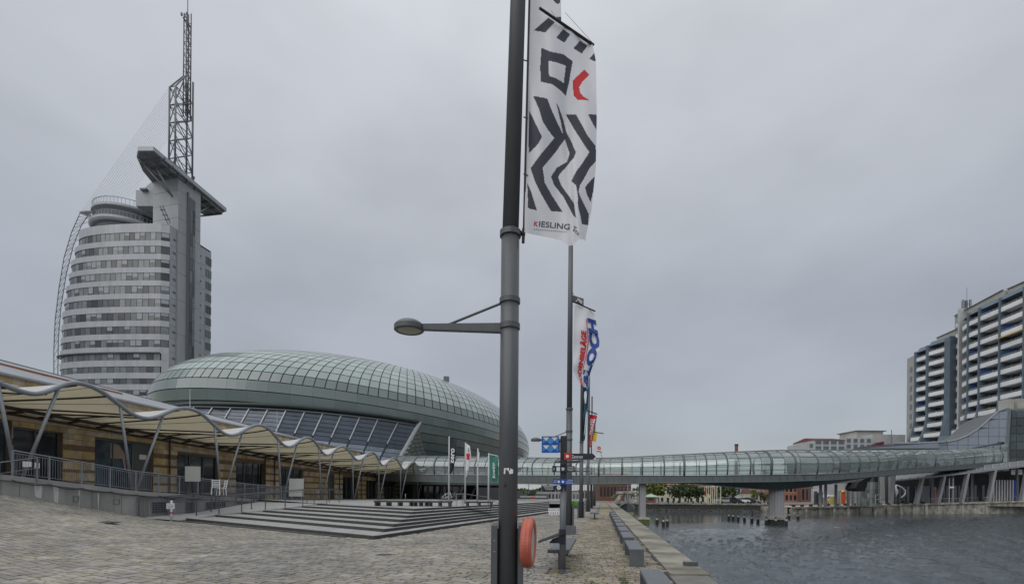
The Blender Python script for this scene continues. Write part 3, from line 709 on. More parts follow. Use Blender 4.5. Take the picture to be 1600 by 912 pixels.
# windows, doors
for k,(a,c,tz) in enumerate(ops_s):
    r=.25; n=max(1,round((c-a)/1.35)); bf=MB()
    wdw=None
    b=MB(); b.hexa([(WX(a)-r-.05,a,deck_z(a)-.1),(WX(c)-r-.05,c,deck_z(c)-.1),(WX(c)-r-.1,c,deck_z(c)-.1),(WX(a)-r-.1,a,deck_z(a)-.1)],[(WX(a)-r-.05,a,tz),(WX(c)-r-.05,c,tz),(WX(c)-r-.1,c,tz),(WX(a)-r-.1,a,tz)])
    wdw=obj('shop_window' if k not in(6,) else 'door',b,M['dark'],ab)
    for i in range(n):
        y0=lerp(a,c,i/n)+.04; y1=lerp(a,c,(i+1)/n)-.04; xo=-r
        b=MB(); b.hexa([(WX(y0)+xo,y0,deck_z(y0)+.05),(WX(y1)+xo,y1,deck_z(y1)+.05),(WX(y1)+xo-.03,y1,deck_z(y1)+.05),(WX(y0)+xo-.03,y0,deck_z(y0)+.05)],[(WX(y0)+xo,y0,tz-.08),(WX(y1)+xo,y1,tz-.08),(WX(y1)+xo-.03,y1,tz-.08),(WX(y0)+xo-.03,y0,tz-.08)])
        mt=M['dglass']
        if k==2: mt=M['poster'] if i<n*.55 else M['doorgrey']
        if k==6: mt=M['doorgrey']
        obj('pane',b,mt,wdw)
    b=MB()
    for i in range(n+1):
        y=lerp(a+.03,c-.03,i/n); b.bar((WX(y)-r+.03,y,deck_z(y)),(WX(y)-r+.03,y,tz),.07,.09)
    b.bar((WX(a)-r+.03,a,tz-.04),(WX(c)-r+.03,c,tz-.04),.09,.07)
    obj('frame',b,M['mull'],wdw)
    if k==2:
        y0,y1=lerp(a,c,.33),lerp(a,c,.47); z1=tz-.25; b=MB()
        f=lambda y,z:(WX(y)-r+.012,y,z)
        b.add([f(lerp(a,c,.30),tz-.2),f(lerp(a,c,.45),tz-.3),f(lerp(a,c,.54),tz-.9),f(lerp(a,c,.565),tz-1.9),f(lerp(a,c,.54),tz-2.0),f(lerp(a,c,.50),tz-1.2),f(lerp(a,c,.30),tz-1.25)],[(0,1,2,3,4,5,6)]); obj('poster_figure',b,M['posterpink'],wdw)
        y0,y1=lerp(a,c,.8),lerp(a,c,.93); b=MB(); b.hexa([(WX(y0)-r+.0,y0,3.95),(WX(y1)-r,y1,3.95),(WX(y1)-r+.02,y1,3.95),(WX(y0)-r+.02,y0,3.95)],[(WX(y0)-r,y0,4.3),(WX(y1)-r,y1,4.3),(WX(y1)-r+.02,y1,4.3),(WX(y0)-r+.02,y0,4.3)]); obj('notice',b,M['white'],wdw)
# end wall of the building (towards the bridge) and roof
b=MB(); b.hexa([(WX(89.5)-14,89.5,0),(WX(89.5)-.35,89.5,0),(WX(89.5)-.35,89.8,0),(WX(89.5)-14,89.8,0)],[(WX(89.5)-14,89.5,9),(WX(89.5)-.35,89.5,7.4),(WX(89.5)-.35,89.8,7.4),(WX(89.5)-14,89.8,9)]); obj('end_wall',b,M['sandlow'],ab)
def rtop(Y):
    px=800+764*(WX(Y)-4)/Y; return PZ(px,563+.26*px,Y) if px>-80 else 9.9
ys_=[12,16,20,24,28,32,36,40,44,48,52,56,60,66,72,78,84,89.8]
for y0,y1 in zip(ys_[:-1],ys_[1:]):
    b=MB(); y1_=y1-.03
    b.hexa([(WX(y0)+.12,y0,eave_z(y0)),(WX(y1_)+.12,y1_,eave_z(y1_)),(WX(y1_)-4,y1_,rtop(y1_)-.12),(WX(y0)-4,y0,rtop(y0)-.12)],[(WX(y0)+.12,y0,eave_z(y0)+.14),(WX(y1_)+.12,y1_,eave_z(y1_)+.14),(WX(y1_)-4,y1_,rtop(y1_)),(WX(y0)-4,y0,rtop(y0))])
    obj('roof_sheet',b,M['roof'],ab)
b=MB()
for y0,y1 in zip(ys_[:-1],ys_[1:]): b.hexa([(WX(y0)-4,y0,rtop(y0)-.13),(WX(y1)-4,y1,rtop(y1)-.13),(WX(y1)-20,y1,rtop(y1)-1.2),(WX(y0)-20,y0,rtop(y0)-1.2)],[(WX(y0)-4,y0,rtop(y0)+.06),(WX(y1)-4,y1,rtop(y1)+.06),(WX(y1)-20,y1,rtop(y1)-1),(WX(y0)-20,y0,rtop(y0)-1)])
obj('upper_roof',b,M['seam'],ab)
b=MB(); 
for y0,y1 in zip(ys_[:9],ys_[1:10]):
    if y0>=36: break
    f=lambda y:Vector((WX(y)-2.2,y,lerp(eave_z(y),rtop(y),.50)+.16)); b.bar(f(y0),f(y1),.1,.2)
obj('orange_trim',b,M['orange'],ab)
b=MB(); f=lambda y:Vector((WX(y)+.18,y,eave_z(y)+.02)); b.tube([f(y) for y in ys_],.09,8); obj('gutter',b,M['galv'],ab,smooth=True)
for px in (262,412,427,529,563):
    Y=wallY(px); b=MB(); b.tube([(WX(Y)+.14,Y,deck_z(Y)),(WX(Y)+.14,Y,eave_z(Y))],.06,8); obj('downpipe',b,M['rib'],ab)
for px in (14,213,391,486): 
    Y=wallY(px); b=MB(); b.box(WX(Y)+.03,WX(Y)+.2,Y-.25,Y+.25,eave_z(Y)-.9,eave_z(Y)-.75); obj('wall_light',b,M['black'],ab)

# ------------------------------------------------------------------ wavy canopy
EX=lambda Y:-24.3+.131*Y
def lineY(px): return 24.3/(.131+(800-px)/764)
raw=[(45,615,0),(127,600,1),(222,653,0),(296,639,1),(357,680,0),(408,665,1),(449,698,0),(482,684,1),(509.6,711,0),(535,698,1),(559,719,0),(582,707,1),(598,727,0),(616,715,1),(631,733,0),(646,722,1),(657,738,0),(671,728,1),(681,742,0),(688,735,1)]
stn=[(17.2,7.1,1)]+[(lineY(px),PZ(px,py,lineY(px)),c) for px,py,c in raw]
stn=[(14.0,6.1,0)]+stn
def edge_z(Y):
    for (a,za,ca),(b_,zb,cb) in zip(stn[:-1],stn[1:]):
        if Y<=b_:
            t=max(0,(Y-a)/(b_-a)); s=.5-.5*math.cos(PI*t)
            if ca: s=s**1.15
            else: s=1-(1-s)**1.15
            return lerp(za,zb,s)
    return stn[-1][1]
Yend=stn[-1][0]
cn=thing('wavy_canopy','cream membrane canopy with rolling wavy edge on slanting steel struts along the arcade','canopy',(EX(45),45,1))
def mem(Y,t,dz=0):     # t=0 outer edge, 1 at the wall
    zo=edge_z(Y); zi=beam_z(min(Y,88))+.25; s=t
    x=lerp(EX(Y),WX(Y)+.15,t); 
    z=lerp(zo,zi,s**.8)
    return Vector((x,Y,z+dz))
bays=[(a,c) for (a,_,c0),(c,_,c1) in zip(stn[:-1],stn[1:])]
tr=[s[0] for s in stn if not s[2]]+[Yend]
for y0,y1 in zip(tr[:-1],tr[1:]):
    b=MB(); b.grid(lambda u,v:mem(lerp(y0,y1,u),v),26,8); n1=len(b.f)
    b.mat(1); b.grid(lambda u,v:mem(lerp(y0,y1,1-u),v,.03),26,8)
    obj('membrane',b,[M['mem'],M['memtop']],cn,smooth=True)
    b=MB(); b.tube([mem(lerp(y0,y1,k/26),0,.02) for k in range(27)],.11,10,False); obj('edge_tube',b,M['tube'],cn,smooth=True)
    b=MB()
    for fs_ in (.24,.49,.74): b.tube([mem(lerp(y0,y1,fs_),k/8,-.012) for k in range(9)],.016,4,False)
    obj('membrane_seam',b,M['galv'],cn)
    ym=(y0+y1)/2
    for f_ in (.12,.36,.62,.88):
        Yr=lerp(y0,y1,f_); b=MB(); b.tube([mem(Yr,k/8,-.09) for k in range(9)],.05,6); obj('rib',b,M['rib'],cn,smooth=True)
        b=MB(); b.bar(mem(Yr,.86,-.25),mem(Yr,.985,-.35),.09,.13); obj('bracket',b,M['rib'],cn)
b=MB(); b.tube([Vector((WX(Y)+.8,Y,beam_z(Y)+.1)) for Y in [15+2.5*i for i in range(30)]],.10,8); obj('wall_beam',b,M['rib'],cn,smooth=True)
b=MB(); b.tube([Vector((WX(Y)+.3,Y,beam_z(Y)-.15)) for Y in [15+2.5*i for i in range(30)]],.07,8); obj('wall_beam',b,M['rib'],cn,smooth=True)
for Yt in tr[1:-1]:
    bx=EX(Yt)-.45
    base=Vector((bx,Yt,deck_z(Yt)))
    for d in (-1,1):
        Ya=Yt+d*min(1.35,(Yt*.055)); Ya=min(Ya,Yend-.1)
        if d<0 and Yt>75 or True:
            b=MB(); b.tube([base+Vector((0,d*.12,0)),Vector((EX(Ya),Ya,edge_z(Ya)-.08))],.075,10); obj('strut',b,M['galv'],cn,smooth=True)
    b=MB(); b.box(bx-.2,bx+.2,Yt-.3,Yt+.3,deck_z(Yt)-.01,deck_z(Yt)+.04); obj('foot_plate',b,M['galv'],cn)

# ---- small things on the arcade deck
def easel(px,Y,w,z0,z1,label):
    x=PXY(px,Y); t=thing('notice_board',label,'sign board',(x,Y,deck_z(Y)),rz=.0)
    b=MB(); b.box(x-w/2,x+w/2,Y-.03,Y+.03,z0,z1); obj('board',b,M['board'],t)
    for s in (-1,1): b=MB(); b.bar((x+s*w*.3,Y,deck_z(Y)-.02),(x+s*w*.2,Y,z0+.05),.04,.04); obj('leg',b,M['steel'],t)
easel(301,29.2,.9,2.25,3.15,'white notice board on legs standing behind the railing in front of the second shop window')
easel(463,38.5,1.15,1.35,2.75,'larger pale board standing behind the ramp railing under the canopy')
for (pa,pb,y0,y1,lab) in ((35,49,720,729,'white banner tied inside the balustrade near its left end'),(54,61,722,731,'small white square notice on the balustrade beside the banner')):
    Y=21.4; b=MB(); b.prism([P(pa,y1,Y),P(pb,y1,Y),P(pb,y0+1,Y),P(pa,y0,Y)],(0,.03,0)); tag(obj('rail_notice',b,M['white']),lab,'sign')
def bicycle(px,Y,label,mt,r=.34,rz=.3,zz=None):
    x=PXY(px,Y); z=zz if zz is not None else deck_z(Y); t=thing('bicycle',label,'bicycle',(x,Y,z),rz)
    R=Matrix.Translation((x,Y,z))@Matrix.Rotation(rz,4,'Z')
    W=lambda a,c,h:R@Vector((a,c,h))
    for s in (-1,1):
        b=MB(); b.tube([W(s*.52+r*math.cos(q*PI/9),0,r+r*math.sin(q*PI/9)) for q in range(19)],.022,5,False); w_=obj('wheel',b,M['black'],t)
        b=MB()
        for q in range(8): b.bar(W(s*.52,0,r),W(s*.52+r*.97*math.cos(q*PI/4),0,r+r*.97*math.sin(q*PI/4)),.008,.008)
        obj('spokes',b,M['galv'],w_)
    b=MB(); 
    for a,c in (((-.52,r),(-.05,.3)),((-.05,.3),(-.2,.85)),((-.52,r),(-.17,.7)),((-.05,.3),(.36,.75)),((-.17,.72),(.34,.82)),((.52,r),(.34,.95))): b.tube([W(a[0],0,a[1]),W(c[0],0,c[1])],.022,6)
    obj('frame',b,mt,t)
    b=MB(); b.tube([W(.30,-.26,1.0),W(.34,-.1,.97),W(.34,.1,.97),W(.30,.26,1.0)],.015,6); obj('handlebar',b,M['steel'],t)
    b=MB(); b.hexa([W(-.33,-.04,.86),W(-.08,-.03,.86),W(-.08,.03,.86),W(-.33,.07,.86)],[W(-.33,-.07,.92),W(-.08,-.02,.91),W(-.08,.02,.91),W(-.33,.07,.92)]); obj('saddle',b,M['black'],t)
def garden_chair(px,Y,rz,label):
    x=PXY(px,Y); z=deck_z(Y); t=thing('garden_chair',label,'chair',(x,Y,z),rz); R=Matrix.Translation((x,Y,z))@Matrix.Rotation(rz,4,'Z'); W=lambda a,c,h:R@Vector((a,c,h))
    b=MB(); b.hexa([W(-.22,-.2,.43),W(.22,-.2,.43),W(.22,.2,.43),W(-.22,.2,.43)],[W(-.22,-.2,.46),W(.22,-.2,.46),W(.22,.2,.46),W(-.22,.2,.46)]); obj('seat',b,M['white'],t)
    for a,c in ((-.2,-.18),(.2,-.18),(-.2,.18),(.2,.18)): b=MB(); b.bar(W(a*1.1,c*1.1,0),W(a,c,.43),.03,.03); obj('leg',b,M['white'],t)
    b=MB(); b.bar(W(-.2,.2,.44),W(-.2,.28,.95),.03,.03); b.bar(W(.2,.2,.44),W(.2,.28,.95),.03,.03)
    for q in range(4): b.bar(W(-.2,.22+.015*q,.56+.11*q),W(.2,.22+.015*q,.56+.11*q),.02,.045)
    obj('backrest',b,M['white'],t)
garden_chair(337,29.8,.5,'white garden chair behind the railing by the third canopy support')
garden_chair(346,30.4,-.7,'second white garden chair just right of the first one behind the railing')
bicycle(698,52,'pale bicycle parked beside the first tall banner',M['white'],rz=.2)
bicycle(706,54,'silver bicycle parked just right of the first tall banner',M['galv'],rz=.5)

# sign post with red band at the foot of the ramp
x,Y=PXY(268,26.9),26.9; z=0.0
t=thing('warning_post','small white post with red band and square notice at the foot of the ramp','sign post',(x,Y,z))
b=MB(); b.tube([(x,Y,0),(x,Y,1.05)],.055,10); obj('post',b,M['white'],t,smooth=True)
b=MB(); b.tube([(x,Y,.42),(x,Y,.52)],.057,10); obj('red_band',b,M['red'],t)
b=MB(); b.lathe((x,Y,1.05),[(.06,0),(.065,.03),(.05,.08),(0,.1)],10); obj('cap',b,M['white'],t)
b=MB(); b.box(x-.22,x+.22,Y-.08,Y-.06,.68,1.0); s_=obj('notice',b,M['white'],t)
b=MB()
for k,(a,c) in enumerate(((-.18,.05),(.08,.18),(-.18,.15),(-.15,.17),(-.18,.02))): b.box(x+a,x+c,Y-.085,Y-.081,.95-k*.055,.965-k*.055)
obj('notice_print',b,M['ink'],s_)

# ------------------------------------------------------------------ glass dome building
KC=Vector((-27.6511,125.4668,15.0629)); KA,KB,KZ=63.8658,29.1938,14.9476; KT=1.3135
def ksh(t): return 1+.0184*t-.016*t*t, 1+.0471*t+.0123*t*t
ku=Vector((math.cos(KT),math.sin(KT),0)); kv=Vector((-math.sin(KT),math.cos(KT),0))
def kp(phi,be,s=1.0):
    t=math.cos(be)*math.cos(phi); a,c=ksh(t)
    return KC+ku*(KA*s*t)+kv*(KB*s*a*math.cos(be)*math.sin(phi))+Vector((0,0,KZ*s*c*math.sin(be)))
def kF(p,s=1.0):
    q=p-KC; t=max(-1,min(1,q.dot(ku)/KA/s)); a,c=ksh(t); return (q.dot(ku)/KA/s)**2+(q.dot(kv)/KB/a/s)**2+(q.z/KZ/c/s)**2-1
def khit(px,py,s=1.0):
    d=RT*((px-PX0)/F)+UP*((PY0-py)/F)+FW; best=(1e9,100); y=40
    while y<200:
        f=kF(EYE+d*y,s)
        if f<best[0]: best=(f,y)
        if f<0:
            lo,hi=y-1,y
            for _ in range(20):
                m_=(lo+hi)/2
                if kF(EYE+d*m_,s)<0: hi=m_
                else: lo=m_
            return EYE+d*hi
        y+=1
    return EYE+d*best[1]
dm=thing('glass_dome_building','huge green glass ellipsoid building lying behind the arcade roof','building',(KC.x,KC.y,0))
b=MB(); 
NP,NB=96,26
b.grid(lambda u,v:kp(2*PI*u,lerp(math.radians(-62),math.radians(89.5),v),.9985),NP,NB); obj('shell_frame',b,M['kseam'],dm,smooth=True)
bes=[]; be=math.radians(89)
# band edges by arc length of 2.15 m along the middle section
be=math.radians(80); 
while be>math.radians(-50):
    bes.append(be); ds=math.hypot(KB*math.sin(be),KZ*math.cos(be)); be-=1.55/ds
segs=168
pl=[]; rowi=0
rr_=random.Random(3)
def beta_at(px,py):
    h=khit(px,py); return math.asin(max(-1,min(1,(h.z-KC.z)/KZ)))
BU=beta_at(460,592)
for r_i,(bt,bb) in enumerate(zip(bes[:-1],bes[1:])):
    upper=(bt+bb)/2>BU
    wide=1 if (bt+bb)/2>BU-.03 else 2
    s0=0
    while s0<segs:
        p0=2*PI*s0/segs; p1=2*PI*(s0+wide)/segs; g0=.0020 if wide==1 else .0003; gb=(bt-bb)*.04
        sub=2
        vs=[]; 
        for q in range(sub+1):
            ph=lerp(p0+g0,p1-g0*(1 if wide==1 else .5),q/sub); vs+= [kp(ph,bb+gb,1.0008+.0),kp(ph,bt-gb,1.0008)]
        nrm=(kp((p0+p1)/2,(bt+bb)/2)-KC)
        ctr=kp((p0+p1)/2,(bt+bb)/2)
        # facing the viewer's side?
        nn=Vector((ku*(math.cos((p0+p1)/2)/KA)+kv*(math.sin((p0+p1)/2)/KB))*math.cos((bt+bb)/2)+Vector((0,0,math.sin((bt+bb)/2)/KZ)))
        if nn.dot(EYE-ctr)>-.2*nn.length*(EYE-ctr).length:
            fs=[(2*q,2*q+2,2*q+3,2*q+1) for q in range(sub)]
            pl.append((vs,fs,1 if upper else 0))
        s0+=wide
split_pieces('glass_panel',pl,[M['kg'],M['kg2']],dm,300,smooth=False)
b=MB(); b.grid(lambda u,v:kp(2*PI*u,lerp(math.radians(80),math.radians(89.9),v),1.001),64,3); obj('roof_cap',b,M['roof'],dm,smooth=True)
b=MB(); p=khit(697,591); b.box(p.x-.55,p.x+.55,p.y,p.y+1.2,p.z-.8,p.z+.5); obj('roof_unit',b,M['steel2'],dm)
# slanting dark roof in front of the dome
top=[(268,636),(300,633),(350,633),(400,634),(450,636),(500,640),(550,645),(600,651),(655,660)]
bot=[(235,664),(268,672),(318,684),(368,692),(420,700),(470,706),(520,712),(570,717),(620,722)]
TP=[]; BP=[]
for (a,b_),(c,d) in zip(top,bot):
    h=khit(a,b_,1.004); TP.append(h)
    Yb=h.y*.94; BP.append(P(c,d,Yb))
def rs(s,t,o=0.0):
    k=min(int(s),len(TP)-2); f_=s-k
    a=TP[k].lerp(TP[k+1],f_); c=BP[k].lerp(BP[k+1],f_); return a.lerp(c,t)+Vector((0,-o,o*.6))
b=MB(); b.grid(lambda u,v:rs(u*8*.9999,v,-.12),24,4); obj('slanted_roof_base',b,M['kseam'],dm)
b=MB(); b.tube([rs(k*8/24*.9999,0,.25) for k in range(25)],.28,8); obj('eave_beam',b,M['kseam'],dm,smooth=True)
b=MB(); b.tube([rs(k*8/24*.9999,.09,.15) for k in range(25)],.10,6); obj('eave_gutter',b,M['seam'],dm,smooth=True)
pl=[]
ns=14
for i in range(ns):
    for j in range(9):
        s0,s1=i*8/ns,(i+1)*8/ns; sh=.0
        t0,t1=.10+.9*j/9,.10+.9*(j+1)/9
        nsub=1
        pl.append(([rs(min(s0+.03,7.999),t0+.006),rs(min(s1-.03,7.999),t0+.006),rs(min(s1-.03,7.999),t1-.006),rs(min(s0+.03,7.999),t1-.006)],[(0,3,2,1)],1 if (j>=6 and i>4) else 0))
split_pieces('roof_panel',pl,[M['kblue'],M['kblue_refl']],dm,150)
for i in range(1,ns):
    b=MB(); b.bar(rs(i*8/ns,.10,.1),rs(i*8/ns,.62 if i>4 else .8,.1),.13,.13); obj('white_batten',b,M['kwhite'],dm)
b=MB(); b.bar(rs(7.999,0,.1),rs(7.999,1.0,.1),.8,.35); obj('verge_strip',b,M['kwhite'],dm)
b=MB(); b.tube([P(px,py,80) for px,py in ((375,659),(400,661),(430,666),(460,675),(490,686),(520,698))],.16,6); obj('walkway_edge',b,M['kwhite'],dm,smooth=True)
# gable of the slanting roof: dark glass with short white shelves
g0=TP[-1]; g1=BP[-1]; g2=khit(668,714,1.0)
b=MB(); b.add([g0,g1,g2],[(0,1,2)]); obj('gable_glass',b,M['kseam'],dm)
pl=[]
for j in range(9):
    t0,t1=j/9+.008,(j+1)/9-.008
    a0,a1=g0.lerp(g1,t0),g0.lerp(g1,t1); c0,c1=g0.lerp(g2,t0),g0.lerp(g2,t1); n=max(1,round((a1-c1).length/2.2))
    for k in range(n):
        q=[a0.lerp(c0,k/n+.01),a0.lerp(c0,(k+1)/n-.01),a1.lerp(c1,(k+1)/n-.01),a1.lerp(c1,k/n+.01)]
        pl.append(([v+Vector((.05,-.15,0)) for v in q],[(0,3,2,1)]))
split_pieces('gable_pane',pl,M['kg'],dm,60)
for j in range(1,9):
    a=g0.lerp(g1,j/9); c=g0.lerp(g2,j/9); b=MB(); b.bar(a+Vector((.0,-.3,0)),a.lerp(c,.22)+Vector((0,-.3,0)),.25,.12); obj('shelf',b,M['white'],dm)
# thin lightning rods on the arcade roof
for k,(px,y0,y1,Y,lab) in enumerate(((297,607,642,50,'thin lightning rod on the arcade roof before the left part of the dome'),(433,642,683,62,'thin lightning rod on the arcade roof before the dark slanting roof'),(529,672,700,72,'short thin lightning rod near the right end of the slanting roof'),(592,700,712,84,'shortest lightning rod beside the gable of the slanting roof'))):
    a=P(px,y1,Y); b=MB(); b.tube([a-Vector((0,0,2.0)),P(px,y0,Y)],[.05,.03],5); tag(obj('lightning_rod',b,M['kwhite']),lab,'lightning rod')
# ground floor of the dome below the bridge
gf=thing('dome_ground_floor','dark glazed ground floor with slanting concrete columns under the left end of the bridge','building',(-6,84,.8))
b=MB()
x0,x1=PXY(634,88),PXY(792,88)
b.box(x0,x1,88,92,.8,5.2); obj('back_wall',b,M['dark'],gf)
b=MB(); b.box(x0,x1+.5,80,92,PZ(700,755,80)-.2,5.9); obj('soffit',b,M['bdeck'],gf)
for px in (648,668,690,712,735,757,778):
    b=MB(); x=PXY(px,84); b.bar((x,84,.8),(x+(.1 if px<700 else 1.8),84,5.2),.45,.35); obj('column',b,M['pier'] if px>700 else M['steel2'],gf)
for i in range(9):
    a=x0+.4+i*1.15; b=MB(); b.box(a,a+1.05,87.8,87.9,.9,3.6); obj('pane',b,M['cwg'],gf)
b=MB(); xx=PXY(745,76); b.box(xx,PXY(781,76),76,80,.82,PZ(760,761,76)); o=obj('service_box',b,M['steel2']); tag(o,'low grey service building behind the green banner','building')

# ------------------------------------------------------------------ tower with mast
tw=thing('hotel_tower','tall pale grey tower with curved sail-shaped left side, banded windows and a lattice mast','tower',(-115,150,0))
rows=[(362.6,375.5,119.6),(383.9,396.5,113.3),(405,417.5,107.7),(425.7,438,104.7),(446,458.5,100.3),(466.7,479,97.3),(488.3,500.5,95),(509.5,521.5,93.6),(530.4,542,92.8),(551.7,562.5,92),(572.2,582,91.5),(591,600,91.5),(609,618,92),(627,636,92)]
def tpath(xl,n=22,inset=0.0,x_r=248.0,far=0):
    xr=PXY(x_r,140); D=10; xL=PXY(xl,150)
    for _ in range(6):
        mn=min(PX0+F*(xr+(xL-xr)*math.sin(k/60*PI/2))/(140+D*(1-math.cos(k/60*PI/2)**.6)) for k in range(61)); xL+=(xl-mn)/F*146
    xL+=inset
    dense=[]
    for k in range(121):
        th=k/120*PI/2; dense.append(Vector((xr+(xL-xr)*math.sin(th),140+D*(1-math.cos(th)**.6)+inset*.9,0)))
    Ls=[0]
    for a,c in zip(dense[:-1],dense[1:]): Ls.append(Ls[-1]+(c-a).length)
    out=[]; j=0
    for k in range(n+1):
        s=Ls[-1]*k/n
        while j<119 and Ls[j+1]<s: j+=1
        out.append(dense[j].lerp(dense[j+1],min(1,(s-Ls[j])/max(1e-6,Ls[j+1]-Ls[j]))))
    return out
CH=Vector((PXY(262,140.7),140.7,0)); FR=Vector((PXY(327,156),156,0))
def zc(py,px=248,Y=140): return PZ(px,py,Y)
edges=[zc(349)]+[zc((a[1]+b_[0])/2) for a,b_ in zip(rows[:-1],rows[1:])]+[zc(650)]
def band(path,z0,z1,mb,closeto=None):
    for p,q in zip(path[:-1],path[1:]):
        mb.poly((q.x,q.y,z0),(p.x,p.y,z0),(p.x,p.y,z1),(q.x,q.y,z1))
prevb=zc(349)
pane_total=0
for i,(yt,yb,xl) in enumerate(rows):
    zt,zb=zc(yt),zc(yb); znext=zc(rows[i+1][0]) if i+1<len(rows) else 0
    n=22 if i<9 else 20
    low=i>=9
    base=tpath(xl,40); 
    ch=[CH]+base if not low else [CH]+base
    # spandrel above this window row
    b=MB(); band(ch,zt,prevb,b); 
    # returns (underside and top) so that it reads as thick
    ins=[CH+Vector((0,.5,0))]+tpath(xl,40,.25)
    for p,q,r,s_ in zip(ch[:-1],ch[1:],ins[:-1],ins[1:]):
        b.poly((p.x,p.y,zt),(q.x,q.y,zt),(s_.x,s_.y,zt),(r.x,r.y,zt)); b.poly((q.x,q.y,prevb),(p.x,p.y,prevb),(r.x,r.y,prevb),(s_.x,s_.y,prevb))
    obj('facade_band',b,M['tw'],tw)
    # windows
    pth=([CH+Vector((-.1,.14,0))] if not low else [])+tpath(xl,n,.14)
    for k,(p,q) in enumerate(zip(pth[:-1],pth[1:])):
        p2=p.lerp(q,.045); q2=p.lerp(q,.955)
        b=MB(); b.hexa([(q2.x,q2.y,zb+.05),(p2.x,p2.y,zb+.05),(p2.x,p2.y+.08,zb+.05),(q2.x,q2.y+.08,zb+.05)],[(q2.x,q2.y,zt-.05),(p2.x,p2.y,zt-.05),(p2.x,p2.y+.08,zt-.05),(q2.x,q2.y+.08,zt-.05)])
        obj('window_pane',b,M['twglass'],tw)
        if random.random()<.3:
            d=random.choice([.35,.55,.8]); b=MB(); zz=lerp(zt,zb,d); o_=Vector((0,-.03,0)); b.poly(tuple(q2+o_+Vector((0,0,zz)) ),tuple(p2+o_+Vector((0,0,zz))),tuple(p2+o_+Vector((0,0,zt-.05))),tuple(q2+o_+Vector((0,0,zt-.05))))
            obj('blind',b,M['galv'],tw)
    b=MB(); band([v+Vector((0,.09,0)) for v in pth],zb,zt,b)
    if low: p0=Vector((PXY(251,140),140.4,0)); 
    obj('window_frame',b,M['seam'],tw)
    prevb=zb
    if low:
        b=MB(); a=Vector((PXY(250,140),140.05,0)); b.poly((a.x,a.y,zb),(CH.x,CH.y,zb),(CH.x,CH.y,zt),(a.x,a.y,zt)); obj('corner_panel',b,M['tw'],tw)
b=MB(); band([CH]+tpath(92,40),0,prevb,b); obj('facade_band',b,M['tw'],tw)
# back side and interior core so the body is solid
b=MB(); pth=[CH+Vector((-.15,.8,0))]+tpath(112,24,.8)
ring=pth+[Vector((PXY(120,165)+8,168,0)),FR+Vector((-.2,.2,0))]
b.prism([(v.x,v.y,0) for v in ring],(0,0,zc(351))); obj('inner_body',b,M['seam'],tw)
b=MB(); top=[CH]+tpath(119.6,24)+[Vector((PXY(128,165)+8,166,0)),FR]; b.prism([(v.x,v.y,zc(350)) for v in top],(0,0,.12)); obj('roof_slab',b,M['tw'],tw)
# side wall panels
def side(s,o=0.0):                    # 0 at chamfer, 1 at right end
    d=(FR-CH); nrm=Vector((d.y,-d.x,0)).normalized(); return CH+d*s+nrm*o
def side_s(px): 
    u=(px-800)/764; d=FR-CH; return (u*CH.y-CH.x)/(d.x-u*d.y)
side_top=zc(352,262,140.7); 
zlv=[side_top]+[zc((rows[i][1]+rows[i+1][0])/2) for i in range(len(rows)-1)]+[0]
sc_a=side_s(285); sc_b=side_s(301)
for i in range(len(zlv)-1):
    z1,z0=zlv[i]-.06,zlv[i+1]
    if i==0: pass
    for (s0,s1) in ((0,sc_a),(sc_b+.02,side_s(317.5)),(side_s(317.5),1)):
        zt_=z1
        if s0>.4 and i==0: zt_=z1-.4
        b=MB(); p,q=side(s0+.002),side(s1-.002); b.poly((p.x,p.y,z0),(q.x,q.y,z0),(q.x,q.y,zt_),(p.x,p.y,zt_)); obj('side_panel',b,M['tw'],tw)
    if i<len(rows):
        zt,zb=zc(rows[i][0]),zc(rows[i][1])
        for (pa,pb,mt,zz) in ((267,271.5,'dark',.45),(308,311.5,'dark',.4)):
            p,q=side(side_s(pa),.05),side(side_s(pb),.05); zm=lerp(zb,zt,.55); b=MB(); b.poly((p.x,p.y,zm-.35),(q.x,q.y,zm-.35),(q.x,q.y,zm+.3),(p.x,p.y,zm+.3)); obj('vent',b,M['seam'],tw)
        p,q=side(side_s(319),.06),side(side_s(326.5),.06); b=MB(); b.poly((p.x,p.y,zb-.2),(q.x,q.y,zb-.2),(q.x,q.y,zt-.1),(p.x,p.y,zt-.1)); w_=obj('side_window',b,M['twglass'],tw)
        b=MB(); m_=p.lerp(q,.5); 
        for v in (p,m_,q): b.bar((v.x+.03,v.y,zb-.2),(v.x+.03,v.y,zt-.1),.18,.1)
        obj('frame',b,M['seam'],w_)
# recessed ledge over the dark floor
b=MB(); pth=tpath(91,30,-.5)[:]; 
for p,q in zip(pth[:-1],pth[1:]): b.hexa([(q.x,q.y,zc(551.5)),(p.x,p.y,zc(551.5)),(p.x,p.y+.8,zc(551.5)),(q.x,q.y+.8,zc(551.5))],[(q.x,q.y,zc(550)),(p.x,p.y,zc(550)),(p.x,p.y+.8,zc(550)),(q.x,q.y+.8,zc(550))])
obj('ledge',b,M['seam'],tw)
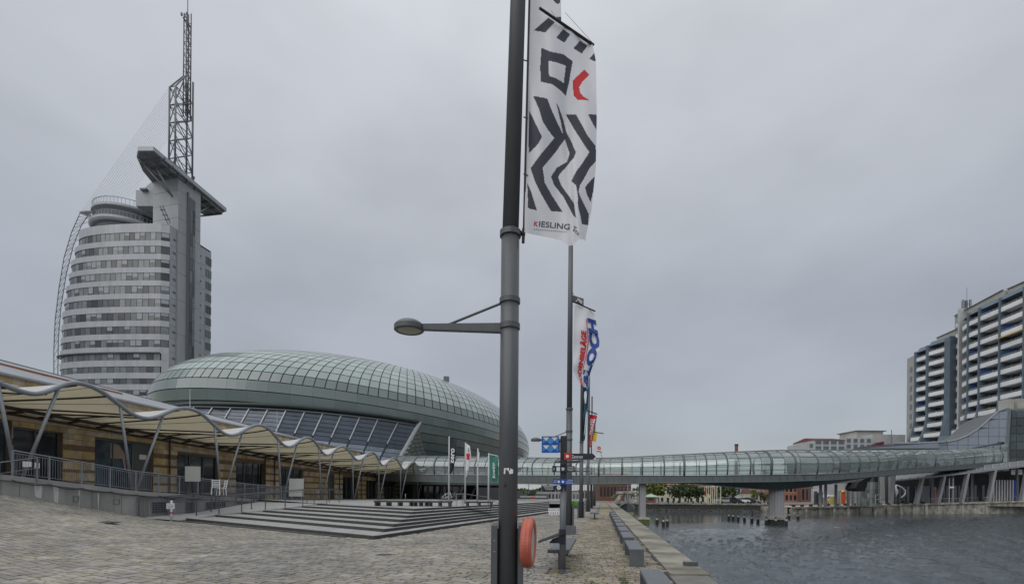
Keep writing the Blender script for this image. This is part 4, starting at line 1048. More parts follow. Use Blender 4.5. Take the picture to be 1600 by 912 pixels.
# concrete core
c1=side(side_s(273),.35); c2=side(side_s(308),.35); dn=(CH-FR).normalized(); dw=Vector((-.967,.257,0))
zct=94.0
c4=c1+dw*9.5; c3=c2+dw*9.5
zl=[0,12,24,36,48,58,66,72,78,82,86,90,zct]
for z0,z1 in zip(zl[:-1],zl[1:]):
    b=MB(); b.hexa([(c4.x,c4.y,z0),(c1.x,c1.y,z0),(c2.x,c2.y,z0),(c3.x,c3.y,z0)],[(c4.x,c4.y,z1-.08),(c1.x,c1.y,z1-.08),(c2.x,c2.y,z1-.08),(c3.x,c3.y,z1-.08)]); obj('core_panel',b,M['tw2'],tw)
b=MB(); s0,s1=side(side_s(287),.42),side(side_s(299.5),.42); zt=PZ(287,305,146); 
b.poly((s0.x,s0.y,0),(s1.x,s1.y,0),(s1.x,s1.y,zt),(s0.x,s0.y,zt)); sh=obj('lift_shaft_frame',b,M['seam'],tw)
z=1.0
while z<zt-4:
    for (f0,f1) in ((.36,.64),(.68,.97)):
        p,q=s0.lerp(s1,f0)+Vector((.06,0,0)),s0.lerp(s1,f1)+Vector((.06,0,0)); b=MB(); b.poly((p.x,p.y,z),(q.x,q.y,z),(q.x,q.y,z+3.5),(p.x,p.y,z+3.5)); obj('pane',b,M['twglass'],sh)
    z+=3.75
b=MB(); p=s0.lerp(s1,.02)+Vector((.1,0,0)); b.bar((p.x,p.y,0),(p.x,p.y,zt+1),.4,.4); obj('fin',b,M['seam'],sh)
# upper blocks left of the core
def tbox(pa,pb,ya,yb,Y,dep,mt,name='upper_block'):
    x0,x1=PXY(pa,Y),PXY(pb,Y); z0,z1=PZ(pb,yb,Y),PZ(pa,ya,Y); b=MB(); b.box(x0,x1,Y,Y+dep,z0,z1); return obj(name,b,mt,tw)
tbox(208,262,297,322,146,6,M['tw2']); 
b=MB(); Y=148; b.prism([P(222,297,Y),P(262,297,Y),P(262,283,Y),P(238,283,Y)],(0,4,0)); obj('upper_block',b,M['tw2'],tw)
tbox(240,247,295,318,145.6,.4,M['seam'],'door_recess'); tbox(214,224,293.5,296,145,2,M['seam'],'roof_hatch')
# round bar deck
cx,cy=-.7813*154,154.0; RA,RB=10.5,10.5
def drum(r,a): return Vector((cx+r*math.cos(a),cy+r*.98*math.sin(a),0))
dz=lambda py: PZ(200,py,146.5)
b=MB(); prof=[(.55,dz(356)),(.97,dz(349)),(1.0,dz(346.5)),(1.0,dz(343)),(.95,dz(343))]
b.lathe((cx,cy,0),[(RA*r,z) for r,z in prof],56); obj('round_deck_base',b,M['tw'],tw,smooth=False)
b=MB(); b.lathe((cx,cy,0),[(.1,dz(356.5)),(RA*.93,dz(350.5))],48); obj('deck_underside',b,M['under'],tw)
b=MB(); b.lathe((cx,cy,0),[(RA*.86,dz(344)),(RA*.86,dz(325))],48); obj('drum_frame',b,M['seam'],tw)
for k in range(40):
    a0=2.6+k*4.2/40+.008; a1=2.6+(k+1)*4.2/40-.008
    p,q=drum(RA*.868,a0),drum(RA*.868,a1); b=MB(); b.poly((p.x,p.y,dz(342)),(q.x,q.y,dz(342)),(q.x,q.y,dz(328)),(p.x,p.y,dz(328))); obj('drum_pane',b,M['twglass'],tw)
b=MB(); b.lathe((cx,cy,0),[(RA*.86,dz(328)),(RA*.95,dz(326)),(RA*.95,dz(322.5)),(RA*.86,dz(321))],56); obj('drum_cornice',b,M['tw'],tw)
for (rr0,ya,yb,n) in ((.93,323,313,44),(1.0,344,336,48)):
    b=MB()
    for k in range(n): a=2.5+k*4.4/n; p=drum(RA*rr0,a); b.bar((p.x,p.y,dz(ya)),(p.x,p.y,dz(yb)),.07,.07)
    b.tube([drum(RA*rr0,2.5+k*4.4/24)+Vector((0,0,dz(yb))) for k in range(25)],.1,5); obj('deck_rail',b,M['galv'],tw,kind='stuff')
# stair zig-zag on the drum
b=MB(); 
for (x0,y0,x1,y1) in ((250,322,263,351),(254,321,266,349),(250,328,258,328),(254,336,262,336),(257,343,265,343)): b.bar(P(x0,y0,141.5),P(x1,y1,141.5),.22,.22)
obj('outside_stair',b,M['seam'],tw)
# platform wing
pf=[(-98.0,132.5),(-94.8,161),(-102.5,163.8),(-107.5,157),(-109,149),(-107.3,141),(-104.6,135.2),(-102.2,132.6)]
b=MB(); b.prism([(x,y,zct) for x,y in pf],(0,0,1.15)); obj('platform_rim',b,M['tw'],tw)
b=MB(); cxp=sum(x for x,y in pf)/8; cyp=sum(y for x,y in pf)/8
b.prism([(cxp+(x-cxp)*.95,cyp+(y-cyp)*.97,zct-.25) for x,y in pf],(0,0,.3)); obj('platform_underside',b,M['under'],tw)
for k in range(9):
    y=135+k*3.3; b=MB(); b.bar((-96.6-.0,y,zct-.45),(-106.2+abs(k-4)*.35,y+1.5,zct-.45),.3,.5); obj('platform_beam',b,M['seam'],tw)
for k in range(3):
    b=MB(); x=-98.5-k*2.8; b.bar((x,136-k*.3,zct-.4),(x+2.4,161,zct-.4),.3,.35); obj('platform_beam',b,M['tw2'],tw)
b=MB(); 
for a,c in (((226,258),(270,308)),((240,254),(270,308))): b.tube([P(a[0],a[1],137.5),P(c[0],c[1],141.6)],.26,8)
obj('platform_strut',b,M['galv'],tw,smooth=True)
b=MB(); 
for a,c in (((320,324),(307,333)),((328,322),(307,334))): b.tube([P(a[0],a[1],157),P(c[0],c[1],151)],.22,8)
obj('platform_strut',b,M['galv'],tw,smooth=True)
# lattice mast
mc=Vector((-101.1,148,0)); mu=Vector((.124,.992,0)); mv=Vector((-.967,.257,0))
def leg(i,j,z,hu=3.3,hv=1.15): return mc+mu*(i*hu)+mv*(j*hv)+Vector((0,0,z))
zb_,zt_=zct+1,121.5
for i in (-1,1):
    for j in (-1,1):
        top_=zt_ if i<0 else 128; b=MB(); b.tube([leg(i,j,zb_),leg(i,j,top_)],.27,8); obj('mast_leg',b,M['steel2'],tw,smooth=True)
b=MB(); nlev=5
zz=[lerp(zb_,zt_,k/nlev) for k in range(nlev+1)]
for k in range(nlev):
    for (a,c) in (((-1,-1),(1,-1)),((1,-1),(1,1)),((1,1),(-1,1)),((-1,1),(-1,-1))):
        p0,p1=leg(*a,zz[k]),leg(*c,zz[k]); q0,q1=leg(*a,zz[k+1]),leg(*c,zz[k+1])
        b.tube([q0,q1],.13,5); b.tube([p0,q1],.13,5); 
        if a[1]==c[1]: b.tube([p1,q0],.13,5)
obj('mast_bracing',b,M['steel2'],tw)
uc=mc+mu*2.1
def uleg(i,j,z): return uc+mu*(i*.9)+mv*(j*.5)+Vector((0,0,z))
for i in (-1,1):
    for j in (-1,1): b=MB(); b.tube([uleg(i,j,zz[4]),uleg(i,j,146.5 if i<0 else 149)],.17,6); obj('mast_leg',b,M['steel'],tw,smooth=True)
b=MB(); n_=16; zu=[lerp(118,146,k/n_) for k in range(n_+1)]
for k in range(n_):
    for (a,c) in (((-1,-1),(1,-1)),((1,1),(-1,1)),((1,-1),(1,1))):
        b.tube([uleg(*a,zu[k]),uleg(*c,zu[k+1])] if k%2 else [uleg(*c,zu[k]),uleg(*a,zu[k+1])],.09,4); b.tube([uleg(*a,zu[k]),uleg(*c,zu[k])],.07,4)
obj('mast_bracing',b,M['steel'],tw)
b=MB(); 
for j in (-1,1): b.tube([leg(-1,j,zt_),uleg(-1,j,128.5)],.2,6); b.tube([leg(-.2,j,zt_-1),uleg(-1,j,127)],.15,6)
obj('mast_raker',b,M['steel2'],tw)
b=MB(); b.tube([uleg(0,0,144),uleg(0,0,165)],[.14,.08],6); obj('antenna_rod',b,M['steel2'],tw)
b=MB(); p=uleg(-1.6,0,146)
for d in (-.7,.2,.9): b.box(p.x+d-.2,p.x+d+.2,p.y-.2,p.y+.2,p.z-.4+abs(d),p.z+.8+abs(d)*.5)
b.bar(uleg(-2,0,145.4),uleg(1.2,0,145.4),.25,.25); obj('antenna_cluster',b,M['steel'],tw)
b=MB(); b.tube([P(296,260,152),P(302,281,155)],.18,6); b.tube([P(302,281,155),P(303,276,155)],.3,6); obj('back_stay',b,M['steel2'],tw)
# sail lattice on the left
sail=[(125,333),(112,362),(100,402),(92,450),(86,500),(84,545),(84,600)]
sail2=[(140,333),(127,352),(114,385),(103,430),(95,480),(91,530),(90,600)]
def sl_(lst,t,Y):
    k=min(int(t*6),5); f_=t*6-k; return P(lerp(lst[k][0],lst[k+1][0],f_),lerp(lst[k][1],lst[k+1][1],f_),Y)
for lst,Yq in ((sail,152),(sail,155),(sail2,151)):
    b=MB(); b.tube([sl_(lst,k/30,Yq) for k in range(31)],.13,6); obj('sail_rib',b,M['galv'],tw,smooth=True)
b=MB()
for k in range(1,30):
    p,q,r=sl_(sail,k/30,152),sl_(sail2,k/30,151),sl_(sail,k/30,155); b.tube([p,q],.055,4); b.tube([p,r],.055,4)
    b.tube([r,sl_(sail2,min(1,(k+1)/30),151)],.04,4)
obj('sail_rungs',b,M['galv'],tw)
for k in range(13):
    t=k/12; b=MB(); y=lerp(352,565,t); p=sl_(sail2,min(1,(y-333)/250),151); b.tube([p,p+Vector((4.5,-2.0,-.2))],.07,4); obj('sail_outrigger',b,M['steel2'],tw)
b=MB(); q=[P(124,332,152),P(133,331,148),P(144,331,147),P(140,338,148)]; b.prism(q,(0,0,.35)); b.bar(P(125,333,151),P(143,338,148),.25,.4); obj('sail_head',b,M['steel2'],tw)
b=MB()
for k in range(15):
    t=k/14; a=P(lerp(262,262,t),lerp(140,215,t),147); c=P(lerp(126,205,t),lerp(333,306,t),lerp(152,146,t)); b.tube([a,c],.032,3,False)
obj('stay_cables',b,M['galv'],tw)

# ------------------------------------------------------------------ glass footbridge
br=thing('glass_footbridge','long glazed tubular footbridge with green tint spanning the basin on a fluted pier','bridge',(20,61,0))
BS=[(560,80,714,741,752,752),(640,76,713,741,752,752),(700,74,713.5,742,753,753),(800,70,715,743,755,755),(870,66,716,743.5,756,756),(946,63,716,743.5,756,756),(1058,61,711,744,754,754.5),(1120,60.2,708,743.5,753.5,758),(1187,60,705,742.5,753,763.5),(1223,60.5,704,742,752,764),(1269,62,704,741,750,757.5),(1341,74,703.5,736.5,744.5,746.5),(1400,90,703,731.5,739.5,741),(1458,108,702.5,728.5,735,736.5),(1521,122,700.5,723.5,730.5,732),(1550,127,699.5,722,729,730)]
pts=[]
for px,Y,a,g_,d,c in BS: pts.append((Vector((PXY(px,Y),Y,0)),PZ(px,a,Y),PZ(px,g_,Y),PZ(px,d,Y),PZ(px,c,Y)))
Ls=[0]
for p,q in zip(pts[:-1],pts[1:]): Ls.append(Ls[-1]+(q[0]-p[0]).length)
def bs(s):
    xs=Ls
    def cat(idx):
        k=max(0,min(len(Ls)-2,next((i for i in range(len(Ls)-1) if s<=Ls[i+1]),len(Ls)-2)))
        t=(s-Ls[k])/(Ls[k+1]-Ls[k]); g=lambda j:pts[max(0,min(len(pts)-1,j))][idx]
        a,b_,c,d=g(k-1),g(k),g(k+1),g(k+2)
        # monotone-ish hermite
        m1=(c-a)*.5; m2=(d-b_)*.5
        return b_*(2*t**3-3*t*t+1)+m1*(t**3-2*t*t+t)+c*(3*t*t-2*t**3)+m2*(t**3-t*t)
    return [cat(i) for i in range(5)]
def btan(s): 
    a=bs(max(0,s-.3))[0]; c=bs(min(Ls[-1],s+.3))[0]; t=(c-a).normalized(); return t,Vector((t.y,-t.x,0))
WH=1.85
def bsec(s,th,o=0.0):                # th 0 = front foot of the glass, pi = back foot
    p,zt,zg,zd,zb=bs(s); t,n=btan(s)
    h=(zt-zg); x=math.cos(th); y=math.sin(th)
    # bulging section
    xx=(abs(x)**.8)*(1 if x>=0 else -1)*(WH+o)*(1.0-.0*y); zz=zg+(h+o)*(y**.75 if y>0 else 0)
    return Vector((p.x,p.y,zz))+n*xx*(1.0+.18*math.sin(PI*min(1,max(0,y)))**1)
LB=Ls[-1]
_sp=[(LB*k/800) for k in range(801)]; _px=[proj(bs(q)[0]+Vector((0,0,6)))[0] for q in _sp]
bay=[]; tgt=_px[0]
for q,pxq in zip(_sp,_px):
    if pxq>=tgt: bay.append(q); tgt+=31.5
if LB-bay[-1]<1.5: bay[-1]=LB
else: bay.append(LB)
nb=len(bay)-1
def BY(i):
    i=max(0,min(nb,i)); k=min(int(i),nb-1); return lerp(bay[k],bay[k+1],i-k)
ths=[0.0,.34,.70,1.08,PI/2,PI-1.08,PI-.70,PI-.34,PI]
front=[];back=[]
for i in range(nb):
    s0,s1=BY(i)+.03,BY(i+1)-.03
    for j in range(8):
        a0,a1=ths[j]+.012,ths[j+1]-.012
        for kk in range(2):
            u0,u1=lerp(s0,s1,kk/2)+(.015 if kk else 0),lerp(s0,s1,(kk+1)/2)-(.015 if not kk else 0)
            q=([bsec(u0,a0),bsec(u1,a0),bsec(u1,lerp(a0,a1,.5)),bsec(u0,lerp(a0,a1,.5)),bsec(u1,a1),bsec(u0,a1)],[(0,1,2,3),(3,2,4,5)])
            (front if j<4 else back).append(q)
split_pieces('glass_pane',front,M['bglass'],br,300,smooth=True)
b=MB()
for q in back: b.add(*q)
obj('rear_glazing',b,M['bglass2'],br,kind='stuff')
for i in range(nb+1):
    s=BY(i); b=MB(); b.tube([bsec(s,PI*k/18,.03) for k in range(19)],.085 if i%4 else .13,6); obj('arch_rib',b,M['bframe'],br,smooth=True)
for i in range(nb): b=MB(); b.tube([bsec(BY(i+.5),PI*k/18,.03) for k in range(10)],.03,4); obj('glazing_bar',b,M['bframe'],br)
for th in (.34,.70,1.08,PI-1.08,PI-.70,PI-.34):
    b=MB(); b.tube([bsec(LB*k/160,th,.01) for k in range(161)],.028,4); obj('glazing_rail',b,M['bframe'],br)
b=MB(); b.tube([bsec(LB*k/160,PI/2,.05) for k in range(161)],.10,5); obj('ridge_beam',b,M['seam'],br)
# inner handrails and ties seen through the glass
for (hgt,off,r) in ((1.0,1.3,.03),(.55,1.3,.02),(1.0,-1.3,.03),(2.05,1.55,.025)):
    b=MB(); pp=[]
    for k in range(161):
        s=LB*k/160; p,zt,zg,zd,zb=bs(s); t,n=btan(s); pp.append(p+n*off+Vector((0,0,zg-.35+hgt)))
    b.tube(pp,r,4); obj('inner_rail',b,M['bframe'],br)
b=MB()
for i in range(nb):
    s=BY(i+.5)
    for th in (.34,.70,1.08):
        q=bsec(s,th,-.05); t,n=btan(s)
        for d in (-.28,.28): b.tube([q,q+t*d-n*.18],.035,4)
        b.lathe(q,[(0,-.07),(.07,0),(0,.07)],6)
obj('glass_fixing',b,M['black'],br,kind='stuff')
# fascia, deck, belly
b=MB()
def strip(fn,fn2,N=120,rev=False):
    for k in range(N):
        s0,s1=LB*k/N,LB*(k+1)/N; q=[fn(s0),fn(s1),fn2(s1),fn2(s0)]; b.poly(*(q[::-1] if rev else q))
FO=WH+.05
def off(s,d,zi,dz=0):
    r=bs(s); t,n=btan(s); return r[0]+n*d+Vector((0,0,r[zi]+dz))
strip(lambda s:off(s,FO,3),lambda s:off(s,FO,2)); strip(lambda s:off(s,-FO,3),lambda s:off(s,-FO,2),rev=True)
strip(lambda s:off(s,FO,2,-.05),lambda s:off(s,-FO,2,-.05))
obj('fascia',b,M['bdeck'],br)
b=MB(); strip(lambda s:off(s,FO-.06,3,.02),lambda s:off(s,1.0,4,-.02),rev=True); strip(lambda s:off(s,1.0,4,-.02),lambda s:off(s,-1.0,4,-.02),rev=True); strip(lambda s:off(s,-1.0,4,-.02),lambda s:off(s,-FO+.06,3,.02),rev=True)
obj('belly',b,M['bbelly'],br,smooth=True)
for dz_,zi in ((.03,2),(.0,3)):
    b=MB(); b.tube([off(LB*k/160,FO+.03,zi,dz_) for k in range(161)],.06,5); obj('edge_profile',b,M['galv'] if zi==2 else M['bframe'],br)
for i in range(3*nb):
    s=BY(i/3); b=MB(); b.bar(off(s,FO+.02,3,.03),off(s,FO+.02,2,-.02),.05,.07); obj('fascia_rib',b,M['steel2'],br)
# piers
def pier(px,Y,r,ztop,zbase,fl,cap,label,mt):
    x=PXY(px,Y); t=thing('bridge_pier',label,'bridge pier',(x,Y,ZW))
    b=MB(); n=48; vs=[]
    for z in (zbase,ztop):
        for k in range(n):
            a=2*PI*k/n; rr=r*(1-(fl if k%3==0 else 0)); vs.append((x+rr*math.cos(a),Y+rr*math.sin(a),z))
    b.add(vs,[(k,(k+1)%n,n+(k+1)%n,n+k) for k in range(n)]); obj('shaft',b,mt,t)
    return t,x
t,x=pier(1213,60.4,.86,PZ(1213,763,60.4),PZ(1213,806,60.4),.09,1,'thick fluted concrete pier standing in the water under the middle of the glass bridge',M['pier'])
b=MB(); b.lathe((x,60.4,0),[(0,PZ(1213,811,60.4)),(1.12,PZ(1213,811,60.4)),(1.18,PZ(1213,806,60.4)),(0,PZ(1213,805,60.4))],24); obj('cap_plate',b,M['conc'],t)
b=MB(); b.lathe((x,60.4,0),[(.9,-4),(.9,PZ(1213,810.5,60.4))],24); obj('footing',b,M['nosing'],t)
Y=61.0; x=PXY(1003.5,Y); t=thing('bridge_pier','slim square concrete pier on a mossy block at the quay edge under the glass bridge','bridge pier',(x,Y,ZW))
b=MB(); b.box(x-.36,x+.36,Y-.36,Y+.36,PZ(1003,808,Y),PZ(1003,755,Y)); obj('shaft',b,M['pier'],t)
b=MB(); b.box(x-.75,x+.7,Y-.8,Y+.8,-3,PZ(1003,810.5,Y)); obj('base_block',b,M['moss'],t)
b=MB(); b.box(x-.78,x+.73,Y-.83,Y+.83,PZ(1003,810.5,Y),PZ(1003,807.5,Y)); obj('base_cap',b,M['conc'],t)
b=MB(); b.hexa([(x-2.2,Y-.5,-3),(x-.8,Y-.9,-3),(x-.8,Y+.8,-3),(x-2.4,Y+2.4,-3)],[(x-2.3,Y+.3,-.3),(x-.8,Y-.8,-1.3),(x-.8,Y+.8,-1.3),(x-2.4,Y+2.3,-.3)]); obj('guard_ramp',b,M['nosing'],t)
# mooring posts in the water
k=0
labs=['black mooring post with pale pointed cap, leftmost of the three near the slim pier','mooring post in the middle of the three near the slim pier','mooring post, rightmost of the three near the slim pier','leftmost mooring post of the row left of the fluted pier','second mooring post from the left in the row beside the fluted pier','third mooring post from the left in the row beside the fluted pier','fourth mooring post from the left in the row beside the fluted pier','mooring post with a bird perched on it left of the fluted pier','mooring post just right of the one with the bird','mooring post touching the left edge of the fluted pier','mooring post directly in front of the fluted pier','mooring post just right of the foot of the fluted pier','mooring post behind and right of the fluted pier','rightmost mooring post, alone to the right of the fluted pier']
for px,yb in ((1026.5,819),(1036.5,822.5),(1042.6,821.3),(1138.6,811.7),(1145.3,812.4),(1153.5,813.6),(1163.2,814.8),(1174.8,816.5),(1184.4,817.7),(1197.2,819.6),(1212,820.5),(1228.5,821),(1233,810.7),(1247,811.7)):
    g_=GP(px,yb,ZW); x,y=g_.x,g_.y; t=thing('mooring_post',labs[k],'mooring post',(x,y,ZW),group='mooring posts in the basin')
    b=MB(); b.lathe((x,y,ZW-1),[(.18,0),(.18,1.6),(0,1.6)],10); obj('post',b,M['black'],t)
    b=MB(); b.lathe((x,y,ZW+.6),[(.17,0),(.14,.05),(.07,.22),(0,.26)],10); obj('cap',b,M['galv'],t)
    b=MB(); b.tube([(x,y,ZW+.7),(x+.01,y,ZW+1.08)],[.10,.04],6); obj('spike',b,M['black'],t)
    if k==7: b=MB(); b.lathe((x+.03,y,ZW+1.05),[(0,-.02),(.07,.05),(.06,.16),(.03,.24),(.04,.3),(0,.34)],8,axis=(.35,0,1)); tag(obj('cormorant',b,M['black']),'small dark bird perched on the tip of a mooring post','bird')
    k+=1

# ------------------------------------------------------------------ right-hand tower block
cb=thing('apartment_block','high white residential block with stepped curved rows of balconies and blue-grey fins','building',(114,125,0))
FP=2.8; ZT0=44.1
def cbp(px,Y,dx=0.0): return Vector((PXY(px,Y)+dx,Y,0))
def flare(z): return -3.2*max(0,(24-z)/9)**1.6
def balconies(a,c,zt,nf,zoff,blue=(),mtp='cw',awn=None):
    """a,c: plan points left/right of the bay (a farther)"""
    d=(c-a); n=Vector((-d.y,d.x,0)).normalized()
    if n.x<0: n=-n                                   # away from the viewer side
    for j in range(nf):
        z=zt-FP*j; f0=Vector((flare(z),0,0))
        if z<11: break
        A=a+f0; C=c+f0; b=MB()
        b.hexa([(A.x,A.y,z-.55),(C.x,C.y,z-.55),(C.x+n.x*.15,C.y+n.y*.15,z-.55),(A.x+n.x*.15,A.y+n.y*.15,z-.55)],[(A.x,A.y,z+.36),(C.x,C.y,z+.36),(C.x+n.x*.15,C.y+n.y*.15,z+.36),(A.x+n.x*.15,A.y+n.y*.15,z+.36)])
        b.hexa([(A.x,A.y,z-.66),(C.x,C.y,z-.66),(c.x+n.x*2,c.y+n.y*2,z-.66),(a.x+n.x*2,a.y+n.y*2,z-.66)],[(A.x,A.y,z-.5),(C.x,C.y,z-.5),(c.x+n.x*2,c.y+n.y*2,z-.5),(a.x+n.x*2,a.y+n.y*2,z-.5)])
        o=obj('balcony',b,M[mtp],cb)
        b=MB(); b.bar(A+Vector((-.02,0,z+.68)),C+Vector((-.02,0,z+.68)),.05,.05); b.bar(A+Vector((-.02,0,z+.54)),C+Vector((-.02,0,z+.54)),.03,.03)
        for q in range(7): v=A.lerp(C,q/6)+Vector((-.02,0,0)); b.bar(v+Vector((0,0,z+.4)),v+Vector((0,0,z+.68)),.03,.03)
        obj('rail',b,M['wallw'],o)
        # windows and doors on the back wall
        r=random.random(); b=MB()
        for (t0,t1) in ((.12,.42),(.5,.9)):
            p,q=a.lerp(c,t0)+n*1.93,a.lerp(c,t1)+n*1.93; b.poly((p.x,p.y,z-.45),(q.x,q.y,z-.45),(q.x,q.y,z+1.75),(p.x,p.y,z+1.75))
        obj('window',b,M['cglass'],o)
        if random.random()<.3:
            b=MB(); p,q=a.lerp(c,.5)+n*1.7,a.lerp(c,random.uniform(.7,.9))+n*1.7
            for q_ in range(4): v=p.lerp(q,q_/3); b.bar(v+Vector((0,0,z-.4)),v+Vector((0,0,z+1.5)),.1,.08)
            b.bar(p+Vector((0,0,z+1.5)),q+Vector((0,0,z+1.5)),.1,.1); obj('white_frame',b,M['wallw'],o)
        if j in blue:
            b=MB(); p=a+n*.4; q=a.lerp(c,.32)+n*1.8; b.poly((a.x+n.x*.3+.1,a.y+n.y*.3-.15,z+.3),(q.x,q.y,z+.3),(q.x,q.y,z+1.9),(a.x+n.x*.3+.1,a.y+n.y*.3-.15,z+1.9)); obj('blue_panel',b,M['cblue'],o)
        if awn==j:
            b=MB(); b.hexa([tuple(A+Vector((-.9,0,z-1.25))),tuple(C+Vector((-.9,0,z-1.25))),tuple(C+n*.2+Vector((0,0,z-.75))),tuple(A+n*.2+Vector((0,0,z-.75)))],[tuple(A+Vector((-.9,0,z-1.2))),tuple(C+Vector((-.9,0,z-1.2))),tuple(C+n*.2+Vector((0,0,z-.7))),tuple(A+n*.2+Vector((0,0,z-.7)))]); obj('awning',b,M['yellow'],o)
        if random.random()<.28:
            b=MB(); rq=random.Random(j*7+int(a.y)); t0=rq.uniform(.1,.6); 
            for q_ in range(14): v=A.lerp(C,t0+.02*q_)+Vector((rq.uniform(-.1,.15),0,z+.45+rq.uniform(0,.35))); u_=Vector((.1,.05,.14)); b.poly(v-u_,v+Vector((.1,-.12,0)),v+u_)
            obj('plants',b,M['leaf2'],o)
        if random.random()<.25:
            b=MB(); v=a.lerp(c,random.uniform(.2,.8))+n*.9; b.box(v.x-.25,v.x+.25,v.y-.3,v.y+.3,z-.45,z+.0); b.box(v.x+.2,v.x+.28,v.y-.3,v.y+.3,z,z+.75); obj('chair',b,M['wallw'],o)
    b=MB(); A,C=a+n*1.98,c+n*1.98; b.hexa([(A.x,A.y,0),(C.x,C.y,0),(C.x+n.x,C.y+n.y,0),(A.x+n.x,A.y+n.y,0)],[(A.x,A.y,zt+3),(C.x,C.y,zt+3),(C.x+n.x,C.y+n.y,zt+3),(A.x+n.x,A.y+n.y,zt+3)]); obj('back_wall',b,M['cwall'],cb)
    # soffit / attic above the top balcony
    b=MB(); A,C=a,c; b.hexa([(A.x,A.y,zt+1.9),(C.x,C.y,zt+1.9),(C.x+n.x*3,C.y+n.y*3,zt+1.9),(A.x+n.x*3,A.y+n.y*3,zt+1.9)],[(A.x+n.x*1.2,A.y+n.y*1.2,zt+3.3),(C.x+n.x*1.2,C.y+n.y*1.2,zt+3.3),(C.x+n.x*3,C.y+n.y*3,zt+3.3),(A.x+n.x*3,A.y+n.y*3,zt+3.3)]); obj('soffit',b,M['cgrey'],cb)
def fin(p,z0,z1,w_,dep,mt='cgrey',fl=1.0):
    b=MB(); zs=[z0+(24-z0)*k/6 for k in range(7)] if z0<24 else [z0]; zs.append(z1)
    for za,zb2 in zip(zs[:-1],zs[1:]):
        fa,fb=flare(za)*fl,flare(zb2)*fl
        b.hexa([(p.x-.3+fa,p.y-w_/2,za),(p.x+dep,p.y-w_/2,za),(p.x+dep,p.y+w_/2,za),(p.x-.3+fa,p.y+w_/2,za)],[(p.x-.3+fb,p.y-w_/2,zb2),(p.x+dep,p.y-w_/2,zb2),(p.x+dep,p.y+w_/2,zb2),(p.x-.3+fb,p.y+w_/2,zb2)])
    obj('fin',b,M[mt],cb)
B1,B2,B3=cbp(1429,138),cbp(1447.7,134),cbp(1476,129); 
zB=41.3
balconies(B1,B2,zB-.6,12,0,blue=(5,9)); balconies(B2,B3,zB,12,0,blue=())
fin(B1,12,zB+1.6,.5,2.2); fin(B2,12,zB+2.2,.6,2.2)
B4=cbp(1477,128.6); 
b=MB(); 
for (z0,z1,w0,w1) in ((24,43.6,0,0),(18,24,-1.1,0),(12,18,-4.0,-1.1)):
    X0,Y0=B4.x-.6,B4.y; X1,Y1=PXY(1486,126.9)-.6,126.9
    b.hexa([(X0+w0,Y0,z0),(X1,Y1,z0),(X1+3,Y1+.5,z0),(X0+3,Y0+.5,z0)],[(X0+w1,Y0,z1),(X1,Y1,z1),(X1+3,Y1+.5,z1),(X0+3,Y0+.5,z1)])
obj('broad_fin',b,M['cgrey'],cb)
C1,C2=cbp(1485,127.5,1.0),cbp(1495.5,125,1.0); balconies(C1,C2,44.1+FP,14,0,blue=(1,))
fin(cbp(1497,123.4),12,49.6,.45,2,'wallw',0)
D=[cbp(1499,122,.4),cbp(1511,118.5),cbp(1528.5,115),cbp(1560.5,109.5),cbp(1598.5,103.5),cbp(1650,97),cbp(1710,90)]
bl_=[(1,4,7,9),(3,6,10),(0,5,9),(2,4,8),(1,6,9),()]
for k,(p,q) in enumerate(zip(D[:-1],D[1:])): balconies(p,q,44.1,13,0,blue=bl_[k],awn=2 if k==3 else None)
for p in D[1:]: fin(p,12,46.6,.3,2.2)
# roof parapets
def parapet(px,Y,px2,Y2,z0,z1,z2,dx=2.4,mt='cbeige'):
    p,q=cbp(px,Y,dx),cbp(px2,Y2,dx); b=MB(); b.hexa([(p.x,p.y,z0),(q.x,q.y,z0),(q.x+14,q.y+1,z0),(p.x+14,p.y+1,z0)],[(p.x,p.y,z1),(q.x,q.y,z2),(q.x+14,q.y+1,z2),(p.x+14,p.y+1,z1)]); obj('roof_parapet',b,M[mt],cb)
    b=MB(); b.bar((p.x-.1,p.y,z1+.08),(q.x-.1,q.y,z2+.08),.3,.16); obj('roof_edge',b,M['seam'],cb)
parapet(1480,128.5,1497,122.6,46,PZ(1480,494,128.5),PZ(1497,484,123),1.6)
parapet(1497,123,1554,110.6,47.3,PZ(1497,484,123),PZ(1554,453,110.6),1.6); parapet(1555,110.3,1660,95,47.3,PZ(1556,452,110.3),PZ(1660,404,95),2.4)
parapet(1447,134.5,1478,129.2,43.4,PZ(1447,528,134.5),PZ(1478,514,129.2),2.6); parapet(1428,138.3,1447,134.6,42.4,PZ(1428,545,138),PZ(1447,533,134.5),3.2)
# plain end wall with small windows
b=MB(); a,c=cbp(1415.5,149.5),cbp(1428,143); b.hexa([(a.x,a.y,0),(c.x,c.y,0),(c.x+12,c.y+3,0),(a.x+12,a.y+3,0)],[(a.x,a.y,44.2),(c.x,c.y,43.6),(c.x+12,c.y+3,44),(a.x+12,a.y+3,44)]); obj('end_wall',b,M['cbeige'],cb)
b=MB(); b.hexa([(c.x,c.y,0),(B1.x+.4,B1.y,0),(B1.x+10,B1.y+2,0),(c.x+12,c.y+3,0)],[(c.x,c.y,43.2),(B1.x+.4,B1.y,42.8),(B1.x+10,B1.y+2,43),(c.x+12,c.y+3,43)]); obj('end_wall',b,M['cwall'],cb)
for j in range(9):
    z=39.3-2.8*j; p,q=a.lerp(c,.40),a.lerp(c,.66); b=MB(); b.prism([(p.x-.06,p.y,z),(q.x-.06,q.y,z),(q.x-.06,q.y,z+1.5),(p.x-.06,p.y,z+1.5)],(.1,.05,0)); obj('window',b,M['cglass'],cb)
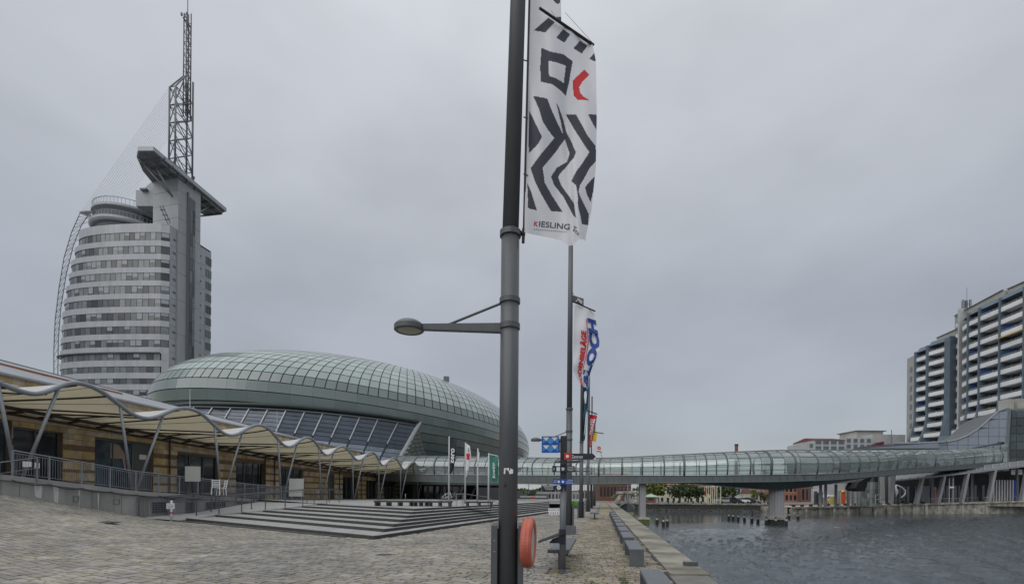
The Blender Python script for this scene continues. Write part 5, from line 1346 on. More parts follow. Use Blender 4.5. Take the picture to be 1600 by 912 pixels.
# body behind
b=MB(); pp=[(v.x+3.2,v.y+.5) for v in (cbp(1425,142),B1,B3,C2,D[1],D[3],D[6])]; b.prism([(x,y,0) for x,y in pp]+[(150,95,0),(150,150,0)],(0,0,43)); obj('body',b,M['cwall'],cb)
# phone mast on the roof
x,Y=PXY(1500,124)+1,124; z=PZ(1500,486,124); t=thing('phone_mast','grey mobile phone antenna cluster on the roof of the residential block','antenna',(x,Y,z-1))
b=MB(); b.tube([(x,Y,z-2),(x,Y,z+2.6)],.22,8); obj('mast',b,M['steel'],t)
for dx,dy in ((-.6,0),(.5,.3),(0,.8),(1.0,-.2)): b=MB(); b.box(x+dx-.22,x+dx+.22,Y+dy-.15,Y+dy+.15,z+.9,z+2.9); obj('panel_antenna',b,M['galv'],t); 
b=MB(); b.bar((x-.7,Y,z+1.9),(x+1.1,Y,z+1.9),.08,.08); b.tube([(x+.3,Y,z+2.5),(x+.3,Y,z+6)],.04,5); obj('bracket',b,M['steel'],t)

def push(o,k):                        # set a finished building further back at the matching size
    o.location=EYE+(Vector(o.location)-EYE)*k; o.scale=(k,k,k)
push(cb,1.3); push(t,1.3)
# ------------------------------------------------------------------ entrance building, colonnade on the right quay
eb=thing('entrance_building','metal panelled building with sweeping curved roof and dark glass curtain wall at the right','building',(98,101,1))
curve=[(1400,692),(1440,692),(1480,690),(1502,686),(1520,677),(1535,666),(1548,654),(1560,643),(1570,637.5),(1580,636),(1600,636.5),(1680,640)]
Ye=lambda px: interp(px,[1380,1480,1575,1700],[116,106,100,92])
cols_=[1400+ (1577-1400)*k/11 for k in range(12)]
pl=[]
def ctop(px): return interp(px,[a for a,b_ in curve],[b_ for a,b_ in curve])
for i in range(11):
    a,c=cols_[i],cols_[i+1]
    yrow=[722]+[722-13.5*k for k in range(1,9)]
    for y0,y1 in zip(yrow[:-1],yrow[1:]):
        ta,tc_=ctop(a),ctop(c)
        if y0<=min(ta,tc_)+1: continue
        q=[P(a+.3,y0-.25,Ye(a)),P(c-.3,y0-.25,Ye(c)),P(c-.3,max(y1+.25,tc_),Ye(c)),P(a+.3,max(y1+.25,ta),Ye(a))]
        if q[2].z<q[1].z: q[2]=q[1].copy()
        if q[3].z<q[0].z: q[3]=q[0].copy()
        pl.append(([v for v in q],[(0,1,2,3)]))
for pc in pl: b=MB(); b.add(*pc); obj('metal_panel',b,M['mpanel'],eb)
b=MB(); bk=[P(px,y,Ye(px)+.12) for px,y in [(1400,740)]+[(1577,740)]+[(px,ctop(px)) for px in cols_[::-1]]]; b.prism(bk,(6,14,0)); obj('wall_body',b,M['seam'],eb)
b=MB(); 
for i in range(11): p,q=P(cols_[i],ctop(cols_[i]),Ye(cols_[i])),P(cols_[i+1],ctop(cols_[i+1]),Ye(cols_[i+1])); b.bar(p+Vector((0,.2,.1)),q+Vector((0,.2,.1)),.8,.25)
obj('roof_edge',b,M['roof'],eb)
# dark glass
gx=[1575.5,1588,1602,1618,1634,1655]
b=MB(); b.hexa([P(1575,728,100.1),P(1690,728,94),P(1690,728,94)+Vector((5,12,0)),P(1575,728,100.1)+Vector((5,12,0))],[P(1578,638,100.1),P(1690,641,94),P(1690,641,94)+Vector((5,12,0)),P(1578,638,100.1)+Vector((5,12,0))]); obj('curtain_wall_frame',b,M['mull'],eb)
def gq(i,j): 
    px=gx[i]; Y=lerp(100,95,(px-1575)/80); y=lerp(640,727,j/7); return P(px+ (3-3*j/7)*(1-min(1,i)),y,Y-.02)
for i in range(5):
    for j in range(7):
        q=[gq(i,j+1),gq(i+1,j+1),gq(i+1,j),gq(i,j)]; cen=sum(q,Vector())/4; b=MB(); b.poly(*[cen+(v-cen)*.93 for v in q]); obj('curtain_pane',b,M['cwg'],eb)
b=MB(); b.bar(P(1572.5,727,99.8),P(1577.5,640,99.8),.35,.35); obj('corner_post',b,M['galv'],eb)
b=MB(); b.box(PXY(1561,104),PXY(1568,104),104,105,PZ(1565,637,104),PZ(1565,637,104)+.2)
for k,(pa,pb,y0,y1) in enumerate(((1573,1583,623,636),(1590,1604,622,635))):
    b=MB(); b.box(PXY(pa,103),PXY(pb,103),103,105,PZ(pa,y1,103)-.4,PZ(pa,y0,103)); b2=obj('roof_ventilator',b,M['cbeige'],eb)
b=MB(); b.box(PXY(1562,99),PXY(1568.5,99),99,99.6,PZ(1565,694,99),PZ(1565,690,99)); obj('floodlight',b,M['black'],eb)
b=MB(); b.hexa([P(1350,700,112),P(1500,700,106),P(1500,700,106)+Vector((4,10,0)),P(1350,700,112)+Vector((4,10,0))],[P(1345,697,112),P(1500,689,106),P(1500,689,106)+Vector((4,10,0)),P(1345,697,112)+Vector((4,10,0))]); obj('low_roof',b,M['mpanel'],eb)
# bridge head glazing in front of the metal wall
for k in range(4):
    a,c=1529+k*11.5,1529+(k+1)*11.5-1; y0=lambda p:700-(p-1529)*.17; y1=lambda p:726-(p-1529)*.05
    for j in range(3):
        q=[P(a,lerp(y0(a),y1(a),(j+1)/3)-.4,98.2),P(c,lerp(y0(c),y1(c),(j+1)/3)-.4,98.2),P(c,lerp(y0(c),y1(c),j/3)+.3,98.2),P(a,lerp(y0(a),y1(a),j/3)+.3,98.2)]; b=MB(); b.poly(*q); obj('link_pane',b,M['bglass'],eb)
    b=MB(); b.tube([P(a,y1(a),98.3),P(a,y0(a),98.3)],.1,6); obj('link_post',b,M['bframe'],eb)
b=MB(); b.prism([P(1505,733,98),P(1577,728,97.5),P(1577,724,97.5),P(1505,728.5,98)],(0,4,0)); obj('link_deck',b,M['bdeck'],eb)
b=MB(); b.bar(P(1521,700,97.5),P(1563,692,97.8),.4,.3); obj('link_roof_edge',b,M['steel'],eb)

push(eb,1.3)
# colonnade with lean-to roof
cl=thing('quay_colonnade','lean-to glass canopy on slanting concrete columns along the right quay','colonnade',(95,112,1))
YC=lambda px: interp(px,[1340,1600,1700],[104,122,126])-.0
def ceil_y(px): return 757-.0*px if px<1340 else interp(px,[1340,1400,1450,1600,1700],[752,749.5,745,727.5,716])
segs_=[1395+ (1680-1395)*k/22 for k in range(23)]
for a,c in zip(segs_[:-1],segs_[1:]):
    Ya,Yc=YC(a)-2.0,YC(c)-2.0
    p0,p1=P(a+.3,ceil_y(a)-6.5,Ya+5),P(c-.2,ceil_y(c)-6.5,Yc+5); q0,q1=P(a+.3,ceil_y(a),Ya),P(c-.2,ceil_y(c),Yc)
    b=MB(); b.hexa([q0,q1,p1,p0],[v+Vector((0,0,.12)) for v in (q0,q1,p1,p0)]); obj('roof_pane',b,M['galv'],cl)
    b=MB(); b.bar(q0+Vector((0,-.1,.12)),p0+Vector((0,0,.16)),.14,.3); obj('rafter',b,M['pier'],cl)
b=MB()
for a,c in zip(segs_[:-1],segs_[1:]): b.bar(P(a,ceil_y(a)+.8,YC(a)-2.1),P(c,ceil_y(c)+.8,YC(c)-2.1),.2,.22); 
obj('front_beam',b,M['pier'],cl)
b=MB()
for a,c in zip(segs_[:-1],segs_[1:]): b.bar(P(a,ceil_y(a)-6.3,YC(a)+3.0),P(c,ceil_y(c)-6.3,YC(c)+3.0),.5,.7)
obj('rear_beam',b,M['pier'],cl)
for px in (1437,1470.5,1507.5,1549.5,1601,1650):
    Yq=YC(px); zt=PZ(px,ceil_y(px)+1,Yq-1.6); zb2=rquay_z(PXY(px,Yq)); x=PXY(px,Yq-1)
    b=MB(); b.hexa([(x-1.15,Yq-1.4,zb2),(x-.45,Yq-1.4,zb2),(x-.45,Yq-.6,zb2),(x-1.15,Yq-.6,zb2)],[(x-.15,Yq-1.9,zt),(x+.35,Yq-1.9,zt),(x+.35,Yq-1.1,zt),(x-.15,Yq-1.1,zt)]); obj('column',b,M['pier'],cl)
for px in (1457,1489,1519,1547,1590): 
    Yq=YC(px)+3; x=PXY(px,Yq); b=MB(); b.box(x-.3,x+.3,Yq,Yq+.6,rquay_z(x),PZ(px,ceil_y(px),Yq)+.5); obj('rear_column',b,M['steel2'],cl)
b=MB(); bk=[(PXY(p_,YC(p_)+6),YC(p_)+6) for p_ in (1395,1500,1600,1690)]
for (x0,y0),(x1,y1) in zip(bk[:-1],bk[1:]): b.hexa([(x0,y0,-1),(x1,y1,-1),(x1,y1+.5,-1),(x0,y0+.5,-1)],[(x0,y0,7.5),(x1,y1,9.5),(x1,y1+.5,9.5),(x0,y0+.5,7.5)])
obj('rear_wall',b,M['dark'],cl)
def onq(px,dY=0): Yq=YC(px)+dY; x=PXY(px,Yq); return x,Yq,rquay_z(x)
for px in [1400+6.2*k for k in range(32)]:
    x,Yq,z=onq(px,5.8); b=MB(); b.box(x-.32,x+.32,Yq,Yq+.05,z+.2,z+4.0); obj('shop_pane',b,M['cwg'],cl)
# coloured doors and slats under the canopy
x,Yq,z=onq(1458,3.5); b=MB(); b.box(x-.5,x+.5,Yq,Yq+.1,z,z+3.4); obj('red_door',b,M['red'],cl,label='red door under the canopy')
b=MB(); b.box(x-.68,x-.5,Yq-.05,Yq+.1,z,z+3.7); b.box(x+.5,x+.68,Yq-.05,Yq+.1,z,z+3.7); b.box(x-.5,x+.5,Yq-.05,Yq+.1,z+3.4,z+3.7); obj('door_surround',b,M['galv'],cl)
for k in range(7): x,Yq,z=onq(1441+1.9*k,3.6); b=MB(); b.box(x-.07,x+.07,Yq,Yq+.2,z,z+4.0); obj('slat',b,M['galv'],cl)
for k in range(8): x,Yq,z=onq(1553+4.3*k,2.2); b=MB(); b.box(x-.1,x+.1,Yq,Yq+.25,z,z+5.2); obj('white_slat',b,M['wallw'],cl)
x,Yq,z=onq(1583.5,3.2); b=MB(); b.box(x-.7,x+.7,Yq,Yq+.1,z+.3,z+5.2); obj('blue_door',b,M['inkblue'],cl,label='bright blue panel under the canopy')
for (px,y0,y1) in ((1583,733,741),(1594,733,741)): x,Yq,z=onq(px,1.5); b=MB(); b.box(x-.5,x+.5,Yq,Yq+.1,PZ(px,y1,Yq),PZ(px,y0,Yq)); obj('white_sign',b,M['white'],cl)
for (px,) in ((1483,),(1489,)): x,Yq,z=onq(px,-2); b=MB(); b.tube([(x,Yq,z),(x,Yq,PZ(px,747,Yq))],.09,6); obj('pole',b,M['wallw'],cl)
b=MB(); x,Yq,z=onq(1486,-2); b.box(x-.6,x+.6,Yq-.1,Yq,PZ(1486,762,Yq),PZ(1486,759.5,Yq)); obj('pole_sign',b,M['white'],cl)
# quay railing right
xx=[PXY(p_,YC(p_)-2.6) for p_ in (1452,1480,1505,1528)]; railing('quay_railing','pale railing on the right quay in front of the red door and dark shops',[(PXY(p_,YC(p_)-5),YC(p_)-5) for p_ in (1452,1480,1505,1528)],lambda p:rquay_z(p[0]),1.15,M['galv'],1.8,0,[.6],hr=.05)
railing('quay_railing','pale railing on the right quay in front of the white slats and blue panel',[(PXY(p_,YC(p_)-5.5),YC(p_)-5.5) for p_ in (1538,1560,1588)],lambda p:rquay_z(p[0]),1.15,M['galv'],1.8,0,[.6],hr=.05)
# dark awning nose, stair cylinder and slanting column left of the colonnade
aw=thing('quay_awning','long low grey roof with black upturned nose running under the glass bridge at the right','canopy',(72,92,1))
b=MB(); b.prism([P(1270,757,98),P(1345,753,94),P(1345,748,94),P(1290,754,98)],(1,6,0)); obj('roof_slab',b,M['steel2'],aw)
b=MB(); b.prism([P(1337,762,88),P(1341,766,88),P(1352,767,88),P(1356,752,88),P(1366,743,88),P(1352,747,88),P(1341,753,88)],(1.5,5,0)); obj('nose',b,M['black'],aw)
b=MB(); b.prism([P(1300,747,93),P(1340,744,90),P(1341,752,90),P(1300,756,93)],(1,4,0)); obj('upper_fascia',b,M['seam'],aw)
for px in (1283,1291,1307,1327,1334,1342): 
    Yq=100; x=PXY(px,Yq); b=MB(); b.box(x-.18,x+.18,Yq,Yq+.4,rquay_z(x),PZ(px,756,Yq)); obj('column',b,M['pier'],aw)
x,Yq=PXY(1368,103),105; t=thing('stair_cylinder','round dark green glass stair tower under the right end of the bridge','stair tower',(x,Yq,0))
b=MB(); b.lathe((x,Yq,0),[(1.85,-.3),(1.85,PZ(1368,742,103))],24); obj('inner_wall',b,M['cwg'],t,smooth=True)
for k in range(24):
    for j in range(3):
        a0,a1=PI+k*PI/24*1.0+.01,PI+(k+1)*PI/24-.01; 
        if k%2: continue
        a1=PI+(k+2)*PI/24-.01; z0=-.2+j*1.75; b=MB(); b.poly((x+1.9*math.cos(a0),Yq+1.9*math.sin(a0),z0),(x+1.9*math.cos(a1),Yq+1.9*math.sin(a1),z0),(x+1.9*math.cos(a1),Yq+1.9*math.sin(a1),z0+1.7),(x+1.9*math.cos(a0),Yq+1.9*math.sin(a0),z0+1.7)); obj('pane',b,M['bglass'],t)
b=MB(); 
for p_,q_ in (((1368,773),(1368,787)),((1376,772),(1376,787)),((1368,772.5),(1376,772)),((1368,780),(1376,779.5))): b.bar(P(*p_,102.2),P(*q_,102.2),.13,.1)
obj('door_frame',b,M['wallw'],t)
t=thing('slanting_column','broad slanting concrete column carrying the right end of the glass bridge','column',(PXY(1393,101),101,0))
b=MB(); b.hexa([P(1389,786,100),P(1396,786,100),P(1396,786,101.5),P(1389,786,101.5)],[P(1392,741,100),P(1400,741,100),P(1400,741,101.5),P(1392,741,101.5)]); obj('shaft',b,M['pier'],t)
b=MB(); b.hexa([P(1383,787,102),P(1388,787,102),P(1388,787,103),P(1383,787,103)],[P(1382,742,102),P(1388,742,102),P(1388,742,103),P(1382,742,103)]); obj('rear_shaft',b,M['steel2'],t)
b=MB(); b.tube([P(1400,757,106),P(1408,760,106),P(1415,766,106),P(1414,772,106),P(1408,777,106)],.13,6); b.tube([P(1400,757,106),P(1400,775,106),P(1403,768,106),P(1401,763,106)],.12,6); tag(obj('curved_handrail',b,M['white'],smooth=True),'white looping handrail of a spiral stair beside the slanting concrete column','handrail')

# ------------------------------------------------------------------ lamp posts along the promenade
def lamp_post(px,Y,label,near=False):
    x=PXY(px,Y); t=thing('lamp_post',label,'lamp post',(x,Y,0),group='tall grey lamp posts along the promenade')
    zj=5.5; r=.14; tilt=.0115 if near else .004; top=14.5
    b=MB(); b.tube([(x,Y,-.02),(x+tilt*0,Y,zj)],[.145,.135],24); obj('lower_pole',b,M['steel'],t,smooth=True)
    b=MB(); b.tube([(x,Y,zj),(x+(top-zj)*(.0235 if near else .0),Y,top)],[.122,.10],24); obj('upper_pole',b,M['steel'],t,smooth=True)
    for z,rr,h in ((zj,.158,.05),(4.50,.155,.045),(4.12,.155,.05)):
        b=MB(); b.lathe((x,Y,z),[(.12,-h),(rr,-h),(rr,h*.6),(.12,h)],24); c=obj('collar',b,M['steel'],t)
        b=MB(); 
        for a in (-.9,.0): 
            for dz in (.02,-.02): b.lathe((x+math.sin(a)*rr+.03,Y-math.cos(a)*rr,z+dz),[(0,-.012),(.011,0),(0,.012)],6)
        obj('bolt',b,M['galv'],c)
    b=MB(); b.hexa([(x-1.30,Y-.05,4.05),(x-.1,Y-.055,4.02),(x-.1,Y+.055,4.02),(x-1.30,Y+.05,4.05)],[(x-1.30,Y-.05,4.13),(x-.1,Y-.055,4.15),(x-.1,Y+.055,4.15),(x-1.30,Y+.05,4.13)]); obj('arm',b,M['steel'],t)
    b=MB(); b.tube([(x-.95,Y,4.12),(x-.1,Y,4.47)],.02,8); obj('brace',b,M['steel'],t)
    b=MB(); b.lathe((x-1.50,Y,4.09),[(0,.115),(.07,.11),(.14,.09),(.19,.058),(.213,.03),(.213,.02)],28); h_=obj('lamp_head',b,M['steel2'],t,smooth=True)
    b=MB(); b.lathe((x-1.50,Y,4.09),[(.213,.02),(.222,.02),(.222,-.045),(.205,-.06),(.18,-.06),(.175,-.045)],28); obj('head_rim',b,M['steel'],h_)
    b=MB(); b.lathe((x-1.50,Y,4.09),[(.18,-.05),(.12,-.065),(0,-.07)],28); obj('diffuser',b,M['lampglass'],h_,smooth=True)
    # service plates either side of the foot
    for s in (-1,1):
        b=MB(); x0,x1=(x-.245,x-.155) if s<0 else (x+.155,x+.235)
        o_=.012; b.hexa([(x0,Y-.12,0),(x1,Y-.12,0),(x1,Y+.12,0),(x0,Y+.12,0)],[(x0,Y-.12,1.15),(x1,Y-.12,1.15),(x1,Y+.12,1.15),(x0,Y+.12,1.15)])
        b.hexa([(x0,Y-.12,1.15),(x1,Y-.12,1.15),(x1,Y+.12,1.15),(x0,Y+.12,1.15)],[(x0+(.02 if s<0 else 0),Y-.1,1.19),(x1-(.02 if s>0 else 0),Y-.1,1.19),(x1-(.02 if s>0 else 0),Y+.1,1.19),(x0+(.02 if s<0 else 0),Y+.1,1.19)])
        p=obj('side_plate',b,M['steel'],t)
        b=MB()
        for z in (.93,.77): b.lathe((x+s*.195,Y-.121,z),[(0,-.006),(.008,0),(0,.006)],6,axis=(0,1,0))
        obj('screw',b,M['wallw'],p)
        b=MB(); b.box(x+s*.15-.012,x+s*.15+.012,Y-.08,Y+.08,0,1.1); obj('gap_plate',b,M['black'],t)
    return t,x
t1,x1=lamp_post(794,7.3,'big dark grey lamp post in the middle of the view with a large patterned banner',True)
for a in ((t1,x1),): 
    xx=x1; Y=7.3-.142
    b=MB(); pp=[(-.075,0),(.04,.0),(.078,.008),(.078,.065),(.05,.075),(.034,.085),(.026,.05),(.01,.045),(.01,.09),(-.03,.082),(-.068,.088)]
    b.add([(xx+u*.9,7.3-math.sqrt(.1465**2-(.9*u)**2),PZ(792,740,7.2)+v) for u,v in pp],[tuple(range(len(pp)))]); st_k=obj('torn_sticker',b,M['paper'],t1)
    b=MB(); b.lathe((xx-.045,Y+.004,PZ(789,758,7.2)),[(0,-.012),(.02,-.008),(.022,0)],12,axis=(0,1,0)); obj('cable_hole',b,M['black'],t1)
    z0=PZ(812,376,7.3); b=MB(); b.tube([(PXY(814.5,7.3),7.3,z0),(PXY(822.5,7.3),7.3,10.2)],.016,8); obj('flag_rail',b,M['black'],t1)
    b=MB(); b.tube([(PXY(814.0,7.3),7.3,PZ(812,369,7.3)-.1),(PXY(814.6,7.3),7.3,PZ(812,369,7.3)+.12)],.022,8); b.bar((x1+.1,7.3,5.53),(PXY(817,7.3),7.3,5.50),.05,.03); obj('rail_foot',b,M['black'],t1)
t2,x2=lamp_post(888.5,22.0,'second lamp post from the viewer carrying a banner with blue and red lettering')
t3,x3=lamp_post(908,35.5,'third lamp post from the viewer with a narrow teal banner')
t4,x4=lamp_post(918.8,49.5,'fourth lamp post from the viewer with a red banner')
t5,x5=lamp_post(923.8,63.5,'fifth lamp post from the viewer, with its dark top standing free above the red banner')
t6,x6=lamp_post(928.5,77.5,'farthest lamp post of the row, standing beside the white banner just before the bridge')
# info box behind the second post and power box
b=MB(); b.box(PXY(883,20),PXY(900.5,20),20,20.25,0,PZ(890,821,20)); tag(obj('service_cabinet',b,M['steel2']),'low grey service cabinet at the foot of the second lamp post','cabinet')

# ------------------------------------------------------------------ banners
def inside(poly,x,y):
    c=False; n=len(poly); j=n-1
    for i in range(n):
        xi,yi=poly[i]; xj,yj=poly[j]
        if (yi>y)!=(yj>y) and x<(xj-xi)*(y-yi)/(yj-yi)+xi: c=not c
        j=i
    return c
Lf=[(-14,827),(0,826.5),(60,825),(95,823.5),(180,824),(260,822),(320,820),(363,819.5)]
Rf=[(-14,876),(0,876.5),(38,877),(45,890),(58,908),(70,926),(95,931),(180,932.5),(260,931),(330,924),(352,919),(372,915)]
def fl_(y): return interp(y,[a for a,b_ in Lf],[b_ for a,b_ in Lf])
def fr_(y): return interp(y,[a for a,b_ in Rf],[b_ for a,b_ in Rf])
def fbot(u): return interp(u,[0,.12,.5,.62,.72,.80,.88,.92,1],[363,366,373,377,384,383,374,373,376])
def fdepth(px,py):
    u=(px-824)/108; v=py/380
    return 7.34+.50*u+.05*math.sin(u*9+v*5)+.035*math.sin(u*17-v*9+1)+.05*v*math.sin(u*13+2)*u+(.10*math.exp(-((px-888-(py-250)*.06)/7)**2)*min(1,max(0,(py-110)/90)))
def fpt(px,py,o=0.0): return P(px,py,fdepth(px,py)-o)
dark=[[(857,28),(867,35),(852,51),(834,48)],[(880,46),(891,54),(882,67),(869,59)],[(906,64),(918,72),(909,84),(896,76)],[(929,82),(931,87),(932,95),(928,96),(921,92)],
 [(866,-14),(876,-14),(875,5),(871,7),(865,2)],[(869,27),(877,27),(877,36),(873,32)],
 [(846,75),(860,81),(880,85),(895,96),(892,112),(889,130),(884,150),(874,140),(863,132),(845,128),(844,105)],
 [(833,150),(855,154),(861,170),(870,190),(883,217),(868,238),(848,262),(851,285),(862,305),(879,331),(861,330),(846,304),(836,284),(829,263),(846,240),(866,216),(856,203),(848,190),(842,170)],
 [(827,173),(833,185),(840,200),(847,214),(840,226),(826,240)],[(824,286),(830,300),(839,329),(825,325)],
 [(869,160),(874,170),(880,187),(885,207),(893,222),(896,230),(900,238),(897,246),(890,254),(884,262),(878,268),(872,276),(877,290),(888,305),(897,318),(899,335),(901,341),(896,337),(888,322),(880,307),(866,290),(861,276),(870,262),(886,253),(890,240),(886,228),(880,210),(876,190)],
 [(884,179),(900,179),(909,195),(918,212),(931,228),(931,252),(922,262),(912,280),(906,290),(904,300),(909,312),(916,326),(920,334),(919,352),(909,350),(907,338),(903,322),(903,305),(900,290),(893,283),(900,268),(908,258),(917,244),(921,238),(910,222),(897,202)],
 [(919,179),(932,179),(932,203),(926,193)],[(930,275),(929,290),(923,316),(917,304),(914,293),(921,284)]]
hole=[(857,95),(870,98),(884,103),(882,120),(881,130),(868,122),(858,119),(857,108)]
redp=[(913,109),(921,117),(910,128),(905,137),(907,146),(913,152),(921,157),(902,156),(896,149),(895,126)]
b=MB(); NX,NY=112,392
idx={}
vs=[];fs=[];mi=[]
for j in range(NY+1):
    for i in range(NX+1):
        u=i/NX; v=j/NY
        y0=-14; 
        yb=fbot(u); y=lerp(y0,yb,v); 
        xl_,xr_=fl_(min(y,363)),fr_(min(y,376)); px=lerp(xl_,xr_,u)
        vs.append(fpt(px,y)); idx[(i,j)]=(px,y)
    
W1=NX+1
for j in range(NY):
    for i in range(NX):
        cx_=(idx[(i,j)][0]+idx[(i+1,j+1)][0])/2; cy_=(idx[(i,j)][1]+idx[(i+1,j+1)][1])/2
        k=0
        for p_ in dark:
            if inside(p_,cx_,cy_): k=1; break
        if k and inside(hole,cx_,cy_): k=0
        if inside(redp,cx_,cy_): k=2
        fs.append((j*W1+i,(j+1)*W1+i,(j+1)*W1+i+1,j*W1+i+1)); mi.append(k)
b.v=[tuple(v) for v in vs]; b.f=fs; b.mi=mi
fl1=thing('banner','large white banner with dark zigzag stripes and a red chevron on the nearest lamp post','banner',(x1+.2,7.3,5.4))
c_=obj('cloth',b,[M['cloth'],M['ink'],M['inkred']],fl1,smooth=True)
def txt(body,x0,y0,x1_,y1_,h,mt,off=.0,o=.02,tilt=None):
    b=MB(); dx,dy=x1_-x0,y1_-y0; l=math.hypot(dx,dy); n=(dy/l,-dx/l)
    b.text(body,lambda a,c:fpt(x0+dx*a+n[0]*h*c,y0+dy*a+n[1]*h*c,o),off); return obj('lettering',b,mt,fl1)
txt('K',834,353,840.5,354,8,M['inkred'],.02,o=.006); txt('IESLING',842,354,890,359,9,M['ink'],.012,o=.006); txt('T',893,360,898,362.5,8,M['ink'],.012,o=.006)
b=MB(); b.text('IER',lambda a,c:fpt(897+6*a+3*c,359+8*a-3*c+2,.008)); obj('lettering',b,M['ink'],fl1)
b=MB(); 
for k in range(16): b.poly(fpt(834+k*3.3,358.5+k*.27,.006),fpt(836.3+k*3.3,358.7+k*.27,.006),fpt(836.3+k*3.3,357.5+k*.27,.006),fpt(834+k*3.3,357.3+k*.27,.006))
obj('small_print',b,M['galv'],fl1)
b=MB(); b.tube([P(843,13,7.30),P(926,70,7.86)],[.018,.022],8); b.lathe(P(926,70,7.86),[(0,-.03),(.03,0),(0,.03)],8); obj('boom',b,M['black'],fl1)
b=MB(); b.tube([P(883,20,7.5),P(925,66,7.85)],.003,4); b.tube([P(861,17,7.42),P(870,30,7.45)],.003,4); obj('line',b,M['galv'],fl1)
b=MB()
for y in (95,184,273,): b.tube([P(818,y-1,7.3),P(825,y+1,7.33)],.008,6)
b.tube([P(812,366,7.3),P(820,367,7.33)],.02,6); obj('flag_clip',b,M['black'],fl1)

def flag(name,label,quadfn,n,m,mt,group=None,extra=None,Y=20,loc=None):
    t=thing(name,label,'banner',loc or quadfn(.0,1)); b=MB(); b.grid(quadfn,n,m); obj('cloth',b,mt,t,smooth=True); return t
# second banner: lettering reading upwards
L2=[(475,897.5),(560,896.5),(588,895),(600,902)]; R2=[(486,929),(520,936),(545,937),(575,925),(590,921),(606,916)]
def f2(u,v,o=0.0):
    xl_=interp(v,[0,.6,.85,1],[897.5,896.5,896,904]); xr_=interp(v,[0,.3,.45,.62,.8,1],[929,935.5,938,931,922,918]); yt=lerp(475,486,u); yb=lerp(598,607,u)
    px=lerp(xl_,xr_,u); py=lerp(yt,yb,v); return P(px,py,22.0+.55*u+.13*math.sin(u*8+v*6)*u+.10*math.sin(v*14+u*3)*v-o)
fl2=flag('banner','white banner with BODENBELÄGE BLOCH lettering on the second lamp post',f2,20,40,M['cloth'],loc=(x2,22,6.5))
def t2x(body,u0,u1,v0,v1,mt,off=.02,o=.05):   # reading upwards: along -v, letter tops towards -u side
    b=MB(); b.text(body,lambda a,c:f2(lerp(u1,u0,c),lerp(v1,v0,a),o),off); obj('lettering',b,mt,fl2)
t2x('BODENBELÄGE',.24,.50,.30,1.0,M['inkred'],.055); t2x('BLOCH',.59,.985,.12,.99,M['inkblue'],.06)
b=MB(); b.grid(lambda a,c:f2(lerp(.535,.565,a),lerp(.14,.80,c),.05),1,20); obj('red_line',b,M['inkred'],fl2)
b=MB(); b.tube([P(895,471,22),P(930,486,22.5)],.03,6); obj('boom',b,M['black'],fl2)
b=MB(); b.prism([P(894,470,22),P(912,477,22.1),P(912,466.5,22.1),P(894,460.5,22)],(0,.04,0)); o=obj('bracket_sign',b,M['steel'],fl2)
b=MB(); b.tube([P(900,471,21.95),P(903,468,21.95),P(906,471,21.95),P(909,474,21.95)],.02,5); b.tube([P(902,466,21.95),P(906,468,21.95),P(910,472,21.95)],.015,5); obj('bracket_logo',b,M['white'],o)
b=MB(); b.tube([P(893,453,22),P(896,460,22)],.012,4); obj('line',b,M['black'],fl2)
def f3(u,v): return P(lerp(911.5,lerp(921,914,v),u),lerp(604,lerp(690,686,u),v),35.5+.3*math.sin(u*5+v*7))
fl3=flag('banner','narrow dark teal banner with a white figure hanging folded on the third lamp post',f3,6,20,M['fteal'],loc=(x3,35.5,5.5))
b=MB(); f=lambda px,py:P(px,py,35.0)
b.poly(f(913,612),f(916,610),f(917,616),f(915.5,630),f(914,630),f(912.5,618)); b.poly(f(914.5,655),f(916,640),f(917,648),f(914,675),f(912.5,682)); obj('white_figure',b,M['cloth'],fl3)
def f4(u,v,o=0.0): return P(lerp(lerp(921,919.6,v),lerp(933,924,v),u),lerp(lerp(647,649,u),lerp(700,697,u),v),49.5+.3*math.sin(u*5+v*4)-o)
fl4=flag('banner','narrow red banner with white SCHWANTING lettering on the fourth lamp post',f4,6,20,M['fred'],loc=(x4,49.5,6.5))
b=MB(); b.text('SCHWANTING',lambda a,c:f4(lerp(.86,.46,c),lerp(.97,.12,a),.15),.04); obj('lettering',b,M['cloth'],fl4)
b=MB(); b.text('FISCHERS',lambda a,c:f4(lerp(.40,.12,c),lerp(.6,.12,a),.15),.03); obj('lettering',b,M['cloth'],fl4)
b=MB(); b.tube([P(917,641,49.4),P(933,646.5,49.6)],.06,5); obj('boom',b,M['black'],fl4)
def f5(u,v): return P(lerp(926,lerp(934,930,v),u),lerp(676,lerp(706,694,u),v),63+.3*math.sin(u*4))
fl5=flag('banner','small yellow and white banner on the fifth lamp post behind the red banner',f5,4,8,M['fyel'],loc=(x5,63.5,7))
b=MB(); b.grid(lambda u,v:P(lerp(925,932,u),lerp(688+u*3,712,v),62.6+.2*u),3,4); obj('white_field',b,M['cloth'],fl5)
b=MB(); b.tube([P(925,674,63),P(943,677,63.5)],.06,5); obj('boom',b,M['black'],fl5)
def f6(u,v): return P(lerp(lerp(931.5,929,v),lerp(939,945,v),u),lerp(694+4*u,lerp(738,735,u),v),76+.4*math.sin(u*5+v*3))
fl6=flag('banner','white banner with red round emblem and dark stripe on the farthest lamp post',f6,6,10,M['cloth'],loc=(x6,77,5))
b=MB(); b.lathe(P(936,699.5,75.2),[(.1,0),(.28,0)],12,axis=(0,1,0)); b.lathe(P(936,699.5,75.2),[(.0,0),(.05,0)],6,axis=(0,1,0)); obj('emblem',b,M['inkred'],fl6)
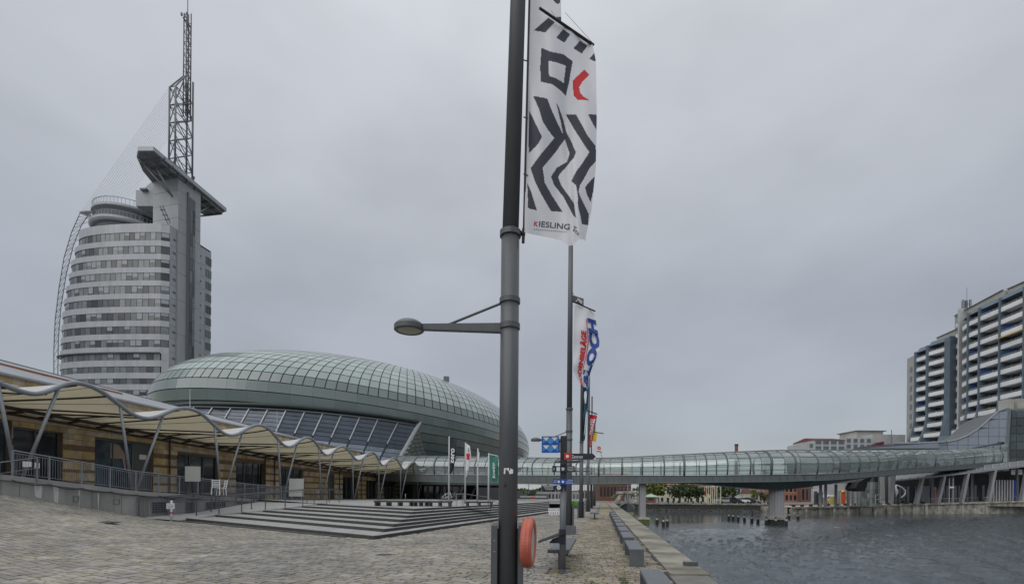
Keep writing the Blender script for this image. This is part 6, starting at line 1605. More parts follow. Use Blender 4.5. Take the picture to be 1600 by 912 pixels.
b=MB(); b.poly(P(928,704,75),P(933,706,75),P(936,705.5,75),P(940.5,707.5,75),P(940,706,75),P(936,704,75),P(932,704.5,75),P(929,702,75)); obj('dark_stripe',b,M['ink'],fl6)

# ------------------------------------------------------------------ sign post cluster
sp_=thing('signpost','slender grey signpost with blue art sign and direction boards beside the dark bench','signpost',(PXY(880,10.1),10.1,0))
X=PXY(880,10.1); Yp=10.1
b=MB(); b.tube([(X,Yp,0),(X,Yp,1.0),(X+.0,Yp,1.75)],[.068,.066,.064],16); obj('post',b,M['steel2'],sp_,smooth=True)
b=MB(); b.lathe((X,Yp,0),[(.12,0),(.12,.015),(.075,.03),(.07,.09)],20); obj('foot_flange',b,M['steel'],sp_)
b=MB(); b.box(X-.062,X+.062,Yp-.062,Yp+.062,PZ(880,766,Yp),PZ(880,681,Yp)); obj('upper_box',b,M['navy'],sp_)
b=MB(); b.box(X-.045-.03,X+.05-.0,Yp-.075,Yp+.075,PZ(880,849,Yp),PZ(880,826,Yp)); obj('clamp_box',b,M['navy'],sp_)
b=MB(); q=[P(841,848,9.7),P(884,833,10.0),P(884,829,10.6),P(841,845,10.4)]; b.hexa(q,[v+Vector((0,0,.02)) for v in q]); b.prism([P(858,848,9.95),P(877,848,9.95),P(877,836,9.95),P(863,842,9.95)],(0,.04,0)); obj('map_desk',b,M['fnavy'],sp_)
YS=10.0
def board(pa,pb,y0,y1,mt,name='direction_board',point=0,Yq=YS):
    b=MB(); pts=[P(pa,y1,Yq),P(pb-(5 if point else 0),y1,Yq)]+([P(pb,(y0+y1)/2,Yq)] if point else [])+[P(pb-(5 if point else 0),y0,Yq),P(pa,y0,Yq)]
    b.prism(pts,(0,.025,0)); return obj(name,b,mt,sp_)
def st(par,body,x0,x1_,yb,h,mt='white',o=.006,off=.01,Yq=YS):
    b=MB(); b.text(body,lambda a,c:P(lerp(x0,x1_,a),yb-h*c,Yq-o),off); return obj('lettering',b,M[mt],par)
a=board(881,931,708,717.3,M['navy'],point=1); st(a,'Zentrum',893,910.5,715.5,5)
b=MB(); b.poly(P(927.5,716.8,YS-.005),P(931.2,716.8,YS-.005),P(931.2,715.5,YS-.005),P(929.5,714.5,YS-.005)); b.poly(P(927.5,708.4,YS-.005),P(929.5,710.8,YS-.005),P(931.2,709.8,YS-.005),P(931.2,708.4,YS-.005)); obj('arrow_corner',b,M['white'],a)
a=board(881.5,892.5,706.8,717.8,M['red'],'red_square',Yq=YS-.03); b=MB(); b.lathe(P(886.7,712.3,YS-.035),[(0,0),(.032,0)],14,axis=(0,1,0)); obj('white_disc',b,M['white'],a)
a=board(863,898,727.5,737,M['navy']); 
b=MB(); b.lathe(P(879.6,732,YS-.006),[(.012,0),(.03,0)],12,axis=(0,1,0)); b.poly(P(869.5,735.5,YS-.006),P(874.8,735.5,YS-.006),P(874.8,729.3,YS-.006),P(869.5,729.3,YS-.006)); obj('pictogram',b,M['white'],a)
def lines(par,x0,x1_,ys,mt='white',h=.8):
    b=MB(); rr=random.Random(int(x0*7))
    for y in ys:
        x=x0+rr.uniform(0,(x1_-x0)*.25)
        while x<x1_-1: 
            w_=rr.uniform(.6,1.3); b.poly(P(x,y+h,YS-.006),P(min(x+w_,x1_),y+h,YS-.006),P(min(x+w_,x1_),y,YS-.006),P(x,y,YS-.006)); x+=w_+.35
    obj('small_print',b,M[mt],par)
lines(a,885,897,(729.3,731.6,734)); lines(a,864,867,(731,733))
a=board(863.7,897,747.5,756.3,M['sblue']); b=MB()
for px in (873,879.5): b.lathe(P(px,752,YS-.006),[(.005,0),(.026,0)],12,axis=(0,1,0))
obj('pictogram',b,M['white'],a); lines(a,884,896,(749,751.6,754)); lines(a,864.5,870,(750,752.5))
a=board(846.3,877.5,757.5,765.3,M['navy']); b=MB(); b.lathe(P(873.2,761.3,YS-.006),[(.014,0),(.042,0)],14,axis=(0,1,0)); obj('pictogram',b,M['white'],a); lines(a,848,865,(758.8,761,763.3))
a=board(876,884,718,726,M['navy'],'small_board',Yq=YS-.03)
lines(a,877.5,883,(719.5,721.5,723.5),'b1')
b=MB(); b.tube([P(865.5,721,YS+.1),P(905,721.5,YS+.1)],.012,6); obj('cross_arm',b,M['steel'],sp_)
a=board(846.6,873.4,681.3,706.8,M['b1'],'art_sign')
def tri(pts,mt,par): b=MB(); b.poly(*[P(846.6+26.8*u,681.3+25.5*v,YS-.006) for u,v in pts][::-1]); obj('art_triangle',b,M[mt],par)
for v0 in (0,.5):
    for u0 in (0,.5): 
        tri([(u0+.03,v0+.02),(u0+.47,v0+.02),(u0+.25,v0+.28)],'white',a); tri([(u0+.01,v0+.49),(u0+.49,v0+.49),(u0+.25,v0+.26)],'b2',a)
b=MB()
for q0,q1 in (((846.6,681.6),(873.4,681.6)),((846.6,706.5),(873.4,706.5)),((846.9,681.3),(846.9,706.8)),((873.1,681.3),(873.1,706.8)),((846.6,694),(873.4,694))): b.bar(P(*q0,YS-.012),P(*q1,YS-.012),.012,.012)
obj('sign_border',b,M['b2'],a)
b=MB(); b.prism([P(873.6,706,YS),P(876.5,706,YS),P(876.5,688,YS),P(873.6,688,YS)],(0,.03,0)); a=obj('side_strip',b,M['navy'],sp_)
b=MB(); 
for k in range(6): b.poly(P(874.3,704-k*2.2,YS-.004),P(875.6,704-k*2.2,YS-.004),P(875.6,702.4-k*2.2,YS-.004),P(874.3,702.4-k*2.2,YS-.004))
obj('small_print',b,M['wallw'],a)

# ------------------------------------------------------------------ lifebuoy
LX,LY,LZ=PXY(826,7.35),7.35,PZ(826,847,7.35)
ax=Vector((math.cos(.17),-math.sin(.17),-.02)).normalized()
lb=thing('lifebuoy_housing','faded orange lifebuoy housing mounted on the right side of the big lamp post','lifebuoy',(LX,LY,LZ))
b=MB(); b.lathe((LX,LY,LZ),[(0,-.085),(.30,-.085),(.355,-.075),(.375,-.05),(.378,.0),(.374,.003),(.374,.010),(.378,.013),(.375,.05),(.35,.08),(.315,.088),(.28,.085),(.265,.07),(.262,.04)],48,axis=ax); obj('shell',b,M['buoy'],lb,smooth=False)
b=MB(); b.lathe((LX,LY,LZ),[(.262,.06),(0,.06)],32,axis=ax); obj('back_disc',b,M['wallw'],lb)
b=MB(); p=Vector((LX+.04,LY-.06,LZ-.37)); b.tube([p+Vector((.06*math.sin(a),0,-.07+.065*math.cos(a))) for a in [k*PI/8 for k in range(17)]],.005,5); b.bar(p+Vector((-.02,0,.04)),p+Vector((.06,0,.03)),.03,.03); obj('rope_loop',b,M['galv'],lb)
b=MB(); b.box(x1+.24,LX-.03,LY-.06,LY+.06,LZ-.1,LZ+.1); obj('wall_bracket',b,M['steel'],lb)

# ------------------------------------------------------------------ benches
def quay_bench(i,Y0,label):
    x=.645+.183*Y0; L=2.25; wd=.33; h=.40
    o=(x,Y0,0); t=thing('bench',label,'bench',o,0,'dark box benches along the quay')
    sk=lambda y: .183*(y-Y0)
    def bx(y0,y1,z0,z1,nm):
        b=MB(); b.hexa([(x+sk(y0),y0,z0),(x+wd+sk(y0),y0,z0),(x+wd+sk(y1),y1,z0),(x+sk(y1),y1,z0)],[(x+sk(y0),y0,z1),(x+wd+sk(y0),y0,z1),(x+wd+sk(y1),y1,z1),(x+sk(y1),y1,z1)]); obj(nm,b,M['bench'],t)
    bx(Y0,Y0+L,h-.055,h,'seat'); bx(Y0+.004,Y0+.06,0,h-.056,'leg'); bx(Y0+L-.06,Y0+L-.004,0,h-.056,'leg')
nm=['nearest dark box bench, cut by the bottom edge of the photo','second dark box bench from the viewer beside the coping','third dark box bench from the viewer beside the coping','fourth dark box bench from the viewer beside the coping','fifth dark box bench from the viewer beside the coping','sixth dark box bench from the viewer beside the coping','seventh dark box bench from the viewer beside the coping','eighth dark box bench from the viewer beside the coping','ninth dark box bench from the viewer beside the coping','tenth dark box bench, farthest of the quay row']
for i,Y0 in enumerate((5.8,11.07,14.3,17.1,20.0,23.0,26.2,29.6,33.2,37)): quay_bench(i,Y0,nm[i])
def slat_bench(x,Y,L,label,wd=.46,h=.45,legs=2):
    t=thing('bench',label,'bench',(x,Y,0)); b=MB(); sk=lambda y:.183*(y-Y)
    b.hexa([(x,Y,h-.07),(x+wd,Y,h-.07),(x+wd+sk(Y+L),Y+L,h-.07),(x+sk(Y+L),Y+L,h-.07)],[(x,Y,h),(x+wd,Y,h),(x+wd+sk(Y+L),Y+L,h),(x+sk(Y+L),Y+L,h)]); obj('seat',b,M['bench'],t)
    for y in (Y+.35,Y+L-.35):
        b=MB(); b.box(x+wd/2+sk(y)-.03,x+wd/2+sk(y)+.03,y-.03,y+.03,0,h-.071); b.box(x+wd/2+sk(y)-.03,x+wd/2+sk(y)+.22,y-.03,y+.03,0,.02); obj('leg',b,M['steel'],t)
slat_bench(.76,10.35,3.0,'wide dark bench standing behind the slender signpost')
slat_bench(PXY(922,33),33,2.4,'small grey bench far along the promenade at the foot of the fourth lamp post',.6)
# platform benches on the terrace
for i,(pa,pb,lab) in enumerate(((584,643,'long dark slatted seating platform left of the group on the terrace'),(644,667,'short dark slatted seating platform in the middle of the terrace'),(668,704,'dark slatted seating platform beneath the first black banner'),(727,770,'dark slatted seating platform right of the tall banners'))):
    Y=31.0; x0,x1_=PXY(pa,Y),PXY(pb,Y); t=thing('seating_platform',lab,'bench',(x0,Y,.84),group='seating platforms on the terrace')
    for k in range(5): b=MB(); b.box(x0,x1_,Y+k*.24,Y+k*.24+.2,1.08,1.18); obj('slat',b,M['rib'],t)
    n=max(2,int((x1_-x0)/.7))
    for k in range(n+1): xk=lerp(x0+.1,x1_-.1,k/n); b=MB(); b.box(xk-.05,xk+.05,Y+.02,Y+1.1,.84,1.079); obj('leg',b,M['rib'],t)

# ------------------------------------------------------------------ tall banners on the terrace
def pole_flag(px,Y,ytop,ybase,cl,label,mt,shape,name='tall_banner'):
    x=PXY(px,Y); z0=.84; zt_=PZ(px,ytop,Y); t=thing(name,label,'banner',(x,Y,z0),group='tall banners on the terrace')
    b=MB(); b.tube([(x,Y,z0),(x,Y,zt_)],[.075,.055],10); obj('pole',b,M['wallw'],t,smooth=True)
    b=MB(); b.grid(lambda u,v:P(*shape(u,v),Y-.05+.12*math.sin(u*4+v*5)*u),8,20); obj('cloth',b,mt,t,smooth=True); return t
f=lambda u,v:(lerp(702.5,interp(v,[0,.1,.5,.85,1],[714,713.5,712,709,704.5]),u),lerp(lerp(683,686,u),740,v))
t=pole_flag(701.3,40,681.5,785,0,'tall black banner with vertical white zero lettering at the left of the group',M['fnavy'],f)
b=MB(); b.text('zero',lambda a,c:P(*f(lerp(.78,.22,c),lerp(.70,.28,a)),39.7),.02); obj('lettering',b,M['white'],t)
f=lambda u,v:(lerp(728,interp(v,[0,.2,.45,.7,1],[734,735.5,736.5,733,728.8]),u),lerp(lerp(692,696,u),745,v))
t=pole_flag(726.7,41,691,786,0,'white banner with a red spot and dark letters, second of the tall banners',M['cloth'],f)
b=MB(); b.lathe(P(731.5,710.5,40.6),[(0,0),(.17,0)],12,axis=(0,1,0)); b.lathe(P(731.5,715.3,40.6),[(0,0),(.15,0)],12,axis=(0,1,0)); obj('red_spot',b,M['inkred'],t)
b=MB(); b.text('dat',lambda a,c:P(*f(lerp(.75,.35,c),lerp(.24,.1,a)),40.6),.03); b.text('ei',lambda a,c:P(*f(lerp(.75,.35,c),lerp(.9,.8,a)),40.6),.03); obj('lettering',b,M['ink'],t)
f=lambda u,v:(lerp(746.8,interp(v,[0,.15,.4,.6,1],[747.5,749,749,747.5,747.2]),u),lerp(702,735,v))
t=pole_flag(746,42,700,783,0,'narrow furled white banner, third of the tall banners',M['cloth'],f)
f=lambda u,v:(lerp(765,778.5,u),lerp(lerp(711,714.5,u),lerp(750,753,u),v))
t=pole_flag(763.2,40,707.5,780,0,'green square banner with white script on a pole just left of the big lamp post',M['fgreen'],f)
b=MB(); b.text('Kneipp',lambda a,c:P(*f(lerp(.68,.30,c)+.12*(a-.5)*-1,lerp(.86,.25,a)),39.7),.015); obj('lettering',b,M['white'],t)
b=MB(); b.bar(P(763.2,708.5,40),P(778.5,712,40),.08,.1); obj('top_bar',b,M['wallw'],t)

ORD=['first','second','third','fourth','fifth','sixth','seventh','eighth','ninth','tenth','eleventh','twelfth','thirteenth','fourteenth','fifteenth','sixteenth']
# ------------------------------------------------------------------ far side of the basin
def tree(px,Y,ytop,ybot,wpx,label,leafm,n=650,seed=1,ground=None,group='trees across the basin'):
    rr=random.Random(seed); x=PXY(px,Y); zt=PZ(px,ytop,Y); zb_=PZ(px,ybot,Y); g=-.03 if ground is None else ground; w_=wpx/764*Y/2
    t=thing('broadleaf_tree',label,'tree',(x,Y,g),group=group)
    b=MB(); b.tube([(x,Y,g-.1),(x+.1,Y,g+(zb_-g)*.6),(x,Y,zb_+ (zt-zb_)*.35)],[.22,.17,.10],8); obj('trunk',b,M['bark'],t,smooth=True)
    b=MB()
    for k in range(7):
        a=rr.uniform(0,2*PI); l=w_*rr.uniform(.5,.85); z0=lerp(g,zb_,.8)+rr.uniform(0,.6); b.tube([(x,Y,z0),(x+l*.5*math.cos(a),Y+l*.5*math.sin(a),z0+1),(x+l*math.cos(a),Y+l*math.sin(a),lerp(zb_,zt,rr.uniform(.3,.75)))],[.08,.05,.02],5)
    obj('limb',b,M['bark'],t)
    cl=[]
    for k in range(13):
        a=rr.uniform(0,2*PI); r=w_*rr.uniform(.15,.68); cl.append((x+r*math.cos(a),Y+r*math.sin(a),lerp(zb_,zt,rr.uniform(.22,.8)),w_*rr.uniform(.26,.45)))
    b=MB(); s_=max(.16,w_*.075)
    for k in range(n):
        cx,cy,cz,cr=rr.choice(cl); 
        d=Vector((rr.gauss(0,1),rr.gauss(0,1),rr.gauss(0,.8))).normalized()*cr*rr.uniform(.55,1.05); p=Vector((cx,cy,cz))+d
        if p.z>zt: p.z=zt-rr.uniform(0,.3)
        u=Vector((rr.gauss(0,1),rr.gauss(0,1),rr.gauss(0,1))).normalized(); v=u.orthogonal().normalized()*s_*rr.uniform(.6,1.3); u=u.cross(v).normalized()*s_*rr.uniform(.6,1.3)
        b.poly(p-u-v,p+u-v,p+u*.6+v,p-u*.7+v)
    obj('crown',b,leafm,t)
for a in ((1022,150,750,777,46,'yellow-green tree behind the small brick hut',M['leaf2'],600),(1062,131,755,777,38,'dark leafy tree leftmost of the group before the cream building',M['leaf'],700),(1075,129,753,777,36,'dark leafy tree in the middle of the group before the cream building',M['leaf'],700),(1091,130,756,777,34,'dark leafy tree at the right of the group before the cream building',M['leaf'],700),
  (1112,136,758,779,26,'dark green tree behind the row of flagpoles',M['leaf'],500),(1137,134,757,778,36,'dark green tree right of the flagpoles above the parked cars',M['leaf'],650),(1178,140,760,786,16,'small yellowish tree right of the white building',M['leaf2'],350),(1194,142,763,784,22,'low green tree just left of the fluted pier',M['leaf'],350),(948,170,740,775,18,'green tree in front of the red brick church building',M['leaf'],300),(1312,150,768,790,22,'dark tree behind the quay kiosks',M['leaf'],300)):
    tree(*a,seed=int(a[0]))
def block(name,label,cat,px0,px1,ytop,ybot,Y,dep,mt,rows=0,cols=0,roof=None,ry=0,wy=(.2,.8),wm=None,ws=.55,rt=0,hip=0):
    x0,x1_=PXY(px0,Y),PXY(px1,Y); zt=PZ((px0+px1)/2,ytop,Y); zb_=-.1
    t=thing(name,label,cat,((x0+x1_)/2,Y,zb_))
    b=MB(); b.box(x0,x1_,Y,Y+dep,zb_,zt); obj('wall',b,mt,t)
    vis=PZ((px0+px1)/2,ybot,Y)
    for r in range(rows):
        for c in range(cols):
            cw_=(x1_-x0)/cols; rh=(zt-vis)/rows; cx=x0+cw_*(c+.5); cz=vis+rh*(r+.5)
            b=MB(); b.box(cx-cw_*ws/2,cx+cw_*ws/2,Y-.04,Y+.02,cz-rh*.32,cz+rh*.32); w_=obj('window',b,wm or M['cglass'],t)
            b=MB(); b.box(cx-cw_*ws/2-.1,cx+cw_*ws/2+.1,Y-.10,Y,cz-rh*.32-.12,cz-rh*.32-.005); obj('sill',b,M['wallw'] if mt!=M['brick'] else M['brick2'],w_)
    if roof:
        zr=PZ((px0+px1)/2,ry,Y); b=MB(); h=hip*(x1_-x0)
        b.hexa([(x0-.3,Y-.4,zt+.003),(x1_+.3,Y-.4,zt+.003),(x1_+.3,Y+dep+.4,zt+.003),(x0-.3,Y+dep+.4,zt+.003)],[(x0+h,Y+dep*.45,zr),(x1_-h,Y+dep*.45,zr),(x1_-h,Y+dep*.55,zr),(x0+h,Y+dep*.55,zr)]); obj('roof',b,roof,t)
    return t,x0,x1_,zt
t,x0,x1_,zt=block('church_building','dark red brick building with tall round arched windows beyond the end of the promenade','building',937,986,749,792,165,14,M['brick'],0,0,M['brick2'],738)
for k in range(9):
    cx=lerp(x0,x1_,(k+.5)/9); b=MB(); r=.42
    pts=[(cx-r,164.9,1.5),(cx+r,164.9,1.5)]+[(cx+r*math.cos(a),164.9,4.3+r*math.sin(a)) for a in [PI*q/8 for q in range(9)]]
    b.prism(pts,(0,.12,0)); obj('arched_window',b,M['dark'],t)
    b=MB(); b.box(cx-.95,cx-.75,164.7,165,0,zt-.3); obj('pilaster',b,M['brick'],t)
b=MB(); b.box(x0,x1_,164.75,165,zt-.5,zt-.2); obj('cornice',b,M['brick2'],t)
# concrete stair bridge
t=thing('concrete_stair_bridge','pale concrete footbridge with stair flights and steel mast at the end of the promenade','footbridge',(30,124,0))
Q=lambda a,b_,Y=124:P(a,b_,Y)
b=MB(); b.prism([Q(966,771),Q(1003,770),Q(1003,766),Q(966,767)],(0,3,0)); obj('deck',b,M['conc'],t)
b=MB(); b.prism([Q(958,789),Q(962,789),Q(974,772),Q(968,772)],(0,2,0)); obj('stair_flight',b,M['conc'],t)
b=MB(); b.prism([Q(986,789,123),Q(990,789,123),Q(1003,776,123),Q(999,774,123)],(0,2,0)); obj('stair_flight',b,M['conc'],t)
b=MB(); b.prism([Q(956,777,125),Q(966,776,125),Q(972,772,125),Q(962,772,125)],(0,2,0)); obj('landing',b,M['moss'],t)
for px in (970,978,985,994): b=MB(); b.box(Q(px,770).x-.25,Q(px,770).x+.25,124.5,125,0,Q(px,770).z); obj('column',b,M['pier'],t)
b=MB(); b.tube([Q(981,790,121),Q(981,753,121)],.18,8); obj('mast',b,M['galv'],t)
b=MB(); 
for k in range(5): b.bar(Q(966+9*k,763),Q(966+9*k,767),.08,.08)
b.bar(Q(966,763),Q(1003,762),.08,.08); b.tube([Q(996,793,119),Q(996,752,119)],.07,5); obj('guard_rail',b,M['galv'],t)
for k in range(6):
    p=Q(976,770-2*k+6,122); b=MB(); b.tube([Q(993,756+5*k,120),Q(993,757.5+5*k,120)],.25,6); obj('white_mark',b,M['white'],t)
# lock gate leaves at the quay edge
t=thing('lock_gate','old grey lock gate with pale sloping handrails beside the quay edge','lock gate',(21,100,ZW))
b=MB(); b.hexa([Q(968,793,96),Q(979,797,92),Q(979,797,93),Q(968,793,97)],[Q(968,789,96),Q(979,783,92),Q(979,783,93),Q(968,789,97)]); obj('gate_leaf',b,M['nosing'],t)
b=MB(); b.hexa([Q(980,797,92),Q(990.5,797,94),Q(990.5,797,95),Q(980,797,93)],[Q(980,784,92),Q(990.5,790,94),Q(990.5,790,95),Q(980,784,93)]); obj('gate_leaf',b,M['steel2'],t)
b=MB(); b.tube([Q(962,793,97),Q(979,784.5,92),Q(990.5,790.5,94),Q(990.5,794,94)],.09,6); obj('handrail',b,M['wallw'],t)
b=MB(); b.prism([Q(972,802,86),Q(989,806,84),Q(991,800,88),Q(974,799,90)],(0,0,-1.0)); obj('mossy_ledge',b,M['moss'],t)
t=thing('walkway_frame','low steel frame railing across the promenade at its far end','railing',(16,85,0))
b=MB(); b.tube([Q(953,801,82),Q(953,790,82),Q(968,790,84),Q(968,793,84)],.07,6); b.tube([Q(959.5,801,82.5),Q(959.5,790.5,82.5)],.07,6); obj('frame',b,M['steel2'],t)
t=thing('no_entry_sign','small round red sign with white centre at the far end of the promenade','sign',(20,110,0))
b=MB(); b.tube([Q(951.7,793,108),Q(951.7,785,108)],.05,5); obj('post',b,M['galv'],t)
b=MB(); b.lathe(Q(951.7,784.8,107.9),[(0,0),(.28,0),(.28,.03),(0,.03)],12,axis=(0,1,0)); s_=obj('disc',b,M['red'],t)
b=MB(); b.box(Q(951,785,107).x,Q(952.6,785,107).x,107.6,107.7,Q(951,785.3,107.7).z,Q(951,784.2,107.7).z); obj('white_bar',b,M['white'],s_)
# hut
Y=124; t=thing('brick_hut','small square brick hut with pale green pyramid roof on the far quay','hut',(PXY(1019,Y),Y,0))
x0,x1_=PXY(1009,Y),PXY(1030,Y); zt=PZ(1019,776,Y); b=MB(); b.box(x0,x1_,Y,Y+3.2,-.1,zt); obj('wall',b,M['brick'],t)
b=MB(); b.hexa([(x0-.3,Y-.3,zt),(x1_+.3,Y-.3,zt),(x1_+.3,Y+3.5,zt),(x0-.3,Y+3.5,zt)],[(x0+1.6,Y+1.55,PZ(1019,771,Y)),(x1_-1.6,Y+1.55,PZ(1019,771,Y)),(x1_-1.6,Y+1.65,PZ(1019,771,Y)),(x0+1.6,Y+1.65,PZ(1019,771,Y))]); obj('roof',b,M['green'],t)
b=MB(); b.box(x0+.65,x0+1.9,Y-.03,Y,zt-.8,zt-.35); obj('window',b,M['dark'],t)
b=MB(); b.box(x1_-.9,x1_-.35,Y-.03,Y,-.05,1.6); obj('door',b,M['pier'],t)
# cream, white, brick buildings
block('cream_building','cream rendered building with tall windows and red roof behind the dark trees','building',1030,1112,757,791,160,12,M['cream'],2,9,M['brick2'],742,ws=.4)
block('white_gabled_building','white rendered building behind the parked cars across the basin','building',1145,1176,762,786,175,10,M['wallw'],2,5,M['seam'],756,hip=.1)
block('brick_store','low orange brick building across the basin right of the fluted pier','building',1226,1252,757,784,150,12,M['brick2'],2,4,None)
block('brick_store','dark red brick building across the basin with a grey door','building',1252,1270,759,785,148,12,M['brick'],1,3,None)
block('pale_store','pale plastered building end beside the dark red brick one','building',1270,1279,763,785,147,10,M['wallw'],1,1,None)
block('long_low_building','long brownish roofed building half hidden left of the fluted pier','building',1180,1225,770,786,165,12,M['cream'],1,8,M['brick'],762)
block('terrace_of_flats','white flats with dark maroon roof rising above the bridge','building',1272,1320,687,720,185,14,M['wallw'],4,4,M['maroon'],681.5,wm=M['cgrey'],ws=.75,hip=.04)
block('terrace_of_flats','lower white flat at the left end of the maroon roofed row','building',1262,1272,691,720,185,14,M['wallw'],3,1,None,wm=M['cgrey'])
block('white_flats','white block of flats with square windows between the maroon roof and the grey parapet','building',1320.3,1362,683.5,720,188,14,M['wallw'],4,4,None,wm=M['cgrey'],ws=.6)
t,x0,x1_,zt=block('rooftop_storey','grey rooftop storey with thin flat roof above the white flats','building',1337,1379,673.5,684,196,10,M['cbeige'],0,0,None)
b=MB(); b.box(x0-.5,x1_+.8,195.3,207,zt,zt+.3); obj('flat_roof',b,M['seam'],t)
block('white_slab_building','long white building wing just left of the high residential block','building',1362.3,1414,678.5,700,190,10,M['wallw'],0,0,None)
t=thing('red_stair_facade','dark red stepped wall with white edging above the bridge','building',(PXY(1370,172),172,10))
for k in range(4):
    pa=1361+5*k; b=MB(); b.prism([P(pa,704,172),P(pa+5.1,704,172),P(pa+5.1,697-2.6*k,172),P(pa,698-2.6*k,172)],(0,3,0)); obj('wall_step',b,M['maroon'],t)
b=MB(); b.prism([P(1381,704,172),P(1392,704,172),P(1392,693,172),P(1381,694,172)],(0,3,0)); obj('wall_step',b,M['maroon'],t)
b=MB(); b.prism([P(1386,702,165),P(1432,702,160),P(1432,692,160),P(1386,694,165)],(0,4,0)); tag(obj('grey_roof_wing',b,M['mpanel']),'low grey metal roof wing between the red stepped wall and the high block','building')
t=thing('roof_aerial','thin roof aerial with cross arm above the white wing','antenna',(PXY(1393,188),188,20)); b=MB(); b.tube([P(1393,694,188),P(1393,671,188)],.13,5); b.tube([P(1386.5,680,188),P(1393,680,188)],.1,5); obj('mast',b,M['galv'],t)
t=thing('chimney','slender dark brick chimney behind the glass footbridge','chimney',(PXY(1150,200),200,0)); b=MB(); b.tube([(PXY(1150,200),200,0),(PXY(1150,200),200,PZ(1150,695,200))],[.8,.62],12); obj('shaft',b,M['brick'],t); b=MB(); b.lathe((PXY(1150,200),200,PZ(1150,696,200)),[(.5,0),(.75,0),(.75,.7),(.5,.7)],12); obj('rim',b,M['nosing'],t)
# flagpoles across
for k,px in enumerate((1104,1107,1110.5,1113.5,1116.5,1120,1126)):
    Y=126; x=PXY(px,Y); t=thing('flagpole',['leftmost white flagpole across the basin','second white flagpole across the basin','third white flagpole across the basin, tall','fourth white flagpole across the basin','fifth white flagpole across the basin with reddish flag','sixth white flagpole across the basin','separate white flagpole right of the group across the basin'][k],'flagpole',(x,Y,0),group='flagpoles across the basin')
    b=MB(); b.tube([(x,Y,0),(x,Y,PZ(px,758,Y))],[.13,.09],6); obj('pole',b,M['cream'],t)
    if k in (0,2,4): b=MB(); b.grid(lambda u,v:(x+(-.45 if k==0 else .1)+.35*u,Y+.1*math.sin(u*4),lerp(PZ(px,761,Y),PZ(px,775,Y),v)),3,6); obj('flag',b,M['fred'] if k==0 else M['brick2'],t)
# cars
def car(px,Y,col,label,rz=0,s=1.0,z=-.02):
    x=PXY(px,Y); t=thing('parked_car',label,'car',(x,Y,z),rz,group='cars parked across the basin')
    R_=Matrix.Translation((x,Y,z))@Matrix.Rotation(rz,4,'Z')@Matrix.Scale(s,4)
    W=lambda a:[R_@Vector(q) for q in a]
    prof=[(-2.1,.3),(-2.15,.75),(-1.9,.95),(-1.1,1.0),(1.35,.98),(1.95,.82),(2.12,.6),(2.1,.3)]
    b=MB(); b.prism(W([(a,-.85,c) for a,c in prof]),R_.to_3x3()@Vector((0,1.7,0))); obj('body',b,col,t)
    cab=[(-1.5,.99),(-1.1,1.42),(-.2,1.5),(.35,1.42),(1.0,.99)]
    b=MB(); b.prism(W([(a,-.72,c) for a,c in cab]),R_.to_3x3()@Vector((0,1.44,0))); obj('cabin_glass',b,M['cglass'],t)
    b=MB(); b.prism(W([(-1.15,-.7,1.41),(-.2,-.7,1.49),(.35,-.7,1.42),(.3,-.7,1.5),(-.2,-.7,1.55),(-1.1,-.7,1.48)]),R_.to_3x3()@Vector((0,1.4,0))); obj('roof',b,col,t)
    for a in (-1.3,1.3):
        for yy in (-.86,.72): b=MB(); b.lathe(R_@Vector((a,yy,.32)),[(0,0),(.32,0),(.32,.15),(0,.15)],12,axis=R_.to_3x3()@Vector((0,1,0))); obj('wheel',b,M['black'],t)
carpaint=mat('car_silver_paint',(.45,.46,.48),.25,.5,.05,2); cardark=mat('car_dark_paint',(.04,.045,.055),.25,.4,.05,2); carwhite=mat('car_white_paint',(.7,.7,.7),.3,0,.05,2)
for a in ((1131,128,carpaint,'silver parked car, first from the left across the basin',.3),(1138,130,carwhite,'white parked car behind the silver one across the basin',-.2),(1145,128.5,cardark,'dark parked car at the left of the pale post across the basin',.1),(1158.5,129,carwhite,'white parked car in front of the white building',.2),(1167.5,131,cardark,'dark parked car right of the white one before the white building',-.1),(1175,133,carpaint,'silver parked car rightmost of the row before the fluted pier',.1)): car(*a)
for k,px in enumerate((1044,1052,1060,1083,1096,1128,1148,1154,1161,1173,1188,1200)):
    Y=119; x=PXY(px,Y); b=MB(); b.lathe((x,Y,-.02),[(.2,0),(.16,.35),(.26,.45),(.22,.55),(0,.58)],10); tag(obj('mooring_bollard',b,M['black']),ORD[k]+' squat black bollard from the left on the far quay edge','bollard','bollards on the far quay')
# kiosks and panels on the right quay
def panel(px0,px1,y0,y1,Y,mt,label,cat,name,leg=True,frame=None,extra=None):
    x0,x1_=PXY(px0,Y),PXY(px1,Y); z1,z0=PZ(px0,y0,Y),PZ(px0,y1,Y); zg=rquay_z((x0+x1_)/2)
    t=thing(name,label,cat,((x0+x1_)/2,Y,zg)); b=MB(); b.box(x0+.08,x1_-.08,Y,Y+.25,z0+.08,z1-.08); obj('panel',b,mt,t)
    b=MB(); b.box(x0,x1_,Y+.05,Y+.2,z1-.08,z1); b.box(x0,x1_,Y+.05,Y+.2,z0,z0+.08); b.box(x0,x0+.08,Y+.05,Y+.2,min(zg,z0),z1); b.box(x1_-.08,x1_,Y+.05,Y+.2,min(zg,z0),z1); obj('frame',b,frame or M['galv'],t)
    return t
panel(1280,1286,768,786,112,M['dgreen'],'dark green door panel of a kiosk on the right quay','kiosk','kiosk_door',frame=M['bglass'])
panel(1272,1279.5,769,788,112,M['cwg'],'glazed kiosk corner left of the dark green panel','kiosk','kiosk_window')
panel(1286.7,1294,776.5,788,111,M['pink'],'pink poster board on the right quay','poster board','poster_board')
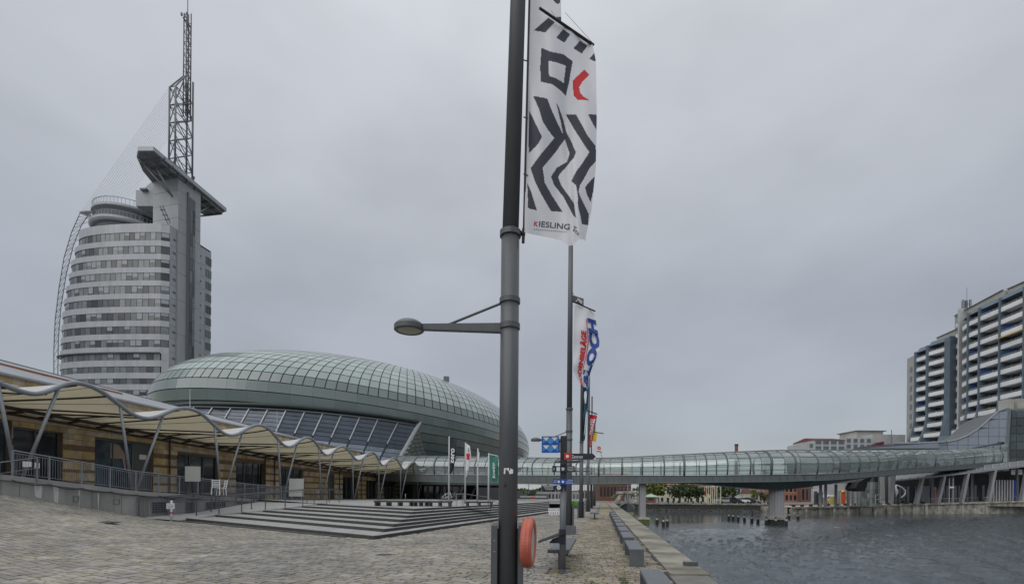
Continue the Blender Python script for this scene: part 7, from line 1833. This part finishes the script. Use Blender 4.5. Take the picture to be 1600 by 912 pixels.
panel(1295.5,1304,776,787,111,M['lime2'],'olive yellow poster board beside the pink one','poster board','poster_board',frame=M['wallw'])
panel(1314,1321,768,787,108,M['ored'],'tall orange-red poster column on the right quay','poster column','poster_column',frame=M['cbeige'])
x=PXY(1317.5,108); b=MB(); b.lathe((x,108.1,PZ(1317,768,108)),[(.4,0),(.25,.2),(.1,.5),(0,.7)],8); tag(obj('roof_ornament',b,M['fyel']),'small yellow finial above the orange-red poster column','ornament')
x=PXY(1309.5,110); b=MB(); b.lathe((x,110,rquay_z(x)),[(.55,0),(.55,3.1),(.62,3.1),(.62,3.3),(0,3.4)],14); tag(obj('advertising_pillar',b,M['pier']),'grey-brown round pillar left of the orange-red poster column','pillar')
t=thing('white_van','white van with dark windows parked behind the poster boards','van',(PXY(1300,118),118,rquay_z(90)))
x=PXY(1300,118); z=.3; b=MB(); b.prism([(x-1.2,118,z+.3),(x+1.3,118,z+.3),(x+1.3,118,z+1.3),(x+.9,118,z+1.9),(x-1.2,118,z+2.1)],(0,2,0)); obj('body',b,M['white'],t)
b=MB(); b.box(x-1.0,x+1.0,117.95,118,z+1.15,z+1.65); obj('window',b,M['cglass'],t)
for d in (-.7,.8): b=MB(); b.lathe((x+d,117.95,z+.3),[(0,0),(.33,0),(.33,.2),(0,.2)],12,axis=(0,1,0)); obj('wheel',b,M['black'],t)
for k in range(16):
    px=1240+k*13.5; Y=rquay_y(PXY(px,106))+.9
    if px<1455: x=PXY(px,Y); b=MB(); b.box(x-.28,x+.28,Y-.25,Y+.25,rquay_z(x)-.01,rquay_z(x)+.5); tag(obj('quay_block',b,M['nosing']),ORD[k]+' small dark block from the left on the edge of the right quay','bollard','dark blocks along the right quay edge')
# left distance below the bridge
t,x0,x1_,zt=block('grey_shed','low grey flat shed beyond the steps seen under the bridge','shed',809,857,771,787,118,8,M['steel2'],0,0,None)
b=MB(); b.box(x0+.5,x1_-.5,117.9,118,zt-.9,zt-.5); obj('band',b,M['wallw'],t)
block('grey_block','long pale grey building on the horizon left of the second lamp post','building',840,905,768,786,260,10,M['pier'],1,12,None)
block('far_harbour_sheds','long low brown sheds far behind the lamp posts','building',900,942,766,786,300,10,M['brick'],1,6,None)
b=MB(); x=PXY(833,100); b.box(x-.5,x+.5,100,100.6,0,PZ(833,776,100)); tag(obj('red_box',b,M['red']),'small red box standing before the grey shed','box')
b=MB(); x=PXY(830,101); b.box(x-.8,x+.8,101,101.1,PZ(830,774,101),PZ(830,771,101)); tag(obj('dark_sign',b,M['black']),'small dark sign above the red box','sign')
for k,(px,yt) in enumerate(((826,758),(846,756),(872,753),(876,757),(893,753),(897,758),(902,755),(913,757),(886,760),(868,758))):
    Y=150+k*6; x=PXY(px,Y); b=MB(); b.tube([(x,Y,-.1),(x,Y,PZ(px,yt,Y)+3)],.10,5); b.tube([(x-.8,Y,PZ(px,yt,Y)),(x+.8,Y,PZ(px,yt,Y))],.04,4); tag(obj('boat_mast',b,M['wallw']),['boat mast left of the signpost above the grey shed','thin boat mast between the grey shed and the road barrier','tall boat mast just left of the signpost','tall boat mast close behind the signpost','tall boat mast directly behind the second lamp post','boat mast just right of the second lamp post','boat mast between the second and third lamp posts','boat mast hidden partly by the third lamp post','low boat mast left of the second lamp post','short boat mast above the road barrier'][k],'mast','boat masts in the distance')
# red and white barrier
Y=38.5; t=thing('road_barrier','low white barrier with red marks at the far end of the broad steps','barrier',(PXY(865,Y),Y,0))
n=5
for k in range(n):
    a,c=lerp(857,874.5,k/n),lerp(857,874.5,(k+1)/n)-.4; x0,x1_=PXY(a,Y),PXY(c,Y); b=MB(); b.box(x0,x1_,Y,Y+.12,.04,PZ(865,793.5,Y)); p=obj('barrier_panel',b,M['white'],t)
    b=MB(); cx=(x0+x1_)/2; b.lathe((cx,Y-.005,PZ(865,796,Y)),[(0,0),(.045,0)],8,axis=(0,1,0)); b.box(x0+.02,x0+.06,Y-.006,Y-.002,.1,.3); obj('mark',b,M['red'] if k%2 else M['ink'],p)
for px in (858,866,873.5): x=PXY(px,Y); b=MB(); b.box(x-.1,x+.1,Y-.15,Y+.3,-.0,.04); obj('foot',b,M['black'],t)
# lime green covered heap
rr=random.Random(5); x=PXY(898.5,60); b=MB(); 
for k in range(500):
    a=rr.uniform(0,PI); r=rr.uniform(.7,1); e=rr.uniform(0,PI/2); p=Vector((x+1.0*r*math.cos(a*2)*math.cos(e),61+.7*r*math.sin(a*2)*math.cos(e),.2+.75*r*math.sin(e))); u=Vector((rr.gauss(0,1),rr.gauss(0,1),rr.gauss(0,1))).normalized()*.09; v=u.orthogonal().normalized()*.09; b.poly(p-u,p+v,p+u,p-v)
t=thing('planter','planter overflowing with bright lime green plants beside the third lamp post','planter',(x,61,0)); obj('foliage',b,M['grass'],t)
b=MB(); b.box(x-.9,x+.9,60.3,61.7,0,.35); obj('tub',b,M['steel'],t)
# far tree line so that the town has a horizon
rr=random.Random(11); b=MB()
for k in range(5200):
    px=rr.uniform(780,1700); Y=rr.uniform(300,420); h=PZ(px,766+4*math.sin(px*.05)+3*math.sin(px*.13),Y); z=rr.uniform(0,1)**.7*h; x=PXY(px,Y); s_=rr.uniform(.8,1.7); u=Vector((rr.gauss(0,1),rr.gauss(0,.4),rr.gauss(0,1))).normalized()*s_; v=u.cross(Vector((0,1,0))).normalized()*s_; p=Vector((x,Y,z)); b.poly(p-u,p+v,p+u,p-v)
obj('far_treeline',b,M['leaf'],None,kind='stuff')

# ------------------------------------------------------------------ small ground details
def ground_bit(pa,pb,py,dpt,mt,name,label,cat):
    p=GP(pa,py,.01); q=GP(pb,py+ .6,.01)
    for _ in range(12): p=GP(pa,py,ground_z(p.x,p.y)+.01); q=GP(pb,py+.6,ground_z(q.x,q.y)+.01)
    zz=max(ground_z(p.x,p.y),ground_z(q.x,q.y))+.012
    b=MB(); b.hexa([(p.x,p.y,zz-.03),(q.x,q.y,zz-.03),(q.x+.05,q.y+dpt,zz-.03),(p.x+.05,p.y+dpt,zz-.03)],[(p.x,p.y,zz),(q.x,q.y,zz),(q.x+.05,q.y+dpt,zz),(p.x+.05,p.y+dpt,zz)]); t=thing(name,label,cat,(p.x,p.y,0)); obj('plate',b,mt,t)
    b=MB(); 
    for k in range(6):
        a=p.lerp(q,(k+.3)/6); c=p.lerp(q,(k+.6)/6); b.poly((a.x,a.y+.02,zz+.004),(c.x,c.y+.02,zz+.004),(c.x+.04,c.y+dpt-.03,zz+.004),(a.x+.04,a.y+dpt-.03,zz+.004))
    obj('slot',b,M['black'],t)
ground_bit(587,606,866.5,.35,M['steel2'],'drain_cover','dark iron drain cover in the paving in front of the steps corner','drain cover')
ground_bit(152,172,826,.4,M['steel2'],'drain_cover','dark iron drain cover in the sloping paving below the concrete wall','drain cover')
rr=random.Random(21); b=MB()
for k in range(1300):
    if rr.random()<.5: Y=rr.uniform(8.5,13.5); x=.55+.183*(Y-8)+rr.gauss(.3,.28)
    else: Y=rr.uniform(8.2,26); x=rr.uniform(-.2,1.35)+.182*Y
    if rr.random()<.25: Y=rr.uniform(8.4,9.6); x=1.9+.181*(Y-8)+rr.gauss(0,.05)
    h=rr.uniform(.004,.016); a=rr.uniform(0,PI); d=Vector((math.cos(a),math.sin(a),0))*rr.uniform(.01,.03); p=Vector((x,Y,.004)); b.poly(p-d,p+d,p+d*.2+Vector((rr.uniform(-.01,.01),0,h)))
obj('moss_tufts',b,M['moss'],None,kind='stuff')
rr=random.Random(22); b=MB()
for k in range(420):
    p=GP(rr.uniform(20,1040),rr.uniform(830,911),.01); 
    if p.x>1.2+.18*p.y or not (plaza_ok(p) or p.x>-.2+.183*p.y): continue
    z=ground_z(p.x,p.y)+.008; s_=rr.uniform(.01,.04); a=rr.uniform(0,PI); u=Vector((math.cos(a),math.sin(a),0))*s_; v=Vector((-u.y,u.x,0))*.6; p.z=z; b.poly(p-u,p-v+Vector((0,0,.004)),p+u,p+v+Vector((0,0,.01)))
obj('fallen_leaves',b,mat('dead_leaf',(.16,.11,.05),.9,0,.4,30),None,kind='stuff')
